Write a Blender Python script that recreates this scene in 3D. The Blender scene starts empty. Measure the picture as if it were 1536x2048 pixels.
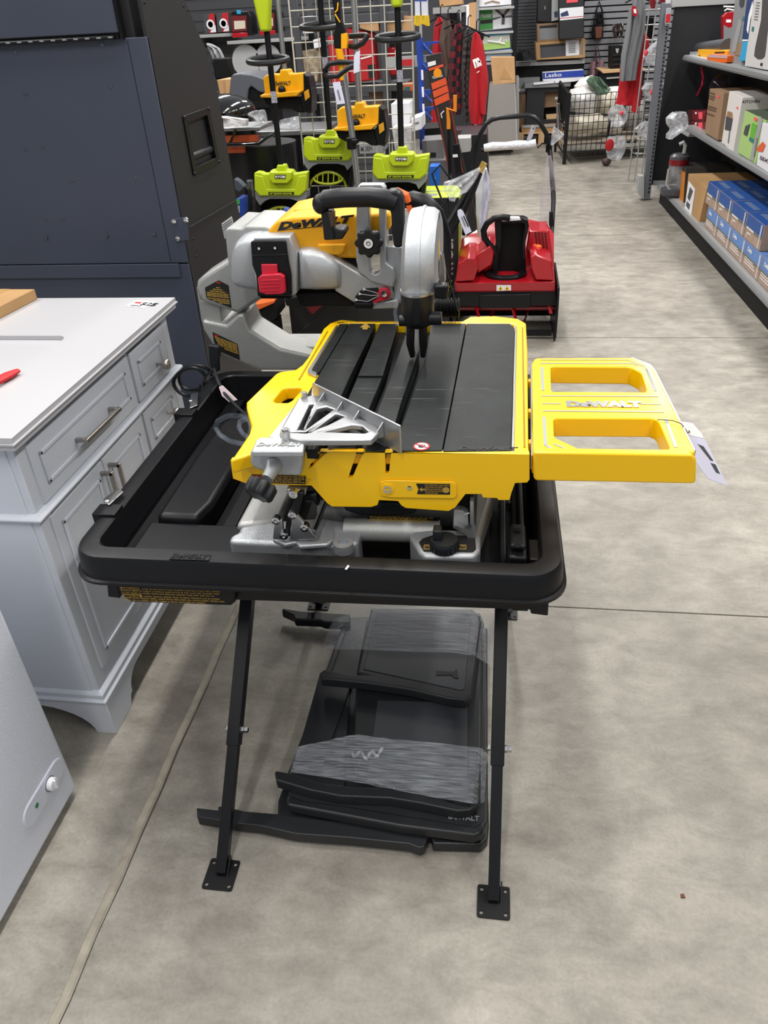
import bpy, bmesh, math, random
from mathutils import Vector as V, Matrix
from mathutils.geometry import tessellate_polygon
random.seed(7)
sc = bpy.context.scene
COL = sc.collection
# ------------------------------------------------------------------ camera
FPX, HCAM = 1495.0, 1.55
Dn = V((893-768, 3309-1024, FPX)).normalized()
Yc = V((1001-768, 33-1024, FPX)).normalized()
Yc = (Yc - Dn*Yc.dot(Dn)).normalized()
Zc = -Dn
Xc = Yc.cross(Zc)
CAM = V((0, 0, HCAM))
cd = bpy.data.cameras.new('camera'); co = bpy.data.objects.new('camera', cd); COL.objects.link(co)
cd.sensor_fit = 'VERTICAL'; cd.sensor_height = 36; cd.sensor_width = 27; cd.lens = FPX/2048*36
cd.clip_start = .02; cd.clip_end = 100
# columns of the rotation = world vectors of the camera's right, up, back axes
right = V((Xc.x, Yc.x, Zc.x)); down = V((Xc.y, Yc.y, Zc.y)); fwd = V((Xc.z, Yc.z, Zc.z))
R = Matrix((right, -down, -fwd)).transposed().to_4x4()
co.matrix_world = Matrix.Translation(CAM) @ R
sc.camera = co
def ray(px, py):
    q = V((px-768, py-1024, FPX)); return V((Xc.dot(q), Yc.dot(q), Zc.dot(q)))
def az(px, py, z): v = ray(px, py); return CAM + v*((z-HCAM)/v.z)
def ay(px, py, y): v = ray(px, py); return CAM + v*(y/v.y)
def ax(px, py, x): v = ray(px, py); return CAM + v*(x/v.x)
def apl(px, py, p, n): v = ray(px, py); n = V(n); return CAM + v*((V(p)-CAM).dot(n)/v.dot(n))
def yz(pts, y): return [ay(a, b, y) for a, b in pts]
def zz(pts, z): return [az(a, b, z) for a, b in pts]
def xx(pts, x): return [ax(a, b, x) for a, b in pts]
# ------------------------------------------------------------------ materials
def lin(h):
    h = h.lstrip('#'); c = [int(h[i:i+2], 16)/255 for i in (0, 2, 4)]
    return [x/12.92 if x <= .04045 else ((x+.055)/1.055)**2.4 for x in c] + [1]
MATS = {}
def mat(name, col, rough=.5, metal=0, bump=0, bscale=60, var=0, vscale=8, coat=0, alpha=1, trans=0, spec=.5, flake=0):
    if name in MATS: return MATS[name]
    m = bpy.data.materials.new(name); m.use_nodes = True; nt = m.node_tree; b = nt.nodes['Principled BSDF']
    c = lin(col) if isinstance(col, str) else col
    b.inputs['Base Color'].default_value = c
    b.inputs['Roughness'].default_value = rough; b.inputs['Metallic'].default_value = metal
    b.inputs['Coat Weight'].default_value = coat; b.inputs['Coat Roughness'].default_value = .1
    b.inputs['Alpha'].default_value = alpha; b.inputs['Transmission Weight'].default_value = trans
    b.inputs['Specular IOR Level'].default_value = spec
    tc = nt.nodes.new('ShaderNodeTexCoord')
    if var or flake:
        n = nt.nodes.new('ShaderNodeTexNoise'); n.inputs['Scale'].default_value = vscale; n.inputs['Detail'].default_value = 5
        nt.links.new(tc.outputs['Object'], n.inputs['Vector'])
        r = nt.nodes.new('ShaderNodeValToRGB'); nt.links.new(n.outputs['Fac'], r.inputs['Fac'])
        v = var or flake
        r.color_ramp.elements[0].position = .3; r.color_ramp.elements[1].position = .7
        r.color_ramp.elements[0].color = [x*(1-v) for x in c[:3]]+[1]
        r.color_ramp.elements[1].color = [min(1, x*(1+v)) for x in c[:3]]+[1]
        nt.links.new(r.outputs['Color'], b.inputs['Base Color'])
    if bump:
        n2 = nt.nodes.new('ShaderNodeTexNoise'); n2.inputs['Scale'].default_value = bscale; n2.inputs['Detail'].default_value = 3
        nt.links.new(tc.outputs['Object'], n2.inputs['Vector'])
        bp = nt.nodes.new('ShaderNodeBump'); bp.inputs['Strength'].default_value = bump; bp.inputs['Distance'].default_value = .01
        nt.links.new(n2.outputs['Fac'], bp.inputs['Height']); nt.links.new(bp.outputs['Normal'], b.inputs['Normal'])
    MATS[name] = m; return m
BLK = mat('black_plastic', '#111215', .38, bump=.05, bscale=500, spec=.28)
BLKM = mat('black_matte', '#0c0c0e', .6, spec=.25)
BLKS = mat('black_steel', '#121316', .36, spec=.3)
GRIP = mat('black_rubber', '#1b1d21', .42, spec=.35)
PAD = mat('rubber_pad', '#1d2121', .5, var=.35, vscale=14, bump=.08, bscale=300, spec=.2)
def scratches(m, rots, amt=.10):
    nt = m.node_tree; b = nt.nodes['Principled BSDF']; src = b.inputs['Base Color'].links[0].from_socket; tc = nt.nodes.new('ShaderNodeTexCoord')
    for k, r in enumerate(rots):
        mp = nt.nodes.new('ShaderNodeMapping'); mp.inputs['Rotation'].default_value = (0, 0, r); mp.inputs['Location'].default_value = (k*3.1, k*1.7, 0); mp.inputs['Scale'].default_value = (3, 60, 1)
        n = nt.nodes.new('ShaderNodeTexNoise'); n.inputs['Scale'].default_value = 2.2; n.inputs['Detail'].default_value = 2
        nt.links.new(tc.outputs['Object'], mp.inputs['Vector']); nt.links.new(mp.outputs[0], n.inputs['Vector'])
        rp = nt.nodes.new('ShaderNodeValToRGB'); rp.color_ramp.elements[0].position = .70; rp.color_ramp.elements[1].position = .78; rp.color_ramp.elements[1].color = (amt, amt, amt, 1)
        nt.links.new(n.outputs['Fac'], rp.inputs['Fac'])
        a = nt.nodes.new('ShaderNodeMixRGB'); a.blend_type = 'ADD'; a.inputs['Fac'].default_value = 1
        nt.links.new(src, a.inputs[1]); nt.links.new(rp.outputs['Color'], a.inputs[2]); src = a.outputs[0]
    nt.links.new(src, b.inputs['Base Color'])
scratches(PAD, (.5, -.7, 1.9))
YEL = mat('saw_yellow', '#ffc900', .36, coat=.1)
YELC = mat('cover_yellow', '#f2ac00', .42)
SIL = mat('cast_silver', '#bcc0c4', .36, .6, bump=.25, bscale=700, flake=.12, vscale=600)
SIL2 = mat('cast_grey', '#acadab', .38, .45, bump=.2, bscale=600, flake=.1, vscale=500)
ALU = mat('aluminium', '#b4b6b8', .32, .85, bump=.02, bscale=400)
CHR = mat('chrome', '#d8d8d8', .15, 1)
NIC = mat('brushed_nickel', '#a39d96', .33, .9)
RED = mat('latch_red', '#d0203a', .4)
BRED = mat('blower_red', '#ad1220', .25, coat=.5)
LIME = mat('lime_plastic', '#b3c61a', .4)
LIMD = mat('lime_dark', '#a3ac12', .5)
ORG = mat('orange_plastic', '#ee6a2a', .45)
VAN = mat('vanity_grey_paint', '#c9ced7', .42)
TOP = mat('vanity_white_top', '#b9b9bc', .3)
CER = mat('ceramic_white', '#bcbdca', .15)
FRZ = mat('freezer_white', '#dde2ee', .42, bump=.12, bscale=260)
NAV = mat('cabinet_navy_black', '#3e4454', .5, bump=.03, bscale=30, var=.06, vscale=3)
CBL = mat('cabinet_side_black', '#202023', .5, bump=.03, bscale=200)
CARD = mat('cardboard', '#b08a5c', .8, var=.1, vscale=6)
CARD2 = mat('cardboard_pale', '#c0976a', .8, var=.12, vscale=5)
CARD3 = mat('cardboard_brown', '#8f7257', .8, var=.08, vscale=5)
WHT = mat('white_paper', '#e9e9ee', .6)
WHP = mat('white_print', '#f2f2f2', .5)
INK = mat('ink_black', '#151515', .6)
GOLD = mat('gold_print', '#b8953f', .5)
GRY = mat('mid_grey', '#7d7f82', .5)
DGR = mat('dark_grey_steel', '#4a4b50', .45, .2)
LGR = mat('light_grey_steel', '#a9abab', .4, .2)
WIRE = mat('white_wire', '#c2bfb6', .5)
BWIRE = mat('black_wire', '#1a1a1b', .4)
BLU = mat('rack_blue', '#1f3f97', .4)
BOXB = mat('box_blue', '#1d5099', .5, var=.12, vscale=5)
BOXL = mat('box_light_blue', '#5f86c4', .5, var=.1, vscale=9)
BOXT = mat('box_tan', '#a58d7e', .6, var=.15, vscale=9)
MRED = mat('matte_red', '#b5141f', .6)
PINK = mat('sticker_pink', '#f0505f', .6)
GRN = mat('green_print', '#3f8f45', .5)
GRNL = mat('light_green_print', '#9cc26a', .5)
TAN = mat('pallet_wood', '#c9a57a', .7, var=.1, vscale=10)
TEAL = mat('teal_print', '#2f6f74', .6)
SKY = mat('sky_blue_print', '#2f9fd0', .5)
def clear_mat(name, col, alpha, rough, bump, bs, stretch=(1, 1, 1), tint=.25):
    m = bpy.data.materials.new(name); m.use_nodes = True; nt = m.node_tree; b = nt.nodes['Principled BSDF']
    b.inputs['Base Color'].default_value = lin(col); b.inputs['Roughness'].default_value = rough
    b.inputs['Specular IOR Level'].default_value = 1
    tc = nt.nodes.new('ShaderNodeTexCoord'); mp = nt.nodes.new('ShaderNodeMapping'); mp.inputs['Scale'].default_value = stretch
    n = nt.nodes.new('ShaderNodeTexNoise'); n.inputs['Scale'].default_value = bs; n.inputs['Detail'].default_value = 6
    nt.links.new(tc.outputs['Object'], mp.inputs['Vector']); nt.links.new(mp.outputs[0], n.inputs['Vector'])
    mr = nt.nodes.new('ShaderNodeMapRange'); mr.inputs[1].default_value = .35; mr.inputs[2].default_value = .75
    mr.inputs[3].default_value = alpha*.35; mr.inputs[4].default_value = min(1, alpha*1.9)
    nt.links.new(n.outputs['Fac'], mr.inputs[0]); nt.links.new(mr.outputs[0], b.inputs['Alpha'])
    bp = nt.nodes.new('ShaderNodeBump'); bp.inputs['Strength'].default_value = bump; bp.inputs['Distance'].default_value = .01
    nt.links.new(n.outputs['Fac'], bp.inputs['Height']); nt.links.new(bp.outputs['Normal'], b.inputs['Normal'])
    MATS[name] = m; return m
WRAP = clear_mat('stretch_wrap', '#dfe5ee', .17, .07, 1.0, 11, (1.5, 22, 8))
BAG = clear_mat('clear_bag', '#dfe2e8', .36, .1, 1.0, 12)
HOSE = clear_mat('clear_hose', '#8e97a6', .16, .03, .1, 20)
GLS = clear_mat('clear_dome', '#dde2e6', .3, .05, .1, 10)
# ------------------------------------------------------------------ mesh building
ROOT = {}
class M:
    def __init__(s): s.bm = bmesh.new(); s.mi = 0
    def face(s, vs):
        try: f = s.bm.faces.new(vs); f.material_index = s.mi; f.smooth = True; return f
        except ValueError: return None
    def vs(s, pts): return [s.bm.verts.new(p) for p in pts]
    def loft(s, loops, cap=True, closed=False):
        L = [s.vs(l) for l in loops]; n = len(L[0])
        for a, b in zip(L, L[1:] + ([L[0]] if closed else [])):
            for i in range(n): s.face([a[i], a[(i+1) % n], b[(i+1) % n], b[i]])
        if cap and not closed:
            s.face(L[0][::-1]); s.face(L[-1])
        return s
    def prism(s, pts, vec):
        vec = V(vec); return s.loft([[V(p) for p in pts], [V(p)+vec for p in pts]])
    def holed(s, outer, holes, vec):
        """plate with holes"""
        vec = V(vec); loops = [[V(p) for p in outer]] + [[V(p) for p in h] for h in holes]
        tris = tessellate_polygon(loops); flat = [p for l in loops for p in l]
        A = s.vs(flat); B = s.vs([p+vec for p in flat])
        for t in tris: s.face([A[i] for i in t]); s.face([B[i] for i in t][::-1])
        k = 0
        for l in loops:
            n = len(l)
            for i in range(n): s.face([A[k+i], A[k+(i+1) % n], B[k+(i+1) % n], B[k+i]])
            k += n
        return s
    def box(s, x0, x1, y0, y1, z0, z1):
        return s.prism([(x0, y0, z0), (x1, y0, z0), (x1, y1, z0), (x0, y1, z0)], (0, 0, z1-z0))
    def fbox(s, F, x0, x1, y0, y1, z0, z1):
        o, r, u = F; n = r.cross(u)
        P = lambda a, b, c: o + r*a + u*b + n*c
        return s.prism([P(x0, y0, z0), P(x1, y0, z0), P(x1, y1, z0), P(x0, y1, z0)], n*(z1-z0))
    def tube(s, path, r, seg=8, closed=False, flat=1.0):
        path = [V(p) for p in path]; n = len(path); rr = r if isinstance(r, (list, tuple)) else [r]*n
        loops = []; prev = None
        for i in range(n):
            if closed: t = path[(i+1) % n]-path[i-1]
            else: t = path[min(i+1, n-1)]-path[max(i-1, 0)]
            t.normalize()
            if prev is None:
                a = V((0, 0, 1)) if abs(t.z) < .9 else V((1, 0, 0)); u = (a - t*a.dot(t)).normalized()
            else: u = (prev - t*prev.dot(t)).normalized()
            prev = u; w = t.cross(u)
            loops.append([path[i] + (u*math.cos(2*math.pi*k/seg)*flat + w*math.sin(2*math.pi*k/seg))*rr[i] for k in range(seg)])
        return s.loft(loops, closed=closed)
    def cyl(s, p0, p1, r0, r1=None, seg=16):
        r1 = r0 if r1 is None else r1; return s.tube([p0, p1], [r0, r1], seg)
    def lathe(s, prof, o, ax=(0, 0, 1), seg=20):
        o = V(o); ax = V(ax).normalized(); a = V((1, 0, 0)) if abs(ax.x) < .9 else V((0, 1, 0)); u = (a-ax*a.dot(ax)).normalized(); w = ax.cross(u)
        return s.loft([[o+ax*h+(u*math.cos(2*math.pi*k/seg)+w*math.sin(2*math.pi*k/seg))*max(r, 1e-4) for k in range(seg)] for r, h in prof])
    def ball(s, c, r, seg=14, rings=8, sq=(1, 1, 1)):
        c = V(c); r = (r, r, r) if not isinstance(r, (tuple, list)) else r
        L = []
        for i in range(rings+1):
            t = math.pi*i/rings; t = min(max(t, .02), math.pi-.02)
            L.append([c+V((r[0]*math.sin(t)*math.cos(2*math.pi*k/seg), r[1]*math.sin(t)*math.sin(2*math.pi*k/seg), -r[2]*math.cos(t))) for k in range(seg)])
        return s.loft(L)
    def star(s, c, n, r, t, lobes=8, d=.12, seg=64):
        """lobed knob, axis n"""
        c = V(c); n = V(n).normalized(); a = V((0, 0, 1)) if abs(n.z) < .9 else V((1, 0, 0)); u = (a-n*a.dot(n)).normalized(); w = n.cross(u)
        def ring(k, h): return [c+n*h+(u*math.cos(2*math.pi*i/seg)+w*math.sin(2*math.pi*i/seg))*r*k*(1+d*math.cos(lobes*2*math.pi*i/seg)) for i in range(seg)]
        return s.loft([ring(.9, 0), ring(1, t*.15), ring(1, t*.8), ring(.88, t)])
    def drape(s, rows, y, th, folds=0, amp=0, nu=14, wob=0, nv=None):
        """soft body given as rows (left px, left py, right px, right py) in plane y; closed, bulging toward the viewer"""
        loops = []; rnd = random.Random(len(rows)*7+int(y*10))
        if nv:
            R2 = []
            for i in range(nv+1):
                t = i/nv*(len(rows)-1); a = min(int(t), len(rows)-2); f = t-a
                R2.append([rows[a][k]*(1-f)+rows[a+1][k]*f for k in range(4)])
            rows = R2
        for j, (xl, yl, xr, yr) in enumerate(rows):
            A = ay(xl, yl, y); B = ay(xr, yr, y); fr, bk = [], []
            e = .35+.65*math.sin(math.pi*min(1, max(0, (j+.3)/(len(rows)-.4)))) if folds < 0 else 1
            for i in range(nu+1):
                u = i/nu; p = A.lerp(B, u); b = th*math.sqrt(max(0, 1-(2*u-1)**2))*e
                f = amp*math.sin(abs(folds)*2*math.pi*u + .5*math.sin(j*.8)) + wob*(rnd.random()-.5)
                fr.append(p+V((0, -b*.5+f*(1 if 0 < i < nu else 0), 0)))
                if 0 < i < nu: bk.append(p+V((0, b*.5+f, 0)))
            loops.append(fr+bk[::-1])
        return s.loft(loops)
    def islands(s):
        bm = s.bm; bm.verts.index_update(); seen = set(); out = []
        for v in bm.verts:
            if v in seen: continue
            st = [v]; seen.add(v); comp = []
            while st:
                q = st.pop(); comp.append(q)
                for e in q.link_edges:
                    w = e.other_vert(q)
                    if w not in seen: seen.add(w); st.append(w)
            out.append(comp)
        return out
    def done(s, name, m, parent=None, **k):
        if name in SPLIT:
            name = SPLIT[name]; first = None
            comps = s.islands()
            for comp in comps:
                t = M(); mp = {v: t.bm.verts.new(v.co) for v in comp}
                for f in {f for v in comp for f in v.link_faces}:
                    g = t.face([mp[v] for v in f.verts])
                o = t.done1(name, m, parent, **k); first = first or o
            s.bm.free(); return first
        return s.done1(name, m, parent, **k)
    def done1(s, name, m, parent=None, bevel=0, seg=2, label=None, cat=None, group=None, kind=None, ang=35, sub=0, local=None):
        bm = s.bm; bmesh.ops.recalc_face_normals(bm, faces=bm.faces)
        if local is not None: bm.transform(local)
        me = bpy.data.meshes.new(name); bm.to_mesh(me); bm.free()
        for q in (m if isinstance(m, (list, tuple)) else [m]): me.materials.append(q)
        o = bpy.data.objects.new(name, me); COL.objects.link(o)
        if parent is not None: o.parent = parent
        me.set_sharp_from_angle(angle=math.radians(ang))
        if bevel:
            b = o.modifiers.new('bevel', 'BEVEL'); b.width = bevel; b.segments = seg; b.limit_method = 'ANGLE'; b.angle_limit = math.radians(38)
            b.harden_normals = False
        if sub:
            q = o.modifiers.new('sub', 'SUBSURF'); q.levels = sub; q.render_levels = sub
        if label: o['label'] = label
        if cat: o['category'] = cat
        if group: o['group'] = group
        if kind: o['kind'] = kind
        if parent is None: TOPS.append(o)
        return o
TOPS = []
SPLIT = {a: b for a, b in (q.split(':') for q in '''base_side_rails:base_side_rail fence_bolts:fence_bolt nose_bosses:nose_boss side_plate:side_plate corner_screws:corner_screw
corner_bolts:corner_bolt rivets:rivet side_screws:side_screw bracket_screws:bracket_screw plate_screws:plate_screw screw_wells:screw_well table_screws:table_screw posts:post side_rails:side_rail extension_hooks:extension_hook
ribs:rib drain_ribs:drain_rib side_frames:side_frame bearers:bearer deck_boards:deck_board clamp_screws:clamp_screw shelf_boards:shelf_board tubes:tube splash_flaps:splash_flap edge_trim:edge_trim paper_sheets:paper_sheet
bracket_casting:bracket_casting cover_vent_box:cover_vent_box side_flap:side_flap drip:drip patterned_body:bag_body straps:strap frame_groove:frame_groove grey_hose:grey_hose bottom_rail:panel_rail latch_ribs:latch_rib'''.split())}
def thing(name, label, cat, group=None):
    o = bpy.data.objects.new(name, None); COL.objects.link(o); o.empty_display_size = .05
    o['label'] = label; o['category'] = cat
    if group: o['group'] = group
    TOPS.append(o); return o
def kids(o):
    out = []
    for c in o.children: out.append(c); out += kids(c)
    return out
FIN = set()
def fin(o):
    """put the origin of a thing at its base centre"""
    if o.name in FIN: return o
    FIN.add(o.name)
    ms = [c for c in [o]+kids(o) if c.type == 'MESH']
    P = [v.co for c in ms for v in c.data.vertices]
    if not P: return o
    L = V(((min(p.x for p in P)+max(p.x for p in P))/2, (min(p.y for p in P)+max(p.y for p in P))/2, min(p.z for p in P)))
    T = Matrix.Translation(-L)
    for c in ms: c.data.transform(T)
    o.location = L
    return o
def dup(o, d, label, rz=0, scale=None):
    fin(o); r = o.copy(); COL.objects.link(r); r.location = o.location+V(d); r.rotation_euler = (0, 0, rz); r['label'] = label
    if scale: r.scale = scale
    FIN.add(r.name)
    def rec(a, b):
        for c in a.children:
            k = c.copy(); COL.objects.link(k); k.parent = b; rec(c, k)
    rec(o, r); return r
def text(name, s, F, size, m, parent, bold=.0, ext=.0006, shear=0, align='LEFT', sx=1, label=None):
    cu = bpy.data.curves.new('t', 'FONT'); cu.body = s; cu.size = size; cu.extrude = ext; cu.offset = bold; cu.shear = shear
    cu.align_x = align; cu.resolution_u = 2
    to = bpy.data.objects.new('t', cu); COL.objects.link(to)
    dg = bpy.context.evaluated_depsgraph_get(); me = bpy.data.meshes.new_from_object(to.evaluated_get(dg))
    bpy.data.objects.remove(to); o, r, u = F; n = r.cross(u)
    mm = Matrix((r*sx, u, n)).transposed().to_4x4(); mm.translation = o
    me.transform(mm); me.name = name; me.materials.clear(); me.materials.append(m)
    ob = bpy.data.objects.new(name, me); COL.objects.link(ob); ob.parent = parent
    if label: ob['label'] = label
    return ob
def lines(mb, F, w, h, n, th=.0005, fill=.55, rag=True, z=0):
    """rows of tiny print"""
    for i in range(n):
        y1 = h-(i)*h/n; y0 = y1-h/n*fill; x = 0; e = w*(random.uniform(.75, 1) if rag else 1)
        while x < e-1e-4:
            l = min(random.uniform(.02, .08)*w, e-x); mb.fbox(F, x, x+l, y0, y1, z, z+th); x += l+w*.016
    return mb
def print_row(mb, F, w, h):
    x = 0
    while x < w:
        n = random.randint(2, 8)
        for k in range(n):
            if x > w: break
            g = random.random(); mb.fbox(F, x, x+h*.22, 0, h, 0, .0004)
            if g > .35: mb.fbox(F, x, x+h*.6, h*.78, h, 0, .0005)
            if g < .6: mb.fbox(F, x, x+h*.6, 0, h*.2, 0, .0005)
            if g > .8: mb.fbox(F, x+h*.42, x+h*.62, 0, h, 0, .0004)
            x += h*.85
        x += h*.6
def frame(o, a, b):
    """frame at o, r toward a, u toward b (orthogonalised)"""
    o = V(o); r = (V(a)-o).normalized(); u = V(b)-o; u = (u-r*u.dot(r)).normalized(); return (o, r, u)
X, Y, Z = V((1, 0, 0)), V((0, 1, 0)), V((0, 0, 1))
def rrect(x0, x1, y0, y1, r, z, n=6):
    P = []
    for cx, cy, a0 in ((x1-r, y1-r, 0), (x0+r, y1-r, 90), (x0+r, y0+r, 180), (x1-r, y0+r, 270)):
        for i in range(n+1):
            a = math.radians(a0+90*i/n); P.append(V((cx+r*math.cos(a), cy+r*math.sin(a), z)))
    return P
def rot(a, b, t): return a.lerp(b, t)
# ------------------------------------------------------------------ structure
def floor_material():
    m = bpy.data.materials.new('concrete'); m.use_nodes = True; nt = m.node_tree; b = nt.nodes['Principled BSDF']; N = nt.nodes; L = nt.links
    tc = N.new('ShaderNodeTexCoord')
    def noise(sc_, det, rough=.6, st=None, dist=0):
        n = N.new('ShaderNodeTexNoise'); n.inputs['Scale'].default_value = sc_; n.inputs['Detail'].default_value = det; n.inputs['Roughness'].default_value = rough; n.inputs['Distortion'].default_value = dist
        if st:
            mp = N.new('ShaderNodeMapping'); mp.inputs['Scale'].default_value = st; L.new(tc.outputs['Object'], mp.inputs['Vector']); L.new(mp.outputs[0], n.inputs['Vector'])
        else: L.new(tc.outputs['Object'], n.inputs['Vector'])
        return n
    def ramp(src, p0, c0, p1, c1):
        r = N.new('ShaderNodeValToRGB'); r.color_ramp.elements[0].position = p0; r.color_ramp.elements[0].color = c0
        r.color_ramp.elements[1].position = p1; r.color_ramp.elements[1].color = c1; L.new(src, r.inputs['Fac']); return r
    n1 = noise(1.3, 7, .62, (1, .8, 1), .25); base = ramp(n1.outputs['Fac'], .3, lin('#8a847a'), .7, lin('#bab5aa'))
    n2 = noise(7, 9, .72, (1, 1.7, 1), .3); r2 = ramp(n2.outputs['Fac'], .36, lin('#bdbbb8'), .66, lin('#ffffff'))
    mx = N.new('ShaderNodeMixRGB'); mx.blend_type = 'MULTIPLY'; mx.inputs['Fac'].default_value = .55; L.new(base.outputs[0], mx.inputs[1]); mx.inputs['Fac'].default_value = .8; L.new(r2.outputs[0], mx.inputs[2])
    n3 = noise(120, 3); r3 = ramp(n3.outputs['Fac'], .35, lin('#d8d8d8'), .6, lin('#ffffff'))
    m2 = N.new('ShaderNodeMixRGB'); m2.blend_type = 'MULTIPLY'; m2.inputs['Fac'].default_value = .35; L.new(mx.outputs[0], m2.inputs[1]); L.new(r3.outputs[0], m2.inputs[2])
    L.new(m2.outputs[0], b.inputs['Base Color'])
    rr = ramp(n2.outputs['Fac'], .3, (.42,)*3+(1,), .75, (.62,)*3+(1,)); L.new(rr.outputs[0], b.inputs['Roughness'])
    bp = N.new('ShaderNodeBump'); bp.inputs['Strength'].default_value = .12; bp.inputs['Distance'].default_value = .01
    L.new(n2.outputs['Fac'], bp.inputs['Height']); L.new(bp.outputs['Normal'], b.inputs['Normal'])
    return m
CONC = floor_material()
JNT = mat('joint_filler', '#a39c8d', .8, var=.2, vscale=20, bump=.5, bscale=60)
JDK = mat('joint_dark_line', '#4c463f', .9, var=.3, vscale=30)  # dark line of the floor joints
M().box(-5, 6, -1.2, 13.3, -.1, 0).done('floor', CONC, kind='structure')
# control joints: shallow raised filler beads and cracks lying in the slab
random.seed(3)
m = M(); pts = [(-.775+random.uniform(-.004, .004), -.6+i*.12, .0) for i in range(70)]
m.loft([[V((x-.016-.003*math.sin(y*9), y, -.002)), V((x-.009, y, .004)), V((x+.005, y, .0035)), V((x+.010, y, -.002))] for x, y, _ in pts])
m.done('trim_1', JNT, kind='structure')
m = M(); m.loft([[V((x+.008, y, -.002)), V((x+.0105, y, .0012)), V((x+.0125+.002*math.sin(y*7), y, .0012)), V((x+.014, y, -.002))] for x, y, _ in pts]); m.done('trim_2', JDK, kind='structure')
for k, (x0, x1, y) in enumerate(((-.76, 6, 1.838), (-.76, 6, 4.21), (-.76, 6, 6.6))):
    m = M(); m.box(x0, x1, y-.0022, y+.0022, -.002, .0008); m.done('trim_%d' % (k+3), JDK, kind='structure')
WALLD = mat('slatwall_charcoal', '#3c3d42', .6)
WALLL = mat('slatwall_grey', '#85868b', .5)
# ================================================================== vanity
XV = -.96
vn = thing('bathroom_vanity', 'pale grey bathroom vanity with white top standing left of the tile saw', 'vanity')
Y0, Y1, XB = 1.238, 2.085, -1.47
m = M()
m.box(XB, XV-.012, Y0+.012, Y1-.012, .15, .866)
m.box(XB, XV-.002, Y0+.002, Y0+.05, .15, .866); m.box(XB, XV-.002, Y1-.045, Y1-.002, .15, .866)
m.box(XV-.02, XV-.0026, Y0+.02, Y1-.02, .842, .8655); m.box(XV-.02, XV-.0026, Y0+.02, Y1-.02, .151, .2)
m.box(XV-.02, XV-.0032, 1.785, 1.80, .152, .865); m.box(XB+.01, XV-.02, Y0-.001, Y0+.01, .15, .866)
m.done('carcass', VAN, vn, bevel=.003)
m = M(); m.box(XB+.05, XB+.4, Y0, Y0+.0022, .15, .68); m.box(XB+.05, XB+.4, Y0, Y0+.0022, .7, .862); m.done('side_panel', VAN, vn, bevel=.002)
# waist moulding and plinth mouldings
for nm, z0, steps in (('waist_moulding', .672, ((.000, 0), (.010, .004), (.014, .012), (.010, .018), (0, .022))), ('plinth_moulding', .115, ((.012, 0), (.014, .008), (.008, .014), (.008, .028), (.003, .034), (-.004, .04)))):
    m = M()
    L = []
    for off, dz in steps:
        L.append([V((XB, Y0-off, z0+dz)), V((XV+off, Y0-off, z0+dz)), V((XV+off, Y1+off, z0+dz)), V((XB, Y1+off, z0+dz))])
    m.loft(L).done(nm, VAN, vn, bevel=.0015)
# bracket feet: front apron and side apron with cut-outs
def arc(cx, cz, rx, rz, a0, a1, n=8): return [(cx+rx*math.cos(math.radians(a0+(a1-a0)*i/n)), cz+rz*math.sin(math.radians(a0+(a1-a0)*i/n))) for i in range(n+1)]
m = M()
prof = [(Y0-.008, 0), (Y0+.09, 0), (Y0+.105, .03), (Y0+.115, .034)]+[(Y0+.115+.0+.06*(1-math.cos(t)), .034+.055*math.sin(t)) for t in [i*math.pi/12 for i in range(1, 7)]]
prof2 = [(Y0+Y1-a, b) for a, b in prof[::-1]]
P = [V((XV-.012, a, b)) for a, b in prof+prof2]+[V((XV-.012, Y1+.008, .117)), V((XV-.012, Y0-.008, .117))]
m.prism(P, (.022, 0, 0)).done('front_apron', VAN, vn, bevel=.002)
m = M(); px_ = XV+.0095
P = [(px_, 0), (px_-.055, 0)]+[(px_-.055-.16*(1-math.cos(t)), .092*math.sin(t)) for t in [i*math.pi/16 for i in range(1, 9)]]
P += [(XB+.2, .092), (XB+.1, .05), (XB+.06, 0), (XB, 0), (XB, .117), (px_, .117)]
m.prism([V((a, Y0-.0085, b)) for a, b in P], (0, .02, 0)).done('side_apron', VAN, vn, bevel=.002)
m = M(); m.box(XB, XB+.05, Y1-.05, Y1, 0, .117).done('rear_foot', VAN, vn)
def front(name, y0, y1, z0, z1, pulls):
    m = M(); m.box(XV-.006, XV+.002, y0, y1, z0, z1)
    a = .032
    d = m.done(name, VAN, vn, bevel=.0012)
    m = M(); i0, i1, k0, k1 = y0+a, y1-a, z0+a, z1-a; w = .011
    for (p0, p1, q0, q1) in ((i0, i1, k0, k0+w), (i0, i1, k1-w, k1), (i0, i0+w, k0, k1), (i1-w, i1, k0, k1)):
        m.prism([(XV+.001, p0, q0), (XV+.001, p1, q0), (XV+.001, p1, q1), (XV+.001, p0, q1)], (.0055, 0, 0))
    m.done('panel_bead', VAN, d, bevel=.003, seg=3)
    for kind, (a0, b0, a1, b1) in pulls:
        m = M()
        if kind == 'k':
            m.lathe([(.006, 0), (.004, .006), (.004, .02), (.006, .022), (.0145, .024), (.0155, .028), (.0155, .036), (.0135, .039), (.0001, .04)], (XV+.001, a0, b0), X, 24)
            m.done('knob', NIC, d, label='round brushed nickel knob')
        else:
            A, B = V((XV, a0, b0)), V((XV, a1, b1)); t = (B-A).normalized(); s_ = X.cross(t)*.005; h = .034
            for q in (A, B): m.prism([q-s_-t*.005, q+s_-t*.005, q+s_+t*.005, q-s_+t*.005], X*h)
            m.prism([A-s_-t*.006+X*(h-.009), A+s_-t*.006+X*(h-.009), B+s_+t*.006+X*(h-.009), B-s_+t*.006+X*(h-.009)], X*.01)
            m.done('bar_handle', NIC, d, bevel=.0015, label='brushed nickel bar handle')
    return d
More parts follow.
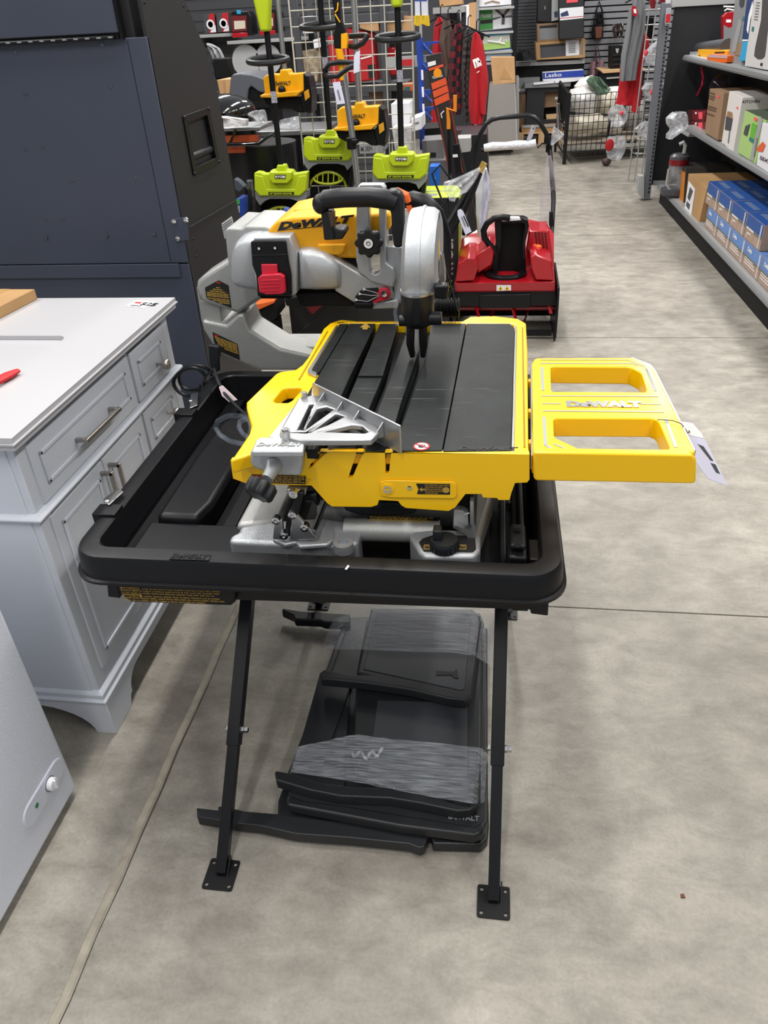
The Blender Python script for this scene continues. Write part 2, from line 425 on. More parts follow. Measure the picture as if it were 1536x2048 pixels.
front('drawer', 1.276, 1.783, .698, .842, [('h', (1.455, .762, 1.63, .758))])
front('drawer', 1.802, 2.03, .698, .838, [('k', (1.947, .75, 0, 0))])
front('drawer', 1.802, 2.03, .53, .662, [('k', (1.949, .595, 0, 0))])
front('drawer', 1.802, 2.03, .37, .52, [('k', (1.949, .44, 0, 0))])
front('drawer', 1.802, 2.03, .2, .36, [('k', (1.949, .28, 0, 0))])
front('cabinet_door', 1.276, 1.534, .196, .662, [('h', (1.516, .635, 1.516, .52))])
front('cabinet_door', 1.538, 1.783, .196, .662, [('h', (1.560, .635, 1.560, .52))])
# countertop with sink cut-out
m = M(); zt = .896
ou = [V((-1.53, 1.208, zt-.012)), V((-.932, 1.208, zt-.012)), V((-.932, 2.108, zt-.012)), V((-1.53, 2.108, zt-.012))]
ho = rrect(-1.42, -1.107, 1.42, 1.785, .03, zt-.012)
m.holed(ou, [ho], (0, 0, .012))
m2 = [(-.002, -.03), (-.002, -.018), (.004, -.0165), (.004, -.0125), (0, -.012)]
m.loft([[V((-1.53, 1.208-o, zt+d)), V((-.932+o, 1.208-o, zt+d)), V((-.932+o, 2.108+o, zt+d)), V((-1.53, 2.108+o, zt+d))] for o, d in m2])
ct = m.done('countertop', TOP, vn, bevel=.0025)
m = M(); L = []
for ins, dz in ((0, -.001), (.004, -.02), (.01, -.1), (.04, -.125)):
    L.append(rrect(-1.42+ins, -1.107-ins, 1.42+ins, 1.785-ins, .03, zt-.011+dz))
a = m.loft(L, cap=False); m.face([v for v in m.bm.verts[-28:]]) if False else None
m.bm.verts.ensure_lookup_table(); m.face(list(m.bm.verts)[-28:])
m.done('sink_basin', CER, vn)
m = M(); m.lathe([(.022, 0), (.022, .003), (.012, .004), (.001, .002)], (-1.27, 1.6, zt-.137), Z, 20); m.done('drain', CHR, vn)
# price sticker on counter
st = thing('price_sticker', 'small white price sticker at the far right corner of the vanity top', 'sticker')
a, b, c = az(250, 613, zt+.0006), az(290, 616, zt+.0006), az(262, 600, zt+.0006); F = frame(a, b, c); w = (b-a).length; h = (c-a).dot(F[2])
m = M(); m.fbox(F, 0, w, 0, h, 0, .0004); m.done('paper', WHT, st)
text('lettering', '$25', (F[0]+F[1]*w*.5+F[2]*h*.35+Z*.0005, F[1], F[2]), h*.6, INK, st, bold=.0006)
m = M(); m.fbox(F, w*.12, w*.45, h*.55, h*.75, .0004, .0008); m.done('logo_print', MRED, st)
m = M(); F2 = (F[0]+F[1]*w*.15+F[2]*h*.08+Z*.0004, F[1], F[2]); lines(m, F2, w*.6, h*.2, 2).done('small_print', INK, st)
# cardboard box on the far left of the counter
cb = thing('cardboard_box', 'flat brown cardboard box lying on the vanity top at the left edge', 'box')
m = M(); m.prism(zz([(75, 595), (-60, 655), (-120, 600), (16, 579)], .896+.028)[:0] or [V((-1.505, 1.93, .897)), V((-1.43, 1.93, .897)), V((-1.37, 2.085, .897)), V((-1.50, 2.10, .897))], (0, 0, 0)) if False else None
P = [az(75, 598, .897), az(-60, 668, .897), V((-1.62, 1.78, .897)), V((-1.56, 2.1, .897))]
m.prism(P, (0, 0, .03)); m.done('carton', CARD, cb, bevel=.001)
m = M(); T_ = Z*.0302; q = [P[0].lerp(P[3], .42)+T_, P[1].lerp(P[2], .42)+T_, P[1].lerp(P[2], .6)+T_, P[0].lerp(P[3], .6)+T_]; m.prism(q, (0, 0, .0006)); m.done('packing_tape', mat('tape', '#c29a62', .25), cb)
# red faucet bag / wooden item in sink
rd = thing('red_dish_brush', 'red and wooden brush lying across the white vanity sink', 'brush')
m = M(); A, B = az(36, 741, .905), az(-30, 775, .905); m.tube([A, A.lerp(B, .3), B, B+(B-A)*1.5], [.008, .014, .015, .012], 10, flat=.6); m.done('bristle_head', MRED, rd)
m = M(); A, B = az(38, 742, .898), az(-30, 785, .898); m.tube([A, B, B+(B-A)*1.4], .004, 8); m.done('wooden_back', TAN, rd)
# ================================================================== chest freezer
XF = -.966
fz = thing('chest_freezer', 'white chest freezer at the lower left edge with dial panel', 'freezer')
m = M(); m.box(-1.56, XF, .08, 1.052, .02, .8); m.done('cabinet', FRZ, fz, bevel=.012, seg=3)
m = M(); m.box(-1.565, XF+.004, .075, 1.057, .806, .86); m.done('lid', FRZ, fz, bevel=.012, seg=3)
m = M(); m.box(-1.55, XF-.004, .09, 1.046, .798, .81); m.done('gasket', GRY, fz)
for xx_, yy in ((-1.5, .14), (-1.5, .99), (-1.03, .14), (-1.03, .99)):
    m = M(); m.cyl((xx_, yy, 0), (xx_, yy, .022), .02); m.done('foot', BLK, fz)
F = (V((XF, .886, .130)), Y, Z)  # panel frame (y right as seen from +x)
def stadium(cx, cy, hw, hh, n=10):
    r = hh; P = []
    for s_, a0 in ((1, -90), (-1, 90)):
        for i in range(n+1):
            a = math.radians(a0+180*i/n); P.append((cx+s_*(hw-r)+r*math.cos(a), cy+r*math.sin(a)))
    return P
S = [V((XF, .952+a, .131+b)) for a, b in stadium(0, 0, .083, .027)]
S2 = [V((XF, .952+a, .131+b)) for a, b in stadium(0, 0, .086, .030)]
m = M(); m.prism(S2, (.0016, 0, 0)); cp = m.done('control_panel', FRZ, fz, bevel=.0008)
m = M(); m.prism(S, (.0024, 0, 0)); m.done('panel_face', mat('freezer_panel', '#d9deec', .3), cp, bevel=.0005)
m = M(); m.lathe([(.0185, 0), (.0185, .001), (.0001, .001)], (XF+.0022, .974, .131), X, 28); m.done('dial_ring', GRY, cp)
m = M(); m.lathe([(.0155, 0), (.0150, .010), (.013, .012), (.0001, .012)], (XF+.003, .974, .131), X, 28); m.box(XF+.0145, XF+.020, .9715, .9765, .118, .144); m.done('dial', mat('white_knob', '#eceef2', .3), cp, bevel=.0008)
m = M(); m.ball((XF+.0026, .917, .131), (.0015, .0065, .0065)); m.done('indicator_light', mat('green_lens', '#1f7a4a', .3), cp, label='green indicator lens')
# ================================================================== black metal cabinet
cbn = thing('metal_cabinet', 'tall dark metal cabinet with hinged lid behind the vanity', 'cabinet')
YC = 2.5; XC = -1.03
side = [(YC, 0), (YC, 1.72), (2.86, 1.72), (2.87, 1.643), (3.013, 1.483), (3.064, 1.354), (3.085, 1.167), (3.1, .982), (3.13, .86), (3.1, 0)]
m = M(); m.holed([V((XC, a, b)) for a, b in side], [[V((XC, a, b)) for a, b in q] for q in [[]]][:0], (-.012, 0, 0))
# side panel with handle opening
hq = [apl(*p, (XC, 0, 0), (1, 0, 0)) for p in ((364, 232), (416, 214), (438, 326), (386, 352))]
hin = [hq[0].lerp(hq[2], .12), hq[1].lerp(hq[3], .12), hq[2].lerp(hq[0], .12), hq[3].lerp(hq[1], .12)]
m = M(); m.holed([V((XC, a, b)) for a, b in side], [hin], (-.01, 0, 0)); m.done('side_panel', CBL, cbn)
m = M()
m.box(-2.3, XC-.01, YC+.01, 3.08, 0, 1.3); m.box(-2.3, XC-.04, YC+.01, 2.9, 1.3, 1.7); m.done('body', CBL, cbn)
m = M(); m.box(-2.3, XC-.0, YC-.006, YC+.008, .895, 1.548); m.done('upper_front_panel', NAV, cbn, bevel=.002)
m = M(); m.box(-2.3, XC+.0, YC-.004, YC+.008, 0, .89); m.done('lower_front_panel', NAV, cbn, bevel=.002)
m = M(); m.box(-2.3, XC-.035, YC-.012, YC-.004, .848, .893); m.done('cross_strip', NAV, cbn, bevel=.001)
m = M(); m.box(-2.3, XC-.075, YC-.03, YC+.01, 1.562, 1.72); m.done('lid', NAV, cbn, bevel=.003)
m = M(); m.box(-2.3, XC-.075, YC-.022, YC-.004, 1.548, 1.562); m.box(XC-.078, XC-.066, YC-.022, YC, 1.545, 1.72)
m.done('lid_gasket', BLKM, cbn)
m = M(); m.tube([(-2.3, YC-.024, 1.551), (XC-.09, YC-.024, 1.551)], .006, 10)
hg = m.done('piano_hinge', BLKS, cbn)
m = M()
for i in range(18):
    x = -1.75+i*.036; m.box(x, x+.014, YC-.0315, YC-.028, 1.5495, 1.5535)
m.done('hinge_knuckles', CHR, hg)
# rim line on the front, bolts
m = M(); m.box(XC-.062, XC-.0605, YC-.0068, YC-.005, .9, 1.54); m.done('seam', BLKM, cbn)
m = M()
L = hq; hl = [hin[0], hin[1], hin[2], hin[3]]
m.holed([p+V((.001, 0, 0)) for p in hq], [[p+V((.001, 0, 0)) for p in hin]], (.004, 0, 0)); hp = m.done('recessed_handle', BLK, cbn, bevel=.001)
m = M(); m.loft([[p for p in hin], [p+V((-.06, 0, 0)) for p in hin]], cap=False); m.face(list(m.bm.verts)[4:8] if not m.bm.verts.ensure_lookup_table() else None); m.done('handle_cup', BLK, hp)
m = M(); A = hin[3].lerp(hin[0], .22); B = hin[2].lerp(hin[1], .22); m.tube([A+V((-.012, 0, 0)), B+V((-.012, 0, 0))], .013, 14); m.done('grip_bar', GRIP, hp)
m = M()
for p in hq: q = p.lerp((hq[0]+hq[2])/2, .06); m.lathe([(.006, 0), (.005, .003), (.001, .004)], q+V((.005, 0, 0)), X, 10)
m.done('corner_screws', BLKS, hp)
m = M()
for p in ((31, 106), (204, 89), (51, 187), (221, 173), (51, 297), (86, 294), (145, 360), (271, 354), (91, 437), (126, 436), (93, 475), (214, 471), (309, 468)):
    q = ay(*p, YC-.006); m.lathe([(.0065, 0), (.006, -.0015), (.003, -.0022), (.001, -.0022)], (q.x, YC-.006-(.006 if p[1] > 465 else 0), q.z), Y, 8)
m.done('rivets', mat('rivet_steel', '#63666e', .3, .8), cbn)
F = [ay(*p, YC-.009) for p in ((345, 438), (374, 434), (378, 480), (352, 484))]
m = M(); m.prism(F, (0, .004, 0)); cpp = m.done('corner_bracket', NAV, cbn, bevel=.001)
m = M()
for p in ((348, 443), (356, 477), (372, 440)): q = ay(*p, YC-.01); m.lathe([(.009, 0), (.008, -.004), (.003, -.005), (.001, -.005)], q, Y, 10)
m.done('corner_bolts', CHR, cpp)
m = M()
A, B = ax(378, 455, XC+.001), ax(470, 402, XC+.001); m.tube([A, B], .0022, 4); m.done('side_seam', BLKM, cbn)
m = M()
for p in ((289, 5), (367, 12), (376, 20), (386, 478), (393, 513)): q = ax(*p, XC); m.lathe([(.004, 0), (.003, .003), (.001, .003)], q, X, 8)
m.done('side_screws', BLKS, cbn)
# ================================================================== stand
sd = thing('saw_stand', 'black folding steel stand with flat square feet under the saw tray', 'stand')
LEGX = (-.546, .046)
for x in LEGX:
    for yf, s_ in ((.88, 1), (1.805, -1)):
        m = M(); w = .0145
        d = V((0, s_, 1)).normalized(); A = V((x + (0 if s_ > 0 else .032), yf, .004)); B = A+d*(.60/d.z*1.0); J = A+d*(.19/d.z)
        n_ = V((0, -s_, 1)).normalized()
        def sq(c, k): return [c+X*k-n_*k, c+X*k+n_*k, c-X*k+n_*k, c-X*k-n_*k]
        m.loft([sq(J, w), sq(B, w)]); lg = m.done('leg', BLKS, sd, bevel=.0015)
        m = M(); m.loft([sq(A, w*.82), sq(J+d*.03, w*.82)]); m.done('leg_extension', BLKS, lg, bevel=.001)
        m = M(); c = A
        pl = rrect(c.x-.034, c.x+.034, c.y-.04, c.y+.03, .005, 0, 3)
        hs = [[V((hx+.0042*math.cos(t*math.pi/4), hy+.0042*math.sin(t*math.pi/4), 0)) for t in range(8)] for hx in (c.x-.025, c.x+.025) for hy in (c.y-.03, c.y+.02)]
        m.holed(pl, hs, (0, 0, .004)); ft = m.done('foot_plate', BLKS, lg)
        m = M(); m.prism([(c.x+.014, c.y-.012, .004), (c.x+.014, c.y+.026, .004), (c.x+.014, c.y+.01+.016, .03)], (.003, 0, 0)); m.done('gusset', BLKS, lg)
        if s_ > 0:
            Jb = J+d*.035
            m = M(); m.cyl(Jb-X*.024, Jb+X*.03, .0035, seg=10); m.cyl(Jb+X*.015, Jb+X*.021, .0085, seg=6); m.cyl(Jb+X*.022, Jb+X*.03, .0065, seg=6); m.cyl(Jb-X*.016, Jb-X*.021, .007, seg=6)
            m.done('adjusting_bolt', CHR, lg, label='shiny steel bolt and nut')
            m = M(); q = A+d*.14-n_*w*.83; m.prism([q-X*.003-d*.006, q+X*.003-d*.006, q+X*.003+d*.006, q-X*.003+d*.006], -n_*.0005); m.done('slot', BLKM, lg)
m = M(); m.cyl((-.58, 1.345, .463), (.1, 1.345, .463), .008, seg=12); m.done('pivot_rod', BLKS, sd)
# top frame
m = M()
P = yz([(466, 1160), (1100, 1165), (1096, 1232), (1062, 1228), (1060, 1220), (470, 1200)], 1.118)
m.prism(P, (0, .03, 0)); m.done('front_beam', BLKS, sd, bevel=.002)
m = M(); m.box(-.575, -.545, 1.12, 1.95, .59, .632); m.box(.06, .09, 1.12, 1.95, .59, .632); m.box(-.575, .09, 1.92, 1.95, .59, .632); m.done('side_rails', BLKS, sd, bevel=.002)
m = M(); P = yz([(213, 1160), (232, 1160), (240, 1197), (216, 1194)], 1.14); m.prism(P, (0, .5, 0)); m.done('tray_bracket', BLKS, sd, bevel=.002)
# warning-label box under the tray
m = M(); P = yz([(225, 1155), (470, 1168), (470, 1205), (462, 1212), (262, 1205), (243, 1192)], 1.10); m.prism(P, (0, .2, 0)); lb = m.done('accessory_box', BLK, sd, bevel=.004)
F = frame(ay(250, 1203, 1.0995), ay(452, 1211, 1.0995), ay(250, 1166, 1.0995)); w = (ay(452, 1211, 1.0995)-F[0]).length
random.seed(11)
hh = (ay(250, 1166, 1.0995)-F[0]).dot(F[2]); n_ = F[1].cross(F[2]); print('lbl', w, hh, n_)
m = M()
for i, (y_, a) in enumerate(((.90, .5), (.72, .99), (.60, .97), (.48, .9), (.33, .94), (.21, .99), (.09, .8))):
    G = (F[0]+F[2]*hh*(y_-.03)+F[1]*(w*(.0 if i not in (1, 4) else .21)), F[1], F[2]); print_row(m, G, w*a*(.78 if i in (1, 4) else 1), hh*.062)
m.done('warning_print', GOLD, lb, label='gold warning text')
for y_, t_ in ((.66, '\u25b2PRECAUCI\u00d3N'), (.28, '\u25b2MISE EN GARDE')):
    m = M(); G = (F[0]+F[2]*hh*y_, F[1], F[2]); m.fbox(G, 0, w*.19, 0, hh*.13, 0, .0006); m.done('warning_plate', GOLD, lb)
    text('warning_word', t_, (G[0]+F[1]*.002+F[2]*hh*.025+n_*.0008, F[1], F[2]), hh*.11, INK, lb, bold=.0001, sx=1.05 if 'P' in t_[1] else .8)
# ================================================================== water tray
tr = thing('water_tray', 'wide black plastic water tray with rounded rim on the stand', 'tray')
X0, X1, T0, T1 = -.815, .148, 1.09, 2.03; ZR = .70
m = M(); L = []
for off, z, r in ((-.06, .60, .05), (.006, .636, .07), (.012, .64, .075), (.012, .646, .075), (.006, .648, .072), (.005, .653, .07), (.002, .69, .068), (-.003, .698, .063), (-.01, .70, .058), (-.036, .70, .036), (-.04, .697, .034), (-.046, .64, .03), (-.052, .607, .03), (-.062, .603, .025)):
    L.append(rrect(X0-off, X1+off, T0-off, T1+off, r, z, 8))
m.loft(L); m.done('pan', BLK, tr, ang=28)
# longitudinal ledge and raised channel islands on the left of the pan
def island(name, x0, x1, y0, y1, z, r=.035, dx=.012):
    m = M(); m.loft([rrect(x0-dx, x1+dx, y0-dx, y1+dx, r+dx*.5, .6035, 6), rrect(x0, x1, y0, y1, r, z-.004, 6), rrect(x0+.002, x1-.002, y0+.002, y1-.002, r-.002, z-.001, 6), rrect(x0+.005, x1-.005, y0+.005, y1-.005, r-.005, z, 6)])
    return m.done(name, BLK, tr, ang=40)
def ramp_island(name, pts_z, depth_z):
    m = M(); m.loft([[V((p.x, p.y, .604)) for p in pts_z], pts_z]); return m.done(name, BLK, tr, bevel=.008, seg=3)
m = M(); m.box(X0+.052, X0+.10, T0+.06, T1-.06, .603, .633); m.done('ledge', BLK, tr, bevel=.005, seg=3)
m = M(); m.box(X0+.098, X0+.125, T0+.06, T1-.06, .603, .618); m.done('ledge', BLK, tr, bevel=.004, seg=3)
isl = [az(*p, .66) for p in ((313, 1030), (395, 1034), (425, 1005), (500, 880), (520, 800), (440, 845), (395, 905))]
m = M(); m.loft([[V((p.x*1.0+(p.x+.62)*.12, p.y+(p.y-1.5)*.03, .603)) for p in isl], isl]); m.done('raised_channel', BLK, tr, bevel=.014, seg=4)
m = M(); m.box(X1-.115, X1-.10, T0+.06, T1-.06, .603, .64); m.box(X1-.075, X1-.062, T0+.1, T1-.06, .603, .655); m.done('drain_ribs', BLK, tr, bevel=.004, seg=3)
# right front clamp block
P = zz([(1016, 1113), (1055, 1116), (1052, 1056), (1017, 1054)], .702)
m = M(); m.prism(P, (0, 0, -.05)); cbk = m.done('hose_clamp_block', BLK, tr, bevel=.006, seg=3)
m = M(); m.prism([p+Z*.0 for p in zz([(1020, 1100), (1052, 1102), (1050, 1058), (1021, 1056)], .706)], (0, 0, .012)); m.done('clamp_cap', GRIP, cbk, bevel=.005, seg=3)
m = M(); q = az(1035, 1093, .719); m.cyl(q, q+Z*.003, .007); q = az(1034, 1062, .719); m.cyl(q, q+Z*.003, .007); m.done('clamp_screws', BLKM, cbk)
m = M(); P = zz([(1058, 1118), (1092, 1120), (1085, 1078), (1056, 1078)], .69); m.prism(P, (0, 0, -.03)); m.done('corner_pad', BLK, tr, bevel=.003)
# embossed logo on rim
F = frame(az(338, 1117, .7005), az(418, 1120, .7005), az(345, 1104, .7005)); w = (az(418, 1120, .7005)-F[0]).length
m = M(); m.fbox((F[0]-F[2]*.002, F[1], F[2]), 0, w, 0, .0175, -.0005, .0009); lp = m.done('logo_plate', GRIP, tr, bevel=.0005)
text('logo_lettering', 'DeWALT', (F[0]+F[1]*.003+F[2]*.0015+Z*.0012, F[1], F[2]), .0175, BLKM, lp, bold=.0012, shear=.2, sx=1.02)
# spring clips on the left rim
for i, (a, b, c, d_) in enumerate((((218, 1012), (248, 985), (236, 978), (207, 1000)), ((380, 818), (395, 812), (397, 785), (382, 790)))):
    P = [az(*q, .708) for q in (a, b, c, d_)]
    m = M(); ctr = sum(P, V())/4; m.prism(P, (0, 0, .003)); m.ball(ctr+(P[0]-ctr)*.45+(P[3]-ctr)*.45+Z*.003, (.006, .006, .003)); cl = m.done('rim_clip', CHR, tr, bevel=.001, label='shiny metal rim clip')
    m = M(); m.box(X0-.012, X0+.04, P[0].y-.03, P[0].y+.012, .66, .706) ; m.done('clip_mount', BLK, cl, bevel=.002)
m = M(); q = az(694, 1135, .7012); m.prism([q+V((-.003, -.006, 0)), q+V((.001, -.007, 0)), q+V((.004, .004, 0)), q+V((.0005, .007, 0))], (0, 0, .001)); m.done('white_chip', WHP, tr, label='small white paint chip on the rim')
# ================================================================== tile saw
sw = thing('tile_saw', 'large yellow and silver wet tile saw standing in the black tray', 'saw')
ZT = .88
outl = [(461, 921), (468, 912), (498, 868), (503, 850), (493, 814), (493, 804), (552, 747), (560, 743), (591, 739), (605, 729), (619, 711), (648, 656), (660, 646), (682, 639), (714, 642), (924, 642), (938, 634), (992, 632), (1036, 637), (1052, 646), (1055, 700), (1057, 893), (1059, 905), (600, 900), (520, 903)]
hole = [(553, 805), (546, 800), (565, 778), (572, 775), (600, 774), (604, 778), (583, 801), (576, 805)]
m = M(); m.holed(zz(outl, ZT), [zz(hole, ZT), zz([(684, 645), (1028, 648), (1021, 899), (614, 895), (624, 782), (680, 650)], ZT)], (0, 0, -.03)); tb = m.done('table_frame', YEL, sw, bevel=.004, seg=3)
sk = [(461, 921), (466, 957), (498, 969), (623, 971), (655, 1007), (664, 1013), (742, 1014), (755, 1010), (758, 1000), (796, 1002), (803, 1011), (812, 1016), (897, 1022), (910, 1015), (931, 988), (963, 988), (966, 995), (994, 996), (997, 1000), (1019, 1000), (1023, 985), (1030, 966), (1054, 965), (1059, 959), (1059, 909), (600, 904), (520, 908)]
sh = [[(770, 904), (782, 904), (778, 948), (771, 948)], [(714, 903), (727, 903), (705, 955), (696, 957)], [(640, 903), (655, 903), (619, 938), (616, 936)]]
YF = 1.208
m = M(); m.holed(yz(sk, YF), [yz(h, YF) for h in sh], (0, .012, 0)); skt = m.done('front_skirt', YEL, tb, bevel=.0035, seg=3)
m = M(); m.prism(yz([(640, 905), (790, 905), (790, 1000), (640, 1000)], YF+.016), (0, .002, 0)); m.done('slot_backing', BLKM, skt)  # black sheet behind the skirt slots, stands in for their inner shade
for P in ([(770, 898), (786, 898), (783, 908), (770, 908)], [(712, 898), (731, 898), (727, 908), (712, 908)], [(634, 898), (653, 898), (654, 907), (640, 907)]):
    m = M(); m.prism(zz(P, ZT+.0007), (0, 0, .0005)); m.done('slot_shade_patch', BLKM, tb)  # thin black patches on the lip paint the shade of the slot cuts
m = M(); m.prism(yz([(760, 962), (775, 959), (905, 962), (912, 966), (914, 990), (909, 996), (780, 994), (762, 990)], YF-.001), (0, -.003, 0)); m.done('raised_boss', YEL, skt, bevel=.002)
m = M(); c = ay(775, 978, YF-.005); m.lathe([(.0125, .004), (.012, -.001), (.0001, -.001)], c, Y, 20); m.done('washer', YEL, skt)
m = M(); m.lathe([(.0085, .002), (.008, -.003), (.005, -.003), (.0035, -.0005), (.0001, -.0005)], c, Y, 16); c = ay(819, 975, YF-.004); m.lathe([(.005, .002), (.0045, -.002), (.0001, -.001)], c, Y, 12); m.done('table_screws', CHR, skt, label='steel screws')
m = M(); P = yz([(832, 967), (900, 968), (900, 989), (834, 988), (837, 978)], YF-.0042); m.prism(P, (0, -.0006, 0)); dl = m.done('decal', INK, skt, label='black decal with gold print')
F = frame(ay(850, 988, YF-.005), ay(884, 989, YF-.005), ay(850, 968, YF-.005)); w = (ay(884, 989, YF-.005)-F[0]).length
for k, t_ in enumerate(('CUT INDICATOR, LOCK SCREW.', 'INDICADOR DE CORTE,', 'TORNILLO DE BLOQUEO.', 'INDICATEUR DE COUPE,', 'VIS DE BLOCAGE.')):
    text('decal_print', t_, (F[0]+F[2]*(.0187-k*.0044), F[1], F[2]), .0037, GOLD, dl, sx=.85)
m = M(); G = frame(ay(838, 979, YF-.005), ay(848, 979, YF-.005), ay(838, 969, YF-.005)); P = lambda a, b: G[0]+G[1]*a+G[2]*b
m.prism([P(0, 0), P(.006, -.005), P(.006, -.0015), P(.013, -.0015), P(.013, .0015), P(.006, .0015), P(.006, .005)], (0, -.0004, 0)); m.lathe([(.0065, 0), (.0065, -.0004), (.0001, -.0004)], ay(892, 980, YF-.005), Y, 16); m.done('decal_symbols', GOLD, dl)
# rubber pads as separate strips
def pad(name, px_, z=ZT+.006, t=.02, mt=PAD): m = M(); m.prism(zz(px_, z), (0, 0, -t)); return m.done(name, mt, sw, bevel=.0012)
m = M(); m.prism(zz([(684, 645), (1028, 648), (1021, 899), (614, 895), (624, 782), (680, 650)], ZT-.026), (0, 0, -.003)); m.done('slot_channel', BLKM, sw)  # floor coloured black so the slots between pads look deeply shaded
pad('rubber_pad', [(679, 648), (697, 647), (640, 742), (636, 745), (622, 742), (626, 737)])
pad('rubber_pad', [(699, 647), (751, 647), (698, 757), (635, 900), (612, 899), (606, 868), (600, 812), (641, 744)])
pad('rubber_pad', [(760, 647), (796, 647), (766, 751), (716, 751)])
pad('rubber_pad', [(716, 752), (766, 752), (737, 820), (711, 900), (652, 900)], z=ZT+.001, t=.015)
pad('rubber_pad', [(811, 668), (834, 712), (803, 802), (790, 848), (770, 901), (730, 901), (756, 820), (780, 757)])
pad('rubber_pad', [(811, 647), (838, 647), (838, 700), (834, 712), (811, 667)])
pad('rubber_pad', [(862, 647), (932, 647), (884, 901), (785, 901), (805, 848), (821, 802), (851, 716)])
pad('rubber_pad', [(934, 647), (1020, 647), (1029, 656), (1022, 902), (886, 902)])
m = M(); m.prism(zz([(1030, 650), (1034, 652), (1028, 903), (1023, 903)], ZT+.006), (0, 0, -.008)); m.prism(zz([(671, 652), (676, 649), (624, 738), (634, 746), (632, 752), (616, 745), (615, 740)], ZT+.006), (0, 0, -.008)); m.done('edge_trim', ALU, sw, bevel=.0008, label='bare aluminium edge strips')
m = M(); P = zz([(720, 655), (732, 646), (741, 655), (736, 655), (735, 659), (725, 659), (726, 655)], ZT+.0065); m.prism(P, (0, 0, .0006)); m.done('arrow_mark', GOLD, sw)
c = az(843, 893, ZT+.0065); m = M(); m.lathe([(.0155, 0), (.0155, .0006), (.0001, .0006)], c, Z, 26); wd = m.done('warning_sticker', MRED, sw, label='round red and white no-hands sticker')
m = M(); m.lathe([(.0125, .0007), (.0125, .001), (.0001, .001)], c, Z, 26); wdd = m.done('sticker_field', WHP, wd)
m = M()
for k in range(4): m.box(c.x-.006+k*.0035, c.x-.004+k*.0035, c.y-.001, c.y+.0075-.0015*abs(k-1.5), c.z+.001, c.z+.0014)
m.ball(c+V((0, -.003, .001)), (.006, .0045, .0008)); m.done('hand_symbol', INK, wdd)
m = M(); m.prism([c+V((-.0115, .005, .0014)), c+V((-.0095, .0075, .0014)), c+V((.0115, -.005, .0014)), c+V((.0095, -.0075, .0014))], (0, 0, .0005)); m.done('prohibition_bar', MRED, wdd)
F = frame(az(912, 901, ZT+.0062), az(1012, 902, ZT+.0062), az(914, 888, ZT+.0062)); text('pad_logo', 'DeWALT', (F[0]+F[1]*.004+F[2]*.003, F[1], F[2]), .016, INK, sw, bold=.0006, shear=.15, sx=1.65)
# ruler ticks and groove line on the front lip
m = M(); A, B = az(860, 903, ZT+.0002), az(1052, 907, ZT+.0002); t = (B-A).normalized(); nn = V((-t.y, t.x, 0))
for i in range(46):
    p = A.lerp(B, i/45); l = .007 if i % 5 == 0 else .004; m.prism([p-t*.0003, p+t*.0003, p+t*.0003+nn*l, p-t*.0003+nn*l], (0, 0, .0004))
A, B = az(612, 901, ZT+.0002), az(700, 901, ZT+.0002)
for i in range(18):
    p = A.lerp(B, i/17); m.prism([p-t*.0003, p+t*.0003, p+t*.0003+nn*.004, p-t*.0003+nn*.004], (0, 0, .0004))
m.done('ruler_marks', mat('ruler_ink', '#8d6a06', .6), tb)
m = M(); m.tube(zz([(655, 663), (598, 760)], ZT+.0004), .0022, 6); m.tube(zz([(1045, 655), (1049, 895)], ZT+.0004), .002, 6); m.done('frame_groove', mat('yellow_groove', '#a87d00', .5), tb)
# under-table black spill guard
m = M(); m.prism(yz([(700, 1010), (756, 1012), (760, 1004), (800, 1006), (806, 1013), (835, 1018), (828, 1028), (765, 1034), (722, 1032), (690, 1022), (686, 1014)], 1.26), (0, .25, 0)); m.done('drip_guard', GRIP, sw, bevel=.004)
m = M(); m.prism(zz([(480, 900), (1040, 905), (1040, 660), (680, 650)], .845), (0, 0, -.03)); m.done('under_frame', BLKM, sw)
# ---- side extension
ex = [(1066, 908), (1064, 726), (1069, 718), (1076, 716), (1262, 715), (1270, 717), (1302, 733), (1308, 740), (1391, 904)]
h1 = [(1101, 735), (1106, 733), (1252, 734), (1262, 735), (1280, 744), (1284, 749), (1293, 778), (1290, 784), (1106, 783), (1102, 779)]
h2 = [(1107, 840), (1112, 836), (1304, 837), (1313, 840), (1319, 846), (1339, 893), (1337, 899), (1168, 899), (1158, 897), (1113, 876), (1108, 870)]
m = M(); m.holed(zz(ex, ZT), [zz(h1, ZT), zz(h2, ZT)], (0, 0, -.042)); et = m.done('extension_table', YEL, sw, bevel=.003, seg=3)
m = M(); m.prism([p+V((-.003, .0, -.003)) for p in zz([(1066, 908), (1064, 726), (1069, 717), (1074, 716), (1068, 722), (1069, 908)], ZT)], (0, 0, -.03))
A = zz([(1262, 713), (1303, 729), (1313, 742), (1392, 900), (1389, 903), (1306, 744), (1297, 732), (1262, 717)], ZT-.002); m.prism(A, (0, 0, -.038)); m.done('extension_edge', ALU, et, bevel=.001, label='bare aluminium side edge')
fs = yz([(1067, 905), (1384, 910), (1393, 921), (1392, 962), (1388, 968), (1072, 962), (1067, 957)], YF-.002)
m = M(); m.prism(fs, (0, .02, 0)); m.done('extension_skirt', YEL, et, bevel=.004, seg=3)
m = M()
def strip(p, w=.0045, z=ZT+.0003):
    Q = zz(p, z)
    for a, b in zip(Q, Q[1:]):
        t = (b-a).normalized(); n = V((-t.y, t.x, 0))*w/2; m.prism([a-n, b-n, b+n, a+n], (0, 0, .0007))
strip([(1080, 720), (1255, 720), (1290, 733), (1312, 782)], .003); strip([(1080, 727), (1262, 727), (1277, 731)], .004)
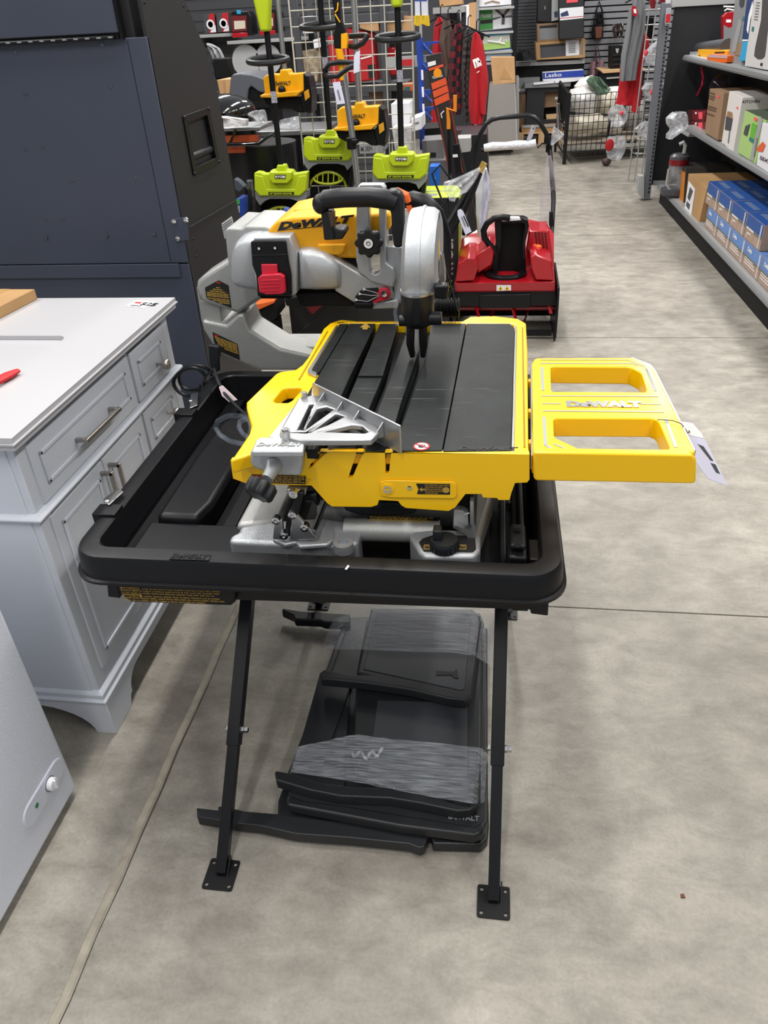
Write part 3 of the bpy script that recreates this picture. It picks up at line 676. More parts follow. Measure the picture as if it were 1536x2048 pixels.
strip([(1084, 735), (1086, 781)], .006); strip([(1293, 738), (1311, 782)], .006); strip([(1083, 792), (1316, 793)], .004)
strip([(1084, 807), (1122, 808)], .004); strip([(1280, 808), (1321, 809)], .004); strip([(1086, 822), (1327, 824)], .0045)
strip([(1088, 834), (1091, 890), (1110, 902)], .006); strip([(1108, 888), (1144, 903), (1355, 905)], .004); strip([(1331, 838), (1352, 895)], .006)
m.done('wear_strips', mat('worn_aluminium', '#a5a7a9', .45, .6), et, label='bare aluminium raised strips')
F = frame(az(1134, 814, ZT+.0004), az(1274, 815, ZT+.0004), az(1131, 801, ZT+.0004)); w = (az(1274, 815, ZT)-F[0]).length
text('extension_logo', 'DeWALT', (F[0]+F[2]*.002+Z*.0008, F[1], F[2]), .034, ALU, et, bold=.0026, ext=.0006, sx=w/.128*1.0)
m = M(); m.prism([F[0]+F[1]*.01, F[0]+F[1]*w*1.0, F[0]+F[1]*w*1.0+V((0, .0015, 0)), F[0]+F[1]*.01+V((0, .0015, 0))], (0, 0, .0006)); m.done('logo_underline', ALU, et)
m = M(); A, B = az(1080, 921, ZT+.0), az(1382, 926, ZT+.0); A = ay(1080, 916, YF+.006); 
A, B = az(1082, 907, ZT+.0002), az(1384, 911, ZT+.0002); t = (B-A).normalized(); nn = V((-t.y, t.x, 0))
for i in range(57):
    p = A.lerp(B, i/56); l = .008 if i % 4 == 0 else .005; m.prism([p-t*.0003, p+t*.0003, p+t*.0003+nn*l, p-t*.0003+nn*l], (0, 0, .0005))
m.done('ruler_marks', MATS['ruler_ink'], et)
for k, t_ in enumerate(('9', '10', '11', '12', '13', '14', '15', '16')):
    text('ruler_number', t_, (A.lerp(B, .05+k*.128)+nn*.0088, t, nn), .008, MATS['ruler_ink'], et)
m = M(); 
for p in ((1060, 758), (1060, 818), (1060, 880)): q = az(*p, ZT-.01); m.box(q.x-.004, q.x+.012, q.y-.008, q.y+.008, ZT-.03, ZT-.012)
m.done('extension_hooks', YEL, et, bevel=.002)
# ---- price tag
tg = thing('price_tag', 'white paper price tag hanging from the yellow side extension', 'tag')
TP = [(1361, 850), (1358, 842), (1385, 846), (1404, 868), (1456, 973), (1416, 958), (1392, 925)]
pA = az(1360, 846, .874); nrm = V((.25, -.35, .9)); Q = [apl(*p, pA, nrm) for p in TP]
m = M(); m.prism(Q, nrm.normalized()*.0006); m.done('card', mat('tag_card', '#aaa8b8', .6), tg)
Q = [apl(*p, pA+nrm.normalized()*.0008, nrm) for p in ((1359, 843), (1385, 847), (1403, 867), (1407, 877), (1370, 868))]; m = M(); m.prism(Q, nrm.normalized()*.0003); m.done('tag_top', mat('tag_top', '#d6c8c2', .6), tg)
m = M(); 
for q in (((1395, 888), (1407, 893), (1427, 922), (1421, 921)), ((1421, 926), (1431, 929), (1440, 948), (1432, 945))):
    m.prism([apl(*p, pA+nrm.normalized()*.0008, nrm) for p in q], nrm.normalized()*.0003)
m.done('marker_strokes', INK, tg, label='black marker strokes')
m = M(); c = apl(1374, 863, pA+nrm.normalized()*.001, nrm); m.tube([c+V((.005*math.cos(t), .004*math.sin(t), 0)) for t in [i*math.pi/6 for i in range(12)]], .001, 6, closed=True)
m.tube([c, az(1362, 847, .886), az(1345, 841, .884), az(1316, 839, .883), az(1312, 846, .865)], .0009, 6); m.done('string', INK, tg)
# ---- rip fence
fn = thing('rip_fence', 'silver cast triangular rip fence clamped on the left of the saw table', 'fence')
K = [(596, 797), (604, 793), (622, 791), (655, 793), (668, 803), (696, 816), (719, 836), (756, 849), (758, 866), (742, 880), (600, 881), (569, 874), (559, 866), (563, 855)]
hs = [[(619, 807), (628, 807), (606, 857), (594, 860)], [(634, 817), (652, 812), (668, 818), (612, 858), (614, 850)], [(672, 826), (690, 832), (654, 850), (624, 861)], [(704, 849), (724, 851), (737, 863), (729, 866), (640, 863)]]
m = M(); m.holed(zz(K, .922), [zz(h, .922) for h in hs], (0, 0, -.012)); m.done('fence_casting', ALU, fn, bevel=.003, seg=3)
a, b = az(624, 766, .945), az(799, 852, .945); t = (b-a).normalized(); n = V((-t.y, t.x, 0))*.004
m = M(); c, d = az(626, 792, .893), az(799, 897, .888); m.prism([a-n*0, b-n*0, V((b.x, b.y, .888)), V((a.x, a.y, .888))], n); fp = m.done('fence_plate', ALU, fn, bevel=.001)
m = M()
for k in (.14, .36, .56, .82):
    p = a.lerp(b, k); q = p+V((-t.y, t.x, 0))*-.03; m.prism([V((p.x, p.y, .938)), V((p.x, p.y, .905)), V((q.x, q.y, .91))], t*.004)
m.done('ribs', ALU, fn, bevel=.0015)
m = M(); m.prism(zz([(537, 874), (583, 817), (598, 810), (612, 798), (622, 790), (624, 772), (640, 800), (600, 868), (585, 882)], .888), (0, 0, -.006)); m.done('slide_plate', SIL, fn, bevel=.002)
m = M(); m.prism(zz([(576, 874), (614, 797), (622, 797), (586, 876)], .915), (0, 0, -.025)); m.done('slide_bar', ALU, fn, bevel=.003)
c = az(571, 866, .93); m = M(); m.cyl(c-Z*.02, c+Z*.006, .009, seg=16); m.cyl(c+Z*.006, c+Z*.009, .006, seg=12); c2 = az(608, 790, .925); m.cyl(c2-Z*.01, c2+Z*.006, .007, seg=12); m.done('fence_bolts', CHR, fn)
YB = YF-.026
m = M(); bt = [(501, 900), (506, 883), (512, 878), (606, 876), (613, 884), (606, 900)]
m.prism(zz([(503, 903), (512, 878), (610, 876), (606, 903)], .916), (0, 0, -.012)); m.done('clamp_cap', SIL, fn, bevel=.003, seg=3)
m = M(); m.prism(yz([(500, 903), (606, 905), (603, 948), (598, 953), (553, 951), (507, 937), (500, 926)], YB), (0, .06, 0)); m.done('clamp_body', SIL, fn, bevel=.005, seg=3)
F = frame(az(512, 893, .9165), az(596, 893, .9165), az(512, 880, .9165)); text('embossed_logo', 'DeWALT', (F[0]+F[2]*.002, F[1], F[2]), .018, SIL2, fn, bold=.0006, ext=.0012, sx=1.15, shear=.1)
c = ay(546, 938, YB-.012); m = M(); m.tube([ay(548, 930, YB), c, ay(534, 958, YB-.035)], [.017, .014, .011], 16); m.done('clamp_screw_boss', SIL, fn)
c = ay(529, 965, YB-.045); m = M(); m.star(c, (-.35, -.75, -.55), .026, .03, 8, .13); m.done('clamp_knob', GRIP, fn, bevel=.002, label='black star knob')
m = M(); m.prism(yz([(503, 949), (612, 952), (611, 968), (503, 965)], YF-.001), (0, -.0008, 0)); wl = m.done('warning_label', INK, tb)
F = frame(ay(506, 965, YF-.002), ay(609, 967, YF-.002), ay(506, 951, YF-.002)); random.seed(5); m = M(); lines(m, F, .118, .016, 5).done('warning_print', GOLD, wl)
m = M(); m.fbox((F[0]+F[2]*.012, F[1], F[2]), 0, .02, 0, .004, .0004, .0009); m.done('warning_word', MRED, wl)
# ---- base casting in the tray
m = M(); m.prism(zz([(457, 1082), (461, 1070), (477, 1063), (480, 1052), (532, 1042), (640, 1034), (720, 1045), (722, 1062), (716, 1086), (640, 1090)], .69), (0, 0, -.085)); m.done('base_casting', SIL, sw, bevel=.010, seg=4)
m = M(); m.prism(zz([(818, 1070), (826, 1062), (862, 1058), (945, 1058), (962, 1072), (961, 1100), (950, 1112), (850, 1112), (838, 1104)], .70), (0, 0, -.085)); m.done('base_casting', SIL, sw, bevel=.010, seg=4)
m = M(); A, B = az(690, 1058, .68), az(880, 1064, .68); m.tube([A, B], .024, 18); m.tube([az(640, 1020, .66), az(950, 1018, .66)], .04, 18); m.done('cross_tube', SIL2, sw)
m = M(); m.prism(zz([(915, 1075), (962, 1072), (985, 1000), (975, 900), (930, 900), (930, 1000)], .665), (0, 0, -.05)); m.prism(zz([(470, 1050), (560, 1042), (640, 860), (590, 830)], .655), (0, 0, -.04)); m.done('base_side_rails', SIL2, sw, bevel=.012, seg=4)
m = M(); m.prism(zz([(592, 1083), (570, 1088), (545, 1078), (546, 1068), (560, 1056), (640, 1052), (668, 1058), (668, 1078), (655, 1088), (598, 1092)], .698), (0, 0, -.01)); m.done('mount_pad', SIL, sw, bevel=.003)
c = az(686, 1084, .7); m = M(); m.lathe([(.02, -.02), (.02, 0), (.0105, 0), (.0105, -.012), (.0001, -.012)], c, Z, 24); m.done('bolt_boss', SIL, sw)
# knob panel
Pn = zz([(838, 1085), (845, 1078), (868, 1070), (888, 1070), (950, 1073), (952, 1098), (946, 1104), (848, 1103)], .7012); m = M(); m.prism(Pn, (0, 0, .0008)); kp = m.done('knob_panel', INK, sw)
c = az(889, 1094, .7035); m = M(); m.lathe([(.027, -.002), (.027, .014), (.025, .019), (.0001, .0195)], c, Z, 32)
for i in range(20):
    t_ = i*math.pi/10; m.cyl(c+V((.0265*math.cos(t_), .0265*math.sin(t_), 0)), c+V((.0265*math.cos(t_), .0265*math.sin(t_), .014)), .0025, seg=6)
kn = m.done('rotary_knob', GRIP, kp, label='black ribbed rotary knob')
A = az(876, 1072, .724); m = M(); m.prism([c+V((-.022, -.006, .018)), c+V((-.004, -.006, .018)), c+V((-.006, .018, .018)), c+V((-.022, .018, .018))], (0, 0, .022)); m.done('knob_grip', GRIP, kn, bevel=.003)
m = M()
for q in ((855, 1094), (925, 1094)):
    o = az(*q, .7022); s_ = .0065
    for a_, b_ in ((V((-s_, -s_, 0)), V((s_, -s_, 0))), (V((s_, -s_, 0)), V((s_, s_, 0))), (V((s_, s_, 0)), V((-s_, s_, 0))), (V((-s_, s_, 0)), V((-s_, -s_, 0)))): m.tube([o+a_, o+b_], .0008, 4)
    m.tube([o+V((-.003, -.003, 0)), o+V((-.003, .003, 0)), o+V((.003, .003, 0)), o+V((.003, -.003, 0))], .0007, 4)
m.done('panel_symbols', GOLD, kp)
# front support bracket
m = M(); A = yz([(598, 990), (612, 992), (594, 1068), (578, 1076), (565, 1073), (569, 1030)], 1.19); m.prism(yz([(597, 985), (608, 986), (596, 1030), (579, 1074), (568, 1073), (573, 1036)], 1.17), (0, .014, 0)); m.done('brace', BLKS, sw, bevel=.002)
m = M(); m.prism(yz([(578, 1082), (583, 1032), (590, 1022), (597, 1034), (620, 1058), (634, 1080)], 1.168), (0, .01, 0)); m.prism(yz([(545, 1080), (547, 1055), (555, 1040), (564, 1040), (568, 1080)], 1.165), (0, .012, 0)); m.done('bracket_casting', ALU, sw, bevel=.003)
m = M()
for q in ((552, 1041), (609, 1055), (568, 1071), (585, 1030), (587, 988)): c = ay(*q, 1.163); m.lathe([(.0085, .01), (.0085, -.003), (.004, -.004), (.001, -.002)], c, Y, 12)
m.done('bracket_screws', CHR, sw)
m = M(); m.tube([ay(627, 1064, 1.17), ay(650, 1005, 1.3)], .006, 12); m.done('guide_rod', CHR, sw)
m = M(); m.prism(yz([(573, 978), (612, 980), (611, 990), (604, 992), (580, 989), (573, 986)], 1.2), (0, .3, 0)); m.done('roller_bracket', ALU, sw, bevel=.002)
m = M(); c = ay(625, 992, 1.235); m.cyl(c-X*.012, c+X*.006, .012, seg=18); m.cyl(c+X*.006, c+X*.012, .019, seg=18); m.done('roller', BLKS, sw)
m = M(); P = yz([(940, 1003), (947, 1003), (948, 1048), (951, 1052), (951, 1078), (945, 1081), (938, 1078), (928, 1066), (906, 1056), (906, 1052), (915, 1052), (936, 1062), (942, 1066), (944, 1052), (940, 1048)], 1.2); m.prism(P, (0, .55, 0)); m.done('guide_rail', ALU, sw, label='extruded aluminium guide rail')
m = M(); m.tube(yz([(939, 1026), (931, 1028), (928, 1034)], 1.2), .002, 6); m.prism(yz([(908, 1020), (926, 1022), (936, 1030), (938, 1062), (925, 1062), (906, 1052)], 1.22), (0, .02, 0)); m.done('rail_bracket', SIL2, sw, bevel=.002)
m = M(); m.prism(zz([(730, 1042), (736, 1036), (880, 1036), (876, 1044), (850, 1046)], .702), (0, 0, .001)); m.done('base_label', INK, sw)
F = (az(738, 1043, .7035), X, Y); random.seed(9); m = M(); lines(m, F, .15, .02, 4).done('base_label_print', GOLD, sw)
# black motor block below the left part of the table
m = M(); m.prism(yz([(490, 969), (545, 970), (540, 992), (510, 1000), (495, 990)], 1.3), (0, .1, 0)); m.done('pump_cover', BLK, sw, bevel=.004)
# ---- rear cast arm
AY = 2.06
m = M(); m.prism(yz([(392, 572), (394, 562), (405, 552), (452, 522), (470, 515), (560, 515), (560, 590), (524, 598), (478, 627), (470, 626), (402, 604)], AY), (0, .10, 0)); ua = m.done('upper_arm', SIL2, sw, bevel=.012, seg=4)
m = M(); m.prism(yz([(392, 574), (402, 600), (440, 612), (445, 650), (408, 660), (402, 640)], AY+.02), (0, .10, 0)); m.done('arm_column', SIL2, sw, bevel=.008, seg=3)
m = M(); m.prism(yz([(403, 640), (452, 650), (475, 628), (488, 628), (500, 660), (560, 697), (645, 716), (640, 728), (600, 742), (520, 742), (447, 712), (432, 702), (406, 660)], AY), (0, .13, 0)); la = m.done('lower_arm', SIL2, sw, bevel=.012, seg=4)
m = M(); m.prism(yz([(555, 694), (700, 694), (700, 722), (600, 716)], AY+.05), (0, .12, 0)); m.done('rear_beam', SIL2, sw, bevel=.006, seg=3)
for nm, P, par in (('upper', [(410, 575), (436, 561), (440, 562), (457, 571), (463, 616), (413, 597)], ua), ('lower', [(425, 664), (475, 688), (480, 720), (441, 703), (428, 684)], la)):
    Q = yz(P, AY-.0006); m = M(); m.prism(Q, (0, -.0008, 0)); wl = m.done('warning_label', INK, par, label='gold and black warning label')
    m = M(); random.seed(4)
    yb = 575 if nm == 'upper' else 672
    for k in range(9 if nm == 'upper' else 7):
        if nm == 'upper': x0, x1, yy = 414, 455+k*.6, 574+k*3.2+(k > 5)*(k-5)*1.5; s_ = .12; x0 += (k > 6)*(k-6)*12; 
        else: x0, x1, yy = 429+k*2+(k > 4)*8, 474+k*.4, 672+k*4; s_ = .42
        if nm == 'upper' and k < 3: x0 += (3-k)*6; x1 -= (3-k)*5
        x = x0
        while x < x1:
            l = random.uniform(4, 10); xe = min(x+l, x1); yy0 = yy+(x-x0)*s_*.9; m.prism(yz([(x, yy0), (xe, yy0+(xe-x)*s_), (xe, yy0+1.9+(xe-x)*s_), (x, yy0+1.9)], AY-.0016), (0, -.0004, 0)); x = xe+.8
    m.done('label_print', GOLD, wl)
    m = M(); x, y_ = (433, 563) if nm == 'upper' else (428, 669); m.prism(yz([(x, y_), (x+8, y_+2), (x+8, y_+5), (x, y_+3)], AY-.0016), (0, -.0006, 0)); m.done('red_mark', MRED, wl)
# ---- motor head
HY = 1.95
m = M(); m.prism(yz([(443, 447), (462, 433), (465, 443), (467, 470), (449, 478)], HY+.14), (0, .006, 0))
for k in range(3): m.tube(yz([(444+k*.6, 449+k*5), (463+k*.6, 436+k*5)], HY+.137), .0016, 4)
m.done('cooling_plate', LGR, sw)
m = M(); m.prism(yz([(449, 462), (455, 455), (484, 457), (490, 451), (530, 452), (545, 458), (545, 560), (456, 530)], HY+.06), (0, .2, 0)); m.done('rear_housing', SIL2, sw, bevel=.006, seg=3)
c = ay(461, 458, HY+.09); m = M(); m.lathe([(.012, -.004), (.012, .002), (.005, .002), (.0001, 0)], c, Z, 14); m.done('housing_bolt', CHR, sw)
def dome(name, px_, y, d, front, mt=SIL, bev=.0):
    """body whose front face is inset for a rounded look"""
    P = yz(px_, y); c = sum(P, V())/len(P); L = []
    for k, dy in ((.72, 0), (.86, .006), (.95, .016), (1, .034), (1, d)): L.append([c+(p-c)*k+V((0, dy, 0)) for p in P])
    m = M(); m.loft(L); return m.done(name, mt, sw, ang=50, sub=0)
dome('drive_housing', [(457, 520), (459, 505), (466, 490), (477, 478), (495, 472), (514, 472), (520, 588), (495, 584), (470, 579), (462, 572), (459, 558)], HY, .14, 0)
m = M(); m.prism(yz([(507, 475), (579, 473), (592, 502), (594, 586), (587, 592), (516, 593), (507, 540)], HY-.012), (0, .15, 0)); m.done('latch_housing', SIL, sw, bevel=.004, seg=3)
m = M(); m.prism(yz([(501, 485), (504, 482), (567, 481), (571, 484), (576, 520), (582, 551), (583, 591), (515, 593), (512, 551), (504, 530)], HY-.022), (0, .012, 0)); lp = m.done('latch_plate', BLK, sw, bevel=.003, seg=3)
m = M(); m.prism(yz([(503, 510), (575, 508), (575, 512), (504, 514)], HY-.024), (0, .004, 0)); m.done('plate_crease', BLK, lp, bevel=.001)
m = M()
for q in ((518, 497), (550, 496)): c = ay(*q, HY-.022); m.lathe([(.0075, .002), (.007, -.001), (.0058, -.0012), (.0001, -.0002)], c, Y, 14)
m.done('screw_wells', BLKM, lp)
m = M()
for q in ((518, 497), (550, 496)): c = ay(*q, HY-.0235); m.lathe([(.0042, .001), (.0036, -.001), (.0015, -.001), (.0001, 0)], c, Y, 10)
m.done('plate_screws', CHR, lp)
m = M(); m.prism(yz([(522, 529), (554, 529), (556, 552), (524, 553)], HY-.028), (0, .008, 0)); la_ = m.done('latch_tongue', RED, sw, bevel=.002)
m = M(); m.prism(yz([(515, 557), (523, 550), (559, 548), (568, 553), (571, 585), (563, 589), (533, 590), (518, 585)], HY-.04), (0, .016, 0))
lt = m.done('latch', RED, sw, bevel=.003, seg=3, label='red plastic latch')
m = M()
for k in range(4): m.tube(yz([(523, 561+k*7), (558, 560+k*7)], HY-.041), .0016, 6)
m.done('latch_ribs', RED, lt)
m = M(); m.prism(yz([(518, 593), (586, 592), (580, 598), (522, 598)], HY-.01), (0, .08, 0)); m.prism(yz([(590, 586), (672, 584), (708, 606), (790, 606), (788, 613), (600, 612)], HY+.03), (0, .18, 0)); m.done('under_cover', BLKM, sw, bevel=.003)
dome('motor_housing', [(592, 505), (600, 502), (620, 502), (645, 509), (668, 522), (680, 534), (683, 556), (682, 580), (665, 584), (630, 585), (594, 583)], HY-.004, .14, 0)
m = M(); m.prism(yz([(655, 514), (672, 520), (741, 561), (774, 562), (783, 572), (786, 586), (781, 598), (770, 604), (710, 607), (671, 583), (660, 560)], HY+.012), (0, .05, 0)); m.done('head_arm', SIL, sw, bevel=.004, seg=3)
m = M(); m.holed(yz([(713, 377), (718, 370), (765, 370), (770, 377), (771, 526), (786, 537), (790, 556), (786, 576), (741, 563), (717, 543), (712, 520)], HY), [yz([(738, 396), (757, 396), (760, 540), (756, 547), (749, 550), (742, 547), (739, 540)], HY)], (0, .035, 0)); m.done('slotted_bracket', SIL, sw, bevel=.003, seg=3)
c = ay(738, 485, HY-.03); m = M(); m.star(c+V((0, .012, 0)), (0, -1, -.05), .0335, .022, 8, .1); kk = m.done('height_knob', GRIP, sw, bevel=.002, label='black eight-lobed knob')
m = M(); m.lathe([(.0145, 0), (.0145, -.0145), (.0115, -.0150), (.0001, -.0148)], c+V((0, .004, 0)), Y, 24); m.done('knob_recess', BLKM, kk)
m = M(); m.lathe([(.0115, -.012), (.0115, -.0170), (.006, -.0170), (.0055, -.013), (.0001, -.013)], c+V((0, .004, 0)), Y, 24); m.done('knob_washer', WHP, kk)
m = M(); m.lathe([(.005, -.012), (.0045, -.016), (.002, -.016), (.0001, -.0145)], c+V((0, .004, 0)), Y, 14); m.done('knob_screw', CHR, kk)
m = M(); m.prism(yz([(709, 605), (710, 594), (718, 583), (728, 577), (756, 575), (762, 590), (758, 604)], HY+.011), (0, -.0012, 0)); ap = m.done('angle_plate', INK, sw)
m = M(); cc = ay(770, 586, HY+.009)
for q in ((713, 600), (720, 588), (729, 579)):
    p = ay(*q, HY+.009); m.prism([p+V((-.005, 0, -.003)), p+V((.005, 0, -.001)), p+V((-.002, 0, .006))], (0, -.0006, 0)); m.tube([p, ay(q[0]+22, q[1]+(3 if q[1] > 580 else 6), HY+.009), ay(762, 590, HY+.009)], .0007, 4)
m.done('angle_scale', WHP, ap)
m = M(); c = ay(769, 586, HY+.01); m.lathe([(.0165, .002), (.0165, -.006), (.0135, -.008), (.0001, -.008)], c, Y, 26); m.prism(yz([(745, 604), (762, 592), (768, 600), (757, 602), (753, 605)], HY+.006), (0, -.004, 0)); ld = m.done('bevel_lever', RED, sw, label='red bevel pointer ring')
m = M(); m.lathe([(.0095, -.008), (.009, -.0105), (.006, -.0105), (.0045, -.0095), (.0001, -.0095)], c, Y, 18); m.done('lever_bolt', CHR, ld)
m = M(); m.prism(yz([(709, 607), (745, 607), (745, 618), (709, 617)], HY), (0, .03, 0)); m.done('stop_block', BLK, sw, bevel=.002)
m = M(); m.prism(yz([(745, 606), (795, 600), (795, 617), (745, 619)], HY+.01), (0, .03, 0)); m.prism(yz([(772, 492), (806, 494), (808, 600), (788, 606), (786, 545), (772, 530)], HY+.02), (0, .06, 0)); m.done('pivot_casting', SIL, sw, bevel=.003)
m = M(); P = yz([(534, 468), (540, 456), (553, 442), (585, 435), (660, 432), (776, 427), (781, 430), (781, 458), (760, 470), (715, 518), (677, 517), (640, 505), (592, 502), (582, 478)], HY+.04)
m.prism(P, (0, .26, 0)); yc = m.done('motor_cover', YELC, sw, bevel=.012, seg=4)
m = M(); m.prism(yz([(586, 440), (586, 422), (590, 419), (660, 418), (668, 440)], HY+.13), (0, .08, 0)); m.done('cover_vent_box', YELC, yc, bevel=.003)
m = M(); m.prism(yz([(590, 436), (590, 423), (608, 422), (608, 436)], HY+.129), (0, .02, 0)); m.prism(yz([(611, 436), (611, 422), (640, 421), (640, 436)], HY+.129), (0, .02, 0)); m.done('vent_recess', mat('vent_orange', '#c86a10', .6), yc)
m = M(); m.prism(yz([(636, 486), (694, 486), (690, 502), (682, 509), (652, 508), (640, 500)], HY+.041), (0, -.012, 0)); m.done('cover_boss', YELC, yc, bevel=.005, seg=3)
m = M(); m.prism(yz([(655, 510), (680, 518), (718, 519), (716, 545), (700, 540)], HY+.05), (0, .2, 0)); m.done('motor_body', BLKM, sw)
F = frame(ay(554, 460, HY+.039), ay(684, 447, HY+.039), ay(556, 446, HY+.039)); w = (ay(684, 447, HY+.039)-F[0]).length
text('cover_logo', 'DeWALT', (F[0]+F[2]*.001+F[1]*.003, F[1], F[2]), .0235, INK, yc, bold=.0015, shear=.35, sx=w/.0835*.97)
m = M(); m.prism([F[0]+F[1]*0-F[2]*.0025, F[0]+F[1]*w*.86-F[2]*.0025, F[0]+F[1]*w*.86-F[2]*.001, F[0]-F[2]*.001], (0, -.0006, 0)); m.done('logo_underline', INK, yc)
# handle
m = M(); hp_ = yz([(648, 412), (641, 404), (652, 399), (690, 395), (738, 394), (775, 399), (792, 406)], HY-.05)
m.tube([ay(640, 408, HY-.05)]+hp_[2:], [.018, .0225, .023, .023, .023, .021], 18); m.ball(ay(642, 408, HY-.05), (.022, .022, .024)); m.done('handle_grip', GRIP, sw)
m = M(); m.prism(yz([(774, 382), (790, 381), (800, 386), (806, 400), (807, 470), (804, 496), (788, 496), (784, 470), (782, 430), (778, 415), (768, 412)], HY-.062), (0, .045, 0)); m.done('handle_end', GRIP, sw, bevel=.008, seg=3)
m = M(); m.prism(yz([(641, 424), (664, 422), (667, 460), (670, 480), (648, 481), (645, 455)], HY-.06), (0, .035, 0)); m.prism(yz([(646, 470), (672, 458), (688, 460), (691, 468), (684, 479), (648, 481)], HY-.055), (0, .06, 0)); m.done('handle_stem', GRIP, sw, bevel=.004, seg=3)
m = M(); m.prism(yz([(655, 424), (668, 424), (669, 452), (662, 456)], HY-.064), (0, .02, 0)); m.done('trigger', mat('trigger_brown', '#4a3a28', .4), sw, bevel=.002)
# ---- blade guard, blade, nose
XG = -.152
ZN = ay(845, 592, 1.645).z; ZG = ay(850, 413, 1.80).z; XN = ay(836, 600, 1.645).x; XT = ay(849, 430, 1.8).x
mz = lambda z: ZN+(z-.99)/(1.212-.99)*(ZG-ZN)
mx_ = lambda z: XN+(XT-XN)*(z-ZN)/(ZG-ZN)
prof = [(1.60, .99), (1.592, 1.05), (1.596, 1.10), (1.612, 1.145), (1.64, 1.18), (1.68, 1.203), (1.73, 1.212), (1.78, 1.206), (1.83, 1.18), (1.87, 1.135), (1.89, 1.08), (1.89, 1.02), (1.88, .99)]
cy_, cz_ = 1.785, ZN
prof = [(a+.045, mz(b)) for a, b in prof]
def gl(x, k): return [V((mx_(cz_+(b-cz_)*k)+(x-XG)*.86, cy_+(a-cy_)*k, cz_+(b-cz_)*k)) for a, b in prof]
m = M(); m.loft([gl(XG-.046, .84), gl(XG-.043, .92), gl(XG-.034, .98), gl(XG-.012, 1.0), gl(XG-.004, 1.0), gl(XG-.004, 1.018), gl(XG+.004, 1.018), gl(XG+.004, 1), gl(XG+.026, .985), gl(XG+.04, .93), gl(XG+.045, .84)])
bg = m.done('blade_guard', SIL, sw, ang=30)
m = M(); m.lathe([(.001, 0), (.11, 0), (.127, .0003), (.127, .0022), (.11, .0025), (.001, .0025)], ((XN+XT)/2-.004, 1.785, ZN+.005), X, 64); m.done('blade', CHR, sw, label='round diamond blade')
XG2 = (XN+XT)/2-.004
m = M(); m.prism([V((XG2+.041, 1.79+a, 1.085+b)) for a, b in ((-.06, -.01), (-.075, .04), (-.05, .085), (-.01, .105), (0, .07), (-.03, -.04))], (.0012, 0, 0)); gd = m.done('guard_decal', INK, bg)
m = M(); m.prism([V((XG2+.0423, 1.79+a, 1.085+b)) for a, b in ((-.052, .005), (-.06, .04), (-.04, .075), (-.022, .07), (-.035, .01))], (.0008, 0, 0)); m.done('guard_decal_patch', YEL, gd)
m = M(); c = ay(840, 625, 1.625)
L = []
ZB = ay(838, 664, 1.64).z; XG = XN-.004
for z, rx, ry in ((ZB, .022, .02), (ZB+.008, .032, .036), (ZB+.02, .037, .045), (ZN-.01, .038, .05), (ZN, .038, .05)):
    L.append([V((XG+rx*math.cos(t), 1.677+ry*math.sin(t), z)) for t in [i*2*math.pi/24 for i in range(24)]])
m.loft(L); ns = m.done('guard_nose', GRIP, sw, ang=30)
m = M(); m.cyl((XG+.02, 1.66, ZB+.025), (XG+.056, 1.66, ZB+.025), .015, seg=18); m.cyl((XG-.02, 1.66, ZB+.02), (XG-.042, 1.66, ZB+.02), .013, seg=18); m.done('nose_bosses', GRIP, ns, bevel=.002)
m = M(); m.loft([[V((XG+.039*math.cos(t), 1.679+.05*math.sin(t), z)) for t in [i*2*math.pi/24 for i in range(24)]] for z in (ZN-.001, ZN+.005)]); m.done('nose_trim', ALU, ns)
m = M()
for dx in (-.017, .014): m.tube([V((XG+dx*.9, 1.66, ZB+.01)), V((XG+dx, 1.655, (ZB+.89)/2)), V((XG+dx*.8, 1.66, .892))], [.0095, .0095, .006], 12)
m.done('splash_flaps', BLK, ns)
m = M(); m.prism(yz([(867, 572), (893, 571), (896, 576), (895, 595), (888, 600), (869, 597)], 1.63), (0, .03, 0)); m.done('guard_clip', BLK, bg, bevel=.004)
m = M(); m.prism(yz([(880, 505), (886, 512), (890, 540), (891, 562), (884, 572), (878, 560)], 1.80), (0, .03, 0)); m.done('guard_bracket', ALU, bg, bevel=.002)
m = M(); m.tube([ay(810, 470, 1.70), ay(806, 520, 1.68), ay(803, 560, 1.66), ay(794, 600, 1.64), ay(790, 625, 1.63), ay(794, 650, 1.63)], .0048, 10); m.done('water_hose', HOSE, sw, label='clear water hose')
m = M(); m.tube([ay(882, 505, 1.84), ay(895, 550, 1.85), ay(916, 622, 1.82)], .008, 6, flat=.25)
m.done('splash_strap', BLK, sw)
m = M()
for i in range(7): c = ay(872+i*7, 616, 1.95); m.lathe([(.022, 0), (.026, .003), (.026, .005), (.022, .007)], c, X, 20)
m.cyl(ay(866, 616, 1.95), ay(918, 616, 1.95), .021, seg=20); m.done('motor_vent', BLKM, sw)
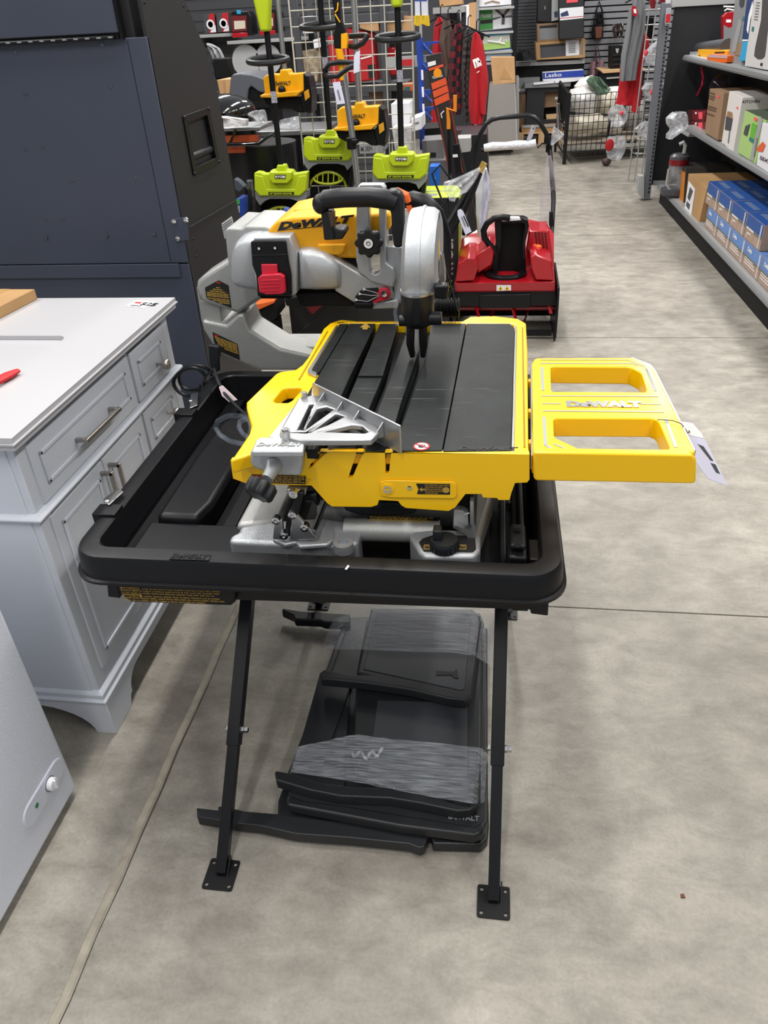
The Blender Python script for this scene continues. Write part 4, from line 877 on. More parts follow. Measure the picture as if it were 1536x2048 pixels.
# ---- hose loop and power cord in the tray
hs_ = thing('drain_hose', 'clear plastic hose looping in the tray beside the yellow handle', 'hose')
P = [az(505, 862, .74), az(498, 838, .75), az(480, 831, .75), az(455, 832, .74), az(435, 842, .72), az(431, 855, .70), az(440, 870, .69), az(460, 882, .69), az(485, 888, .70), az(510, 888, .72)]
m = M(); m.tube(P, .0065, 12); m.tube([az(500, 878, .72), az(486, 868, .71), az(478, 855, .71), az(480, 843, .72), az(492, 838, .73)], .0065, 12); m.done('tube', HOSE, hs_)
pc = thing('power_cord', 'black power cord coiled at the rear left corner of the tray', 'cord')
m = M(); P = []
for i in range(49):
    t = i/24*2*math.pi; P.append(ay(372+30*math.cos(t)+i*.45, 768+24*math.sin(t)*(1+.1*math.sin(i*.4))-i*.35, 2.0+.0012*i))
m.tube(P, .0055, 8)
m.tube([ay(402, 780, 2.06), ay(415, 750, 2.0), ay(428, 738, 1.95), ay(436, 762, 1.9), ay(450, 788, 1.85), ay(472, 812, 1.78), ay(500, 838, 1.7)], .0045, 8)
m.done('cable', GRIP, pc)
m = M(); m.prism(yz([(416, 690), (438, 694), (440, 742), (426, 748), (418, 730)], 2.0), (0, .02, 0)); m.done('plug', GRIP, pc, bevel=.004)
m = M(); m.prism([ay(438, 775, 1.86), ay(445, 772, 1.86), ay(474, 800, 1.84), ay(458, 804, 1.84), ay(444, 792, 1.85)], (.0, .002, .001)); m.done('cord_label', mat('pale_pink_paper', '#e0ccd0', .6), pc, label='small pinkish paper cord label')
# ================================================================== plastic saw-stand trays on the floor
g = 'stacked black plastic panels under the saw'
PNL = mat('panel_plastic', '#1c1e21', .42, bump=.06, bscale=400); PNL2 = mat('panel_field_plastic', '#34373c', .5, bump=.06, bscale=400)
def pan_thing(label, poly, z, t, rail, rz, lipw=None, dy=0):
    o = thing('folding_tray', label, 'panel', g)
    m = M(); m.prism(zz(poly, z), (0, 0, -t)); b = m.done('panel_body', PNL, o, bevel=.005, seg=3)
    if rail:
        m = M(); Q = zz(rail, z+rz); m.prism(Q, (0, 0, -.03)); m.done('front_rail', PNL, o, bevel=.005, seg=3)
    return o
A1 = pan_thing('bottom black plastic panel with long rail sticking out left on the floor', [(555, 1632), (556, 1600), (690, 1235), (960, 1225), (968, 1245), (978, 1650), (975, 1678), (962, 1690), (866, 1688), (862, 1672)], .032, .03, [(393, 1615), (436, 1620), (436, 1612), (448, 1612), (490, 1622), (560, 1628), (660, 1640), (855, 1664), (858, 1668), (848, 1694), (838, 1696), (818, 1688), (700, 1676), (590, 1668), (520, 1652), (480, 1648), (394, 1634)], .008)
m = M(); m.prism(zz([(563, 1220), (566, 1216), (600, 1222), (660, 1226), (700, 1228), (700, 1246), (650, 1244), (640, 1240), (590, 1238), (586, 1230)], .05), (0, 0, -.03)); m.done('rear_rail', BLK, A1, bevel=.004)
A2 = pan_thing('middle black plastic panel of the wrapped stack with embossed logo', [(572, 1598), (690, 1262), (975, 1255), (976, 1640), (968, 1656), (950, 1662), (880, 1655)], .07, .03, [(572, 1600), (582, 1592), (610, 1600), (700, 1612), (800, 1628), (950, 1652), (966, 1640), (970, 1652), (966, 1664), (948, 1671), (800, 1652), (620, 1618), (576, 1610)], .002)
F = frame(az(896, 1638, .0715), az(946, 1642, .0715), az(897, 1627, .0715)); text('embossed_logo', 'DeWALT', (F[0]+F[2]*.001, F[1], F[2]), .017, GRY, A2, bold=.0005, ext=.001, sx=1.0)
A3 = pan_thing('upper black plastic panel with wavy rail, wrapped in film', [(706, 1540), (712, 1350), (733, 1240), (965, 1240), (961, 1605), (948, 1616), (930, 1618), (760, 1570)], .10, .02, [(549, 1545), (552, 1541), (590, 1548), (640, 1565), (700, 1573), (800, 1574), (850, 1586), (920, 1604), (940, 1604), (950, 1595), (956, 1600), (952, 1612), (940, 1620), (915, 1622), (840, 1606), (780, 1596), (680, 1592), (620, 1580), (552, 1560)], .0)
m = M(); m.prism(zz([(640, 1345), (706, 1360), (640, 1545), (588, 1530)], .085), (0, 0, -.006)); m.prism(zz([(565, 1572), (640, 1378), (700, 1380), (688, 1572)], .080), (0, 0, -.004)); m.done('side_flap', PNL, A3, bevel=.002)
m = M(); m.prism(zz([(755, 1400), (935, 1405), (935, 1590), (735, 1560)], .1015), (0, 0, -.003)); m.done('recessed_field', PNL2, A3, bevel=.002)
A4 = pan_thing('topmost black plastic panel marked with a large number 1', [(714, 1345), (742, 1216), (945, 1218), (960, 1232), (962, 1245), (944, 1388), (938, 1394), (890, 1390), (800, 1368)], .135, .025, [(638, 1346), (648, 1338), (700, 1348), (760, 1350), (830, 1362), (900, 1384), (935, 1386), (942, 1392), (930, 1400), (895, 1396), (820, 1378), (740, 1366), (640, 1356)], .002)
m = M(); m.prism(zz([(727, 1338), (752, 1225), (930, 1226), (942, 1238), (930, 1376), (922, 1380), (840, 1362)], .137), (0, 0, -.003)); m.done('panel_field', PNL2, A4, bevel=.002)
m = M(); P = zz([(872, 1342), (908, 1344), (914, 1338), (917, 1357), (908, 1356), (903, 1350), (872, 1351)], .1375); m.prism(P, (0, 0, .0012)); m.done('number_one', INK, A4, label='black number 1')
# stretch wrap bands
random.seed(21)
def band(name, rows, z, label, amp=.004):
    """rows: list of polylines (near side to far side); draped film between them, closed thin sheet"""
    o = thing(name, label, 'plastic wrap', 'film bands round the panels'); m = M(); L = []
    n = len(rows)
    for j, r in enumerate(rows):
        up = [az(a, b, zz_)+V((0, 0, amp*(random.random()))) for a, b, zz_ in r]
        L.append(up+[p-V((0, 0, .0015)) for p in up[::-1]])
    m.loft(L).done('film', WRAP, o)
    return o
def wrows(c0, c1, n, k=16):
    rows = []
    for j in range(n+1):
        t = j/n; r = []
        for i in range(k+1):
            s = i/k*(len(c0)-1); a = min(int(s), len(c0)-2); f = s-a
            P = [c0[a][q]*(1-f)+c0[a+1][q]*f for q in range(3)]; Q = [c1[a][q]*(1-f)+c1[a+1][q]*f for q in range(3)]
            r.append(tuple(P[q]*(1-t)+Q[q]*t for q in range(3)))
        rows.append(r)
    return rows
fw = band('stretch_wrap', wrows([(576, 1585, .03), (578, 1545, .09), (690, 1560, .108), (780, 1578, .108), (952, 1610, .108), (985, 1600, .03)], [(590, 1510, .03), (592, 1495, .09), (712, 1470, .108), (790, 1480, .108), (960, 1495, .108), (988, 1520, .03)], 12, 24), 0, 'front band of clear stretch film around the black panels')
fw2 = band('stretch_wrap', wrows([(640, 1310, .03), (655, 1298, .07), (735, 1300, .146), (900, 1305, .146), (948, 1312, .142), (985, 1335, .05)], [(662, 1245, .03), (668, 1240, .07), (742, 1212, .146), (900, 1212, .146), (955, 1222, .142), (988, 1260, .05)], 12, 24), 0, 'rear band of clear stretch film around the black panels')
m = M()
P = [az(704+i*3.2, 1506+6*math.sin(i*.9)+(i*.55 if i < 10 else 5.5-(i-10)), .113+.004*math.sin(i*1.7)) for i in range(20)]
m.tube(P, [.002+.003*abs(math.sin(i*1.3)) for i in range(20)], 6); m.done('bunched_end', BAG, fw)
q = az(1365, 1793, 0); m = M(); m.prism([q+V((-.004, -.004, 0)), q+V((.005, -.003, 0)), q+V((.003, .005, 0)), q+V((-.003, .004, 0))], (0, 0, .003)); m.done('wood_chip', mat('chip_brown', '#6b3f2a', .8), label='tiny brown chip lying on the floor to the right of the stand', cat='debris')
# ================================================================== helpers for goods
def fittext(name, s, F, w, h, m, parent, bold=0, shear=0, ext=.0006):
    ob = text(name, s, (V((0, 0, 0)), X, Y), 1, m, parent, bold=bold, ext=0, shear=shear); me = ob.data
    xs = [v.co.x for v in me.vertices]; ys = [v.co.y for v in me.vertices]
    if not xs: return ob
    o, r, u = F; n = r.cross(u); x0, x1, y0, y1 = min(xs), max(xs), min(ys), max(ys)
    for v in me.vertices: v.co = o+r*((v.co.x-x0)/(x1-x0)*w)+u*((v.co.y-y0)/(y1-y0)*h)+n*ext
    return ob
def ytext(s, p0, p1, pt, y, m, parent, name='lettering', bold=.02, shear=0):
    a, b, c = ay(*p0, y), ay(*p1, y), ay(*pt, y); F = frame(a, b, c); return fittext(name, s, F, (b-a).length, (c-a).dot(F[2]), m, parent, bold, shear, .001)
def xtext(s, p0, p1, pt, x, m, parent, name='lettering', bold=.02):
    a, b, c = ax(*p0, x), ax(*p1, x), ax(*pt, x); F = frame(a, b, c); return fittext(name, s, F, (b-a).length, (c-a).dot(F[2]), m, parent, bold, 0, .001)
def goods(name, label, cat, P, vec, m, decs=(), plane=None, group=None, part='carton', bevel=.002):
    """a packed thing: front face polygon P (world), depth vec; decs = [(part name, px polygon, material)] on plane ('y', v) or ('x', v)"""
    o = thing(name, label, cat, group); mb = M(); mb.prism(P, vec); b = mb.done(part, m, o, bevel=bevel)
    n = -V(vec).normalized()
    for i, (dn, px_, dm) in enumerate(decs):
        Q = [q+n*(.002+.0004*i) for q in (yz(px_, plane[1]) if plane[0] == 'y' else xx(px_, plane[1]))]
        mb = M(); mb.prism(Q, n*.0008); mb.done(dn, dm, o)
    return o
def gy(name, label, cat, px_, y, d, m, decs=(), **k): return goods(name, label, cat, yz(px_, y), (0, d, 0), m, decs, ('y', y), **k)
def gx(name, label, cat, px_, x, d, m, decs=(), **k): return goods(name, label, cat, xx(px_, x), (d, 0, 0), m, decs, ('x', x), **k)
R4 = lambda x0, y0, x1, y1, s=-.05, v=.0: [(x0, y1-s*0), (x1, y1+s*(x1-x0)), (x1-v*(y1-y0), y0+s*(x1-x0)), (x0-v*(y1-y0), y0)]
# ================================================================== walls
m = M(); m.box(-5, 6, 13.0, 13.15, 0, 4.6); m.done('wall_back', WALLD, kind='structure')
m = M(); m.box(-5.1, -5.0, -1.2, 13.1, 0, 4.6); m.done('wall_left', WALLD, kind='structure')
m = M(); m.box(6, 6.1, -1.2, 13.1, 0, 4.6); m.done('wall_right', WALLL, kind='structure')
m = M(); m.box(-5, -1.35, 9.6, 9.72, 0, 3.4)
for k in range(26): m.box(-5, -1.35, 9.592, 9.6, .06+k*.1, .135+k*.1)
m.done('wall_partition', WALLD, kind='structure')
m = M(); xl = ay(1165, 60, 12.9).x
m.box(xl, 5.9, 12.94, 13.0, 0, 2.6); m.done('trim_6', BLKM, kind='structure'); m = M()  # black backing paints the shade in the gaps between slats
for k in range(34): m.box(xl, 5.9, 12.915, 12.94, .02+k*.076, .078+k*.076)
m.done('wall_slat', WALLL, kind='structure')
m = M(); x0 = ay(1022, 60, 12.9).x
m.box(x0, xl-.02, 12.94, 13.0, 0, 2.6); 
for k in range(60): m.box(x0, xl-.02, 12.93, 12.94, .02+k*.04, .05+k*.04)
m.done('wall_mesh', WALLD, kind='structure')
# ================================================================== shelving on the right
gd_ = thing('store_shelving', 'dark store shelving unit with grey shelves along the right side of the aisle', 'shelving')
PY = 8.05
m = M(); P = yz([(1342, 12), (1305, 372)], PY); m.box(P[1].x-.02, 4.2, PY, PY+.04, .12, P[0].z); m.done('end_panel', mat('panel_black', '#16181d', .5), gd_)
m = M(); zt_ = P[0].z; m.box(ay(1342, 14, PY).x, 4.2, PY-.03, PY+.06, zt_-.01, zt_+.045); m.box(P[1].x, 1.62, PY-.03, PY, .12, .16); m.done('bottom_rail', LGR, gd_, bevel=.003)
m = M(); xa, xb = ay(1325, 9, 7.95).x, ay(1343, 12, 7.95).x
m.prism([ay(1325, 5, 7.95), ay(1343, 8, 7.95), ay(1300, 398, 7.95), ay(1285, 400, 7.95)], (0, .08, 0)); up = m.done('upright_post', mat('upright_grey', '#6d7178', .4, .3), gd_, bevel=.003)
m = M()
for k in range(44):
    t = (k+.5)/44; q = ay(1336+(1297-1336)*t, 40+(388-40)*t, 7.948); m.box(q.x-.006, q.x+.006, 7.944, 7.95, q.z-.007, q.z+.007)
m.done('slot_column', BLKM, up)
m = M(); m.prism(yz([(1277, 352), (1289, 351), (1288, 400), (1276, 388)], 7.94), (0, .1, 0)); m.done('post_foot', LGR, gd_, bevel=.003)
m = M(); m.box(2.1, 2.14, 2.0, PY, .1, 1.56); m.done('back_panel', MATS['panel_black'], gd_)
def shelf(x, z0, z1, ya, yb, depth=.5):
    m = M(); m.box(x+.012, x+depth, ya, yb, z1-.014, z1-.002); s_ = m.done('shelf', LGR, gd_, bevel=.002)
    m = M(); m.loft([[V((x+.014, y, z1)), V((x, y, z1-.012)), V((x-.004, y, z0+.008)), V((x+.004, y, z0)), V((x+.014, y, z0))] for y in (ya, yb)]); m.done('price_channel', mat('channel_grey', '#909294', .35, .3), s_, bevel=.001)
    m = M(); m.box(x-.0065, x-.002, ya+.02, yb-.02, z0+.012, z1-.016); m.done('channel_insert', GRY, s_)
shelf(1.6, 1.152, 1.197, 2.6, 7.95); shelf(1.6, .659, .702, 2.4, 7.45); shelf(1.53, .118, .152, 2.2, 7.9, .6)
m = M(); m.box(1.555, 1.575, 2.2, 7.85, 0, .12); m.done('kick_plate', BLKM, gd_)
m = M(); m.prism(xx([(1355, 262), (1362, 258), (1382, 262), (1376, 274)], 1.6), (.3, 0, 0)); m.done('shelf_end', LGR, gd_, bevel=.002)
# blue faucet boxes: two rows
lab = ['nearest the large brown carton', 'second from the brown carton', 'third from the brown carton', 'fourth from the brown carton', 'fifth from the brown carton']
def bluebox(y0, row):
    z0 = .153+row*.152; x = 1.578
    o = thing('faucet_box', 'x', 'box', 'blue and tan boxes on the bottom shelf')
    m = M(); m.box(x, x+.46, y0, y0+.345, z0, z0+.149); m.done('carton', BOXT, o, bevel=.002)
    m = M(); m.box(x-.0012, x, y0+.004, y0+.341, z0+.075, z0+.146); m.box(x, x+.46, y0, y0+.345, z0+.149, z0+.1497); m.done('blue_band', BOXB if row else BOXL, o)
    m = M(); m.box(x-.002, x-.0008, y0+.004, y0+.341, z0+.062, z0+.078); m.done('grey_band', mat('olive_grey', '#6c6f6a', .6), o)
    F = (V((x-.0012, y0+.32, z0)), -Y, Z); random.seed(31); m = M()
    if row == 0:
        lines(m, (F[0]+F[2]*.02, F[1], F[2]), .24, .045, 3, th=.001, fill=.35); 
    else:
        m.fbox(F, .03, .1, .04, .046, 0, .001); m.fbox(F, .03, .036, .02, .046, 0, .001); lines(m, (F[0]+F[2]*.055, F[1], F[2]), .2, .02, 1, th=.001)
    m.fbox(F, .27, .276, .005, .14, 0, .001); m.fbox(F, .285, .29, .005, .14, 0, .001); m.done('white_print', WHP, o)
    fittext('lettering', 'Delta' if row == 0 else 'Delta', (F[0]+F[1]*.03+F[2]*(.105 if row == 0 else .112)+V((-.0012, 0, 0)), F[1], F[2]), .09, .026 if row == 0 else .012, WHP, o, .03) if row == 0 else None
    m = M()
    for i in range(3): m.box(x+.05+i*.13, x+.09+i*.13, y0+.05, y0+.29, z0+.15, z0+.1505)
    m.done('top_print', mat('blue_print_grey', '#5b6f96', .6), o)
    return o
b0 = bluebox(5.81, 0); b0['label'] = 'blue and tan box in the lower row, beside the large brown carton'
for k in range(1, 6): dup(b0, (0, -.352*k, 0), 'blue and tan box in the lower row, ' + ['', 'second', 'third', 'fourth', 'fifth', 'sixth'][k] + ' from the large brown carton')
b1 = bluebox(5.92, 1); b1['label'] = 'blue and tan box in the upper row, beside the large brown carton'
for k in range(1, 4): dup(b1, (0, -.36*k, 0), 'blue and tan box in the upper row, ' + ['', 'second', 'third', 'fourth'][k] + ' from the large brown carton')
o = gx('cardboard_carton', 'large brown carton with printed label on the bottom right shelf', 'box', [(1377, 347), (1369, 420), (1394, 461), (1414, 376)], 1.575, .45, CARD, [('paper_label', [(1378, 362), (1370, 415), (1382, 437), (1391, 378)], WHT)])
m = M(); m.prism([q+V((-.004, 0, 0)) for q in xx([(1381, 374), (1376, 395), (1380, 402), (1387, 382)], 1.575)], (-.001, 0, 0)); m.prism([q+V((-.004, 0, 0)) for q in xx([(1375, 402), (1373, 411), (1379, 420), (1381, 409)], 1.575)], (-.001, 0, 0)); m.done('label_print', DGR, o)
o = gx('tool_box_carton', 'narrow black and orange carton left of the large brown carton', 'box', [(1357, 325), (1350, 398), (1366, 420), (1372, 335)], 1.6, .4, mat('carton_dark', '#2a2623', .5), [('orange_strip', [(1362, 336), (1357, 412), (1366, 420), (1372, 335)], mat('carton_orange', '#c8781e', .5)), ('grey_panel', [(1357, 340), (1351, 396), (1359, 408), (1363, 352)], GRY), ('black_top', [(1357, 325), (1356, 334), (1371, 345), (1372, 335)], INK)])
vc = thing('shop_vacuum', 'clear cylinder vacuum with red rim at the far end of the bottom shelf', 'vacuum')
yv = 7.35; c = ay(1350, 375, yv)

m = M(); m.lathe([(.10, 0), (.12, .02), (.12, .06), (.09, .07)], V((c.x, yv, .153)), Z, 24); m.done('vacuum_base', DGR, vc)
m = M(); m.lathe([(.075, .07), (.08, .28)], V((c.x, yv, .153)), Z, 24); m.done('dust_cup', GLS, vc)
m = M(); m.lathe([(.081, .25), (.083, .27), (.081, .295)], V((c.x, yv, .153)), Z, 24); m.done('red_band', mat('dark_red', '#7a1420', .3), vc); m = M(); m.lathe([(.08, .295), (.082, .32), (.06, .34), (.02, .345)], V((c.x, yv, .153)), Z, 24); m.done('motor_top', mat('smoke_grey', '#4d4c50', .3), vc)
m = M(); m.tube([V((c.x+.02, yv-.05, .50)), V((c.x+.02, yv-.05, .56)), V((c.x, yv-.05, .585)), V((c.x-.03, yv-.05, .57))], .016, 10); m.tube([V((c.x-.085, yv-.05, .38)), V((c.x-.09, yv-.06, .26)), V((c.x-.06, yv-.07, .215)), V((c.x+.06, yv-.08, .2))], .012, 10); m.done('grey_hose', LGR, vc)
# middle shelf goods
o = gx('cardboard_carton', 'tall plain brown carton on the middle right shelf', 'box', [(1420, 177), (1409, 265), (1435, 281), (1448, 186)], 1.625, .3, CARD3, [('sticker', [(1436, 190), (1434, 194), (1438, 197), (1440, 193)], PINK)])
m = M()
for a, b, w_ in ((184, 12, 10), (190, 12, 11), (195, 10, 10), (211, 16, 17), (216, 16, 16), (226, 16, 14)): m.prism([q+V((-.003, 0, 0)) for q in xx([(1421-(a-177)*.12, a), (1421-(a-177)*.12, a+2), (1421+w_-(a-177)*.12, a+2+w_*.32), (1421+w_-(a-177)*.12, a+w_*.32)], 1.625)], (-.001, 0, 0))
m.done('printed_lines', mat('brown_print', '#54402e', .7), o)
o = gx('kitchen_box', 'white kitchen tool box with hanging pan picture on the middle right shelf', 'box', [(1459, 182), (1443, 285), (1466, 304), (1485, 195)], 1.625, .2, mat('box_white', '#d9d5d2', .5), [('grey_pot_picture', [(1453, 232), (1450, 259), (1462, 262), (1466, 238)], DGR), ('copper_picture', [(1456, 222), (1454, 231), (1466, 238), (1465, 225)], mat('copper', '#9a7350', .5)), ('long_handle', [(1459, 262), (1456, 285), (1458, 287), (1461, 263)], GRY), ('sticker', [(1474, 213), (1474, 217), (1477, 218), (1477, 214)], PINK)])
a = ax(1485, 195, 1.625); b = ax(1466, 304, 1.625)
F = (V((a.x, a.y-.001, a.z-.035)), X, Z); fittext('lettering', 'KITCHEN', (F[0]+V((.005, -.001, 0)), X, Z), .11, .018, INK, o, .02)
m = M(); m.fbox(F, .01, .03, -.14, -.09, .0012, .003); m.fbox(F, .012, .028, -.21, -.19, .0012, .003); m.done('side_pictures', INK, o)
o = gx('grill_tool_box', 'green box with grater picture on the middle right shelf', 'box', [(1490, 220), (1475, 305), (1511, 328), (1532, 240)], 1.62, .16, mat('box_green', '#a3c478', .5), [('white_corner', [(1520, 232), (1500, 318), (1507, 323), (1527, 238)], LGR), ('leaf_print', [(1505, 245), (1500, 280), (1508, 286), (1515, 250)], mat('leaf', '#5fae32', .5)), ('teal_block', [(1500, 274), (1499, 281), (1508, 287), (1510, 279)], TEAL), ('grater_picture', [(1492, 252), (1488, 268), (1495, 272), (1501, 248)], DGR), ('sticker', [(1509, 234), (1509, 240), (1515, 243), (1516, 237)], PINK), ('peeler_picture', [(1514, 275), (1508, 312), (1510, 314), (1517, 276)], GRY)])
m = M(); q = V(ax(1490, 220, 1.62)); m.box(q.x, q.x+.16, q.y-.2, q.y, q.z-.002, q.z+.0005) if False else m.prism([q, ax(1532, 240, 1.62), ax(1532, 240, 1.62)+V((.16, 0, 0)), q+V((.16, 0, 0))], (0, 0, .001)); m.done('dark_top', mat('dark_green', '#4e5a48', .5), o)
o = gx('kitchen_box', 'white box with chilli picture at the right edge of the middle shelf', 'box', [(1525, 245), (1513, 330), (1570, 368), (1580, 270)], 1.61, .2, mat('box_lilac', '#dcdce2', .5), [('chilli_print', [(1514, 297), (1514, 302), (1526, 304), (1532, 290), (1526, 283)], mat('chilli', '#d65b35', .5))])
xtext('SIX', (1519, 318), (1536, 327), (1521, 311), 1.607, INK, o)
for k, (dy, w_) in enumerate(((0, 'lower'), (1, 'upper'))):
    yb = 262-dy*21
    o = gx('maroon_box', 'small maroon box, ' + w_ + ' of two left of the brown carton', 'box', [(1374, yb-21), (1376, yb-1), (1408, yb+1), (1411, yb-19)], 1.68, .25, mat('maroon', '#6a1520', .4), [('dark_end', [(1374, yb-21), (1376, yb-1), (1385, yb), (1383, yb-20)], mat('maroon_dark', '#381014', .5)), ('pink_print', [(1397, yb-17), (1398, yb-3), (1405, yb-3), (1406, yb-17)], PINK), ('white_dot', [(1391, yb-17), (1391, yb-13), (1394, yb-13), (1394, yb-17)], WHP)])
bgp = M(); bgp.drape([(1345, 226, 1372, 224), (1331, 236, 1376, 232), (1332, 248, 1377, 245), (1340, 258, 1375, 256), (1333, 270, 1360, 265), (1333, 277, 1345, 275)], 6.6, .16, 3, .01, wob=.02, nv=14)
bgp.done('plastic_bag', BAG, label='crumpled clear plastic bag hanging over the left end of the middle shelf', cat='bag')
o = gx('flat_box', 'flat tan box with a gold object on top behind the crumpled bag', 'box', [(1336, 222), (1337, 230), (1372, 229), (1371, 220)], 1.72, .2, CARD3, [('blue_label', [(1347, 223), (1347, 227), (1370, 226), (1370, 222)], mat('label_blue', '#2c6bb5', .4))])
m = M(); q = ax(1348, 218, 1.75); m.ball(q, (.03, .05, .025)); m.done('gold_ornament', mat('gold_metal', '#c9a13a', .15, 1), label='shiny gold ornament on the flat tan box', cat='ornament')
m = M(); q = ax(1441, 172, 1.8); m.ball(q+V((0, 0, -.02)), (.09, .09, .11), 18, 10); m.done('glass_jar', mat('smoked_glass', '#33262c', .08, alpha=.55), label='dark glass dome behind the tall brown carton', cat='jar')
# top shelf goods
o = gx('fan_box', 'tall white box with dark grey window at the right end of the top shelf', 'box', [(1513, -40), (1489, 132), (1533, 140), (1566, -40)], 1.625, .3, mat('box_offwhite', '#cfcdcd', .45), [('dark_window', [(1527, -30), (1523, 40), (1511, 95), (1509, 112), (1516, 118), (1524, 118), (1530, 113), (1532, 100), (1545, -30)], mat('window_dark', '#4c4a4b', .4)), ('barcode', [(1522, 126), (1521, 131), (1525, 132), (1526, 126)], INK), ('green_mark', [(1505, 53), (1504, 62), (1507, 63), (1509, 54)], TEAL)])
m = M()
for k in range(7): m.prism([q+V((-.003, 0, 0)) for q in xx([(1513-k*.7, 4+k*5.6), (1513-k*.7, 5.6+k*5.6), (1521-k*.8, 5.9+k*5.6), (1521-k*.8, 4.3+k*5.6)], 1.625)], (-.001, 0, 0))
m.done('printed_lines', GRY, o)
o = gx('blister_pack', 'tall grey pack with oval cut-outs on the top shelf', 'package', [(1472, -20), (1456, 127), (1487, 131), (1505, -20)], 1.65, .25, mat('pack_grey', '#8b8d90', .35), [('dark_oval', [(1480, -10), (1479, 10), (1483, 16), (1488, 12), (1491, -10)], DGR), ('clear_oval', [(1478, 38), (1466, 90), (1464, 102), (1468, 106), (1472, 102), (1484, 50), (1482, 38)], LGR), ('teal_patch', [(1487, 33), (1485, 41), (1493, 42), (1494, 33)], TEAL), ('brown_corner', [(1478, 84), (1470, 110), (1484, 112), (1490, 86)], CARD3)])
o = gx('blue_pack', 'narrow navy and white pack between the tall grey pack and the white box', 'package', [(1496, -20), (1484, 78), (1495, 80), (1512, -20)], 1.64, .2, mat('navy', '#26406f', .4), [('white_stripe', [(1506, 2), (1498, 30), (1494, 60), (1497, 68), (1501, 40), (1507, 20)], WHP)])
o = gx('sky_blue_pack', 'sky blue pack low between the tall grey pack and the white box', 'package', [(1486, 80), (1478, 122), (1490, 122), (1497, 80)], 1.63, .2, SKY, [('white_top', [(1486, 79), (1485, 82), (1496, 82), (1497, 79)], WHP)])
o = gx('yellow_tool', 'yellow boxed tool lying on the top shelf', 'tool', [(1396, 99), (1394, 117), (1412, 121), (1452, 118), (1455, 101)], 1.67, .12, YELC, [('black_spot', [(1398, 110), (1398, 117), (1401, 118), (1401, 111)], INK), ('black_bar', [(1430, 104), (1430, 107), (1450, 106), (1450, 103)], INK)])
o = gx('orange_clamp_pack', 'orange packed clamps at the front edge of the top shelf', 'package', [(1414, 113), (1414, 123), (1426, 126), (1453, 125), (1456, 112), (1420, 108)], 1.61, .12, mat('bright_orange', '#f06a10', .35), [('clear_wrap', [(1418, 109), (1416, 115), (1455, 117), (1456, 110)], mat('pink_wrap', '#cfa9a9', .3))])
m = M(); m.tube(xx([(1376, 102), (1410, 98), (1455, 93)], 1.75), .055, 14); ro = thing('tool_roll', 'rolled grey mat with red edge at the far end of the top shelf', 'mat'); m.done('roll', DGR, ro)
m = M()
for k in range(3):
    q = ax(1370+k*3, 104, 1.74); m.tube([q+V((math.cos(t)*(.052-k*.012), -.01*k, math.sin(t)*(.05-k*.012))) for t in [i*math.pi/8 for i in range(16)]], .007, 6, closed=True)
m.done('red_edge', mat('crimson', '#c01f48', .5), ro)
m = M(); m.tube(xx([(1402, 133), (1406, 155), (1404, 170), (1394, 191)], 1.7), .008, 6, flat=.3); m.done('red_ribbon', mat('crimson', '#c01f48', .5), label='thin red ribbon hanging below the top shelf', cat='ribbon')
m = M(); q = ax(1387, 108, 1.66); m.drape([(1380, 104, 1395, 103), (1379, 110, 1396, 111), (1380, 113, 1396, 115)], q.y, .05, 2, .01, wob=.01); m.done('small_clear_bag', BAG, label='small shiny bag between the rolled mat and the yellow tool', cat='bag')
o = gy('red_pouch', 'red and grey pouch hanging on the dark end panel', 'pouch', [(1446, 33), (1455, 25), (1475, 22), (1475, 78), (1447, 78)], 7.7, .08, BRED, [('grey_lower', [(1447, 50), (1447, 78), (1474, 78), (1474, 50), (1458, 56)], GRY), ('logo_print', [(1452, 39), (1452, 45), (1462, 45), (1462, 39)], WHP)])
m = M(); m.tube(yz([(1447, 13), (1470, 14)], 7.9), .006, 6); m.tube(yz([(1449, 22), (1454, 18), (1470, 21)], 7.8), .006, 6); m.done('hook', WHP, o)
o = gy('hook_pack', 'small red and clear hook pack hanging on the grey upright', 'package', [(1333, 16), (1343, 16), (1341, 46), (1337, 52), (1331, 51), (1330, 44)], 7.9, .02, mat('pack_clear', '#9aa0a8', .3), [('red_print', [(1332, 29), (1341, 27), (1340, 44), (1331, 46)], MRED), ('black_strip', [(1332, 48), (1338, 48), (1338, 49.5), (1332, 49.5)], INK)])
o = gy('white_carton', 'white carton standing on top of the dark end panel', 'box', [(1343, -30), (1386, -30), (1386, 3), (1344, 6)], 8.06, .3, WHT, [('print', [(1352, -4), (1352, 2), (1372, 1), (1372, -5)], GRY)])
o = gy('white_carton', 'white carton on top of the dark end panel, right of another', 'box', [(1398, -30), (1475, -30), (1475, -5), (1399, 2)], 8.06, .3, WHT, [('print', [(1410, -4), (1410, 0), (1430, -1), (1430, -5)], GRY)])
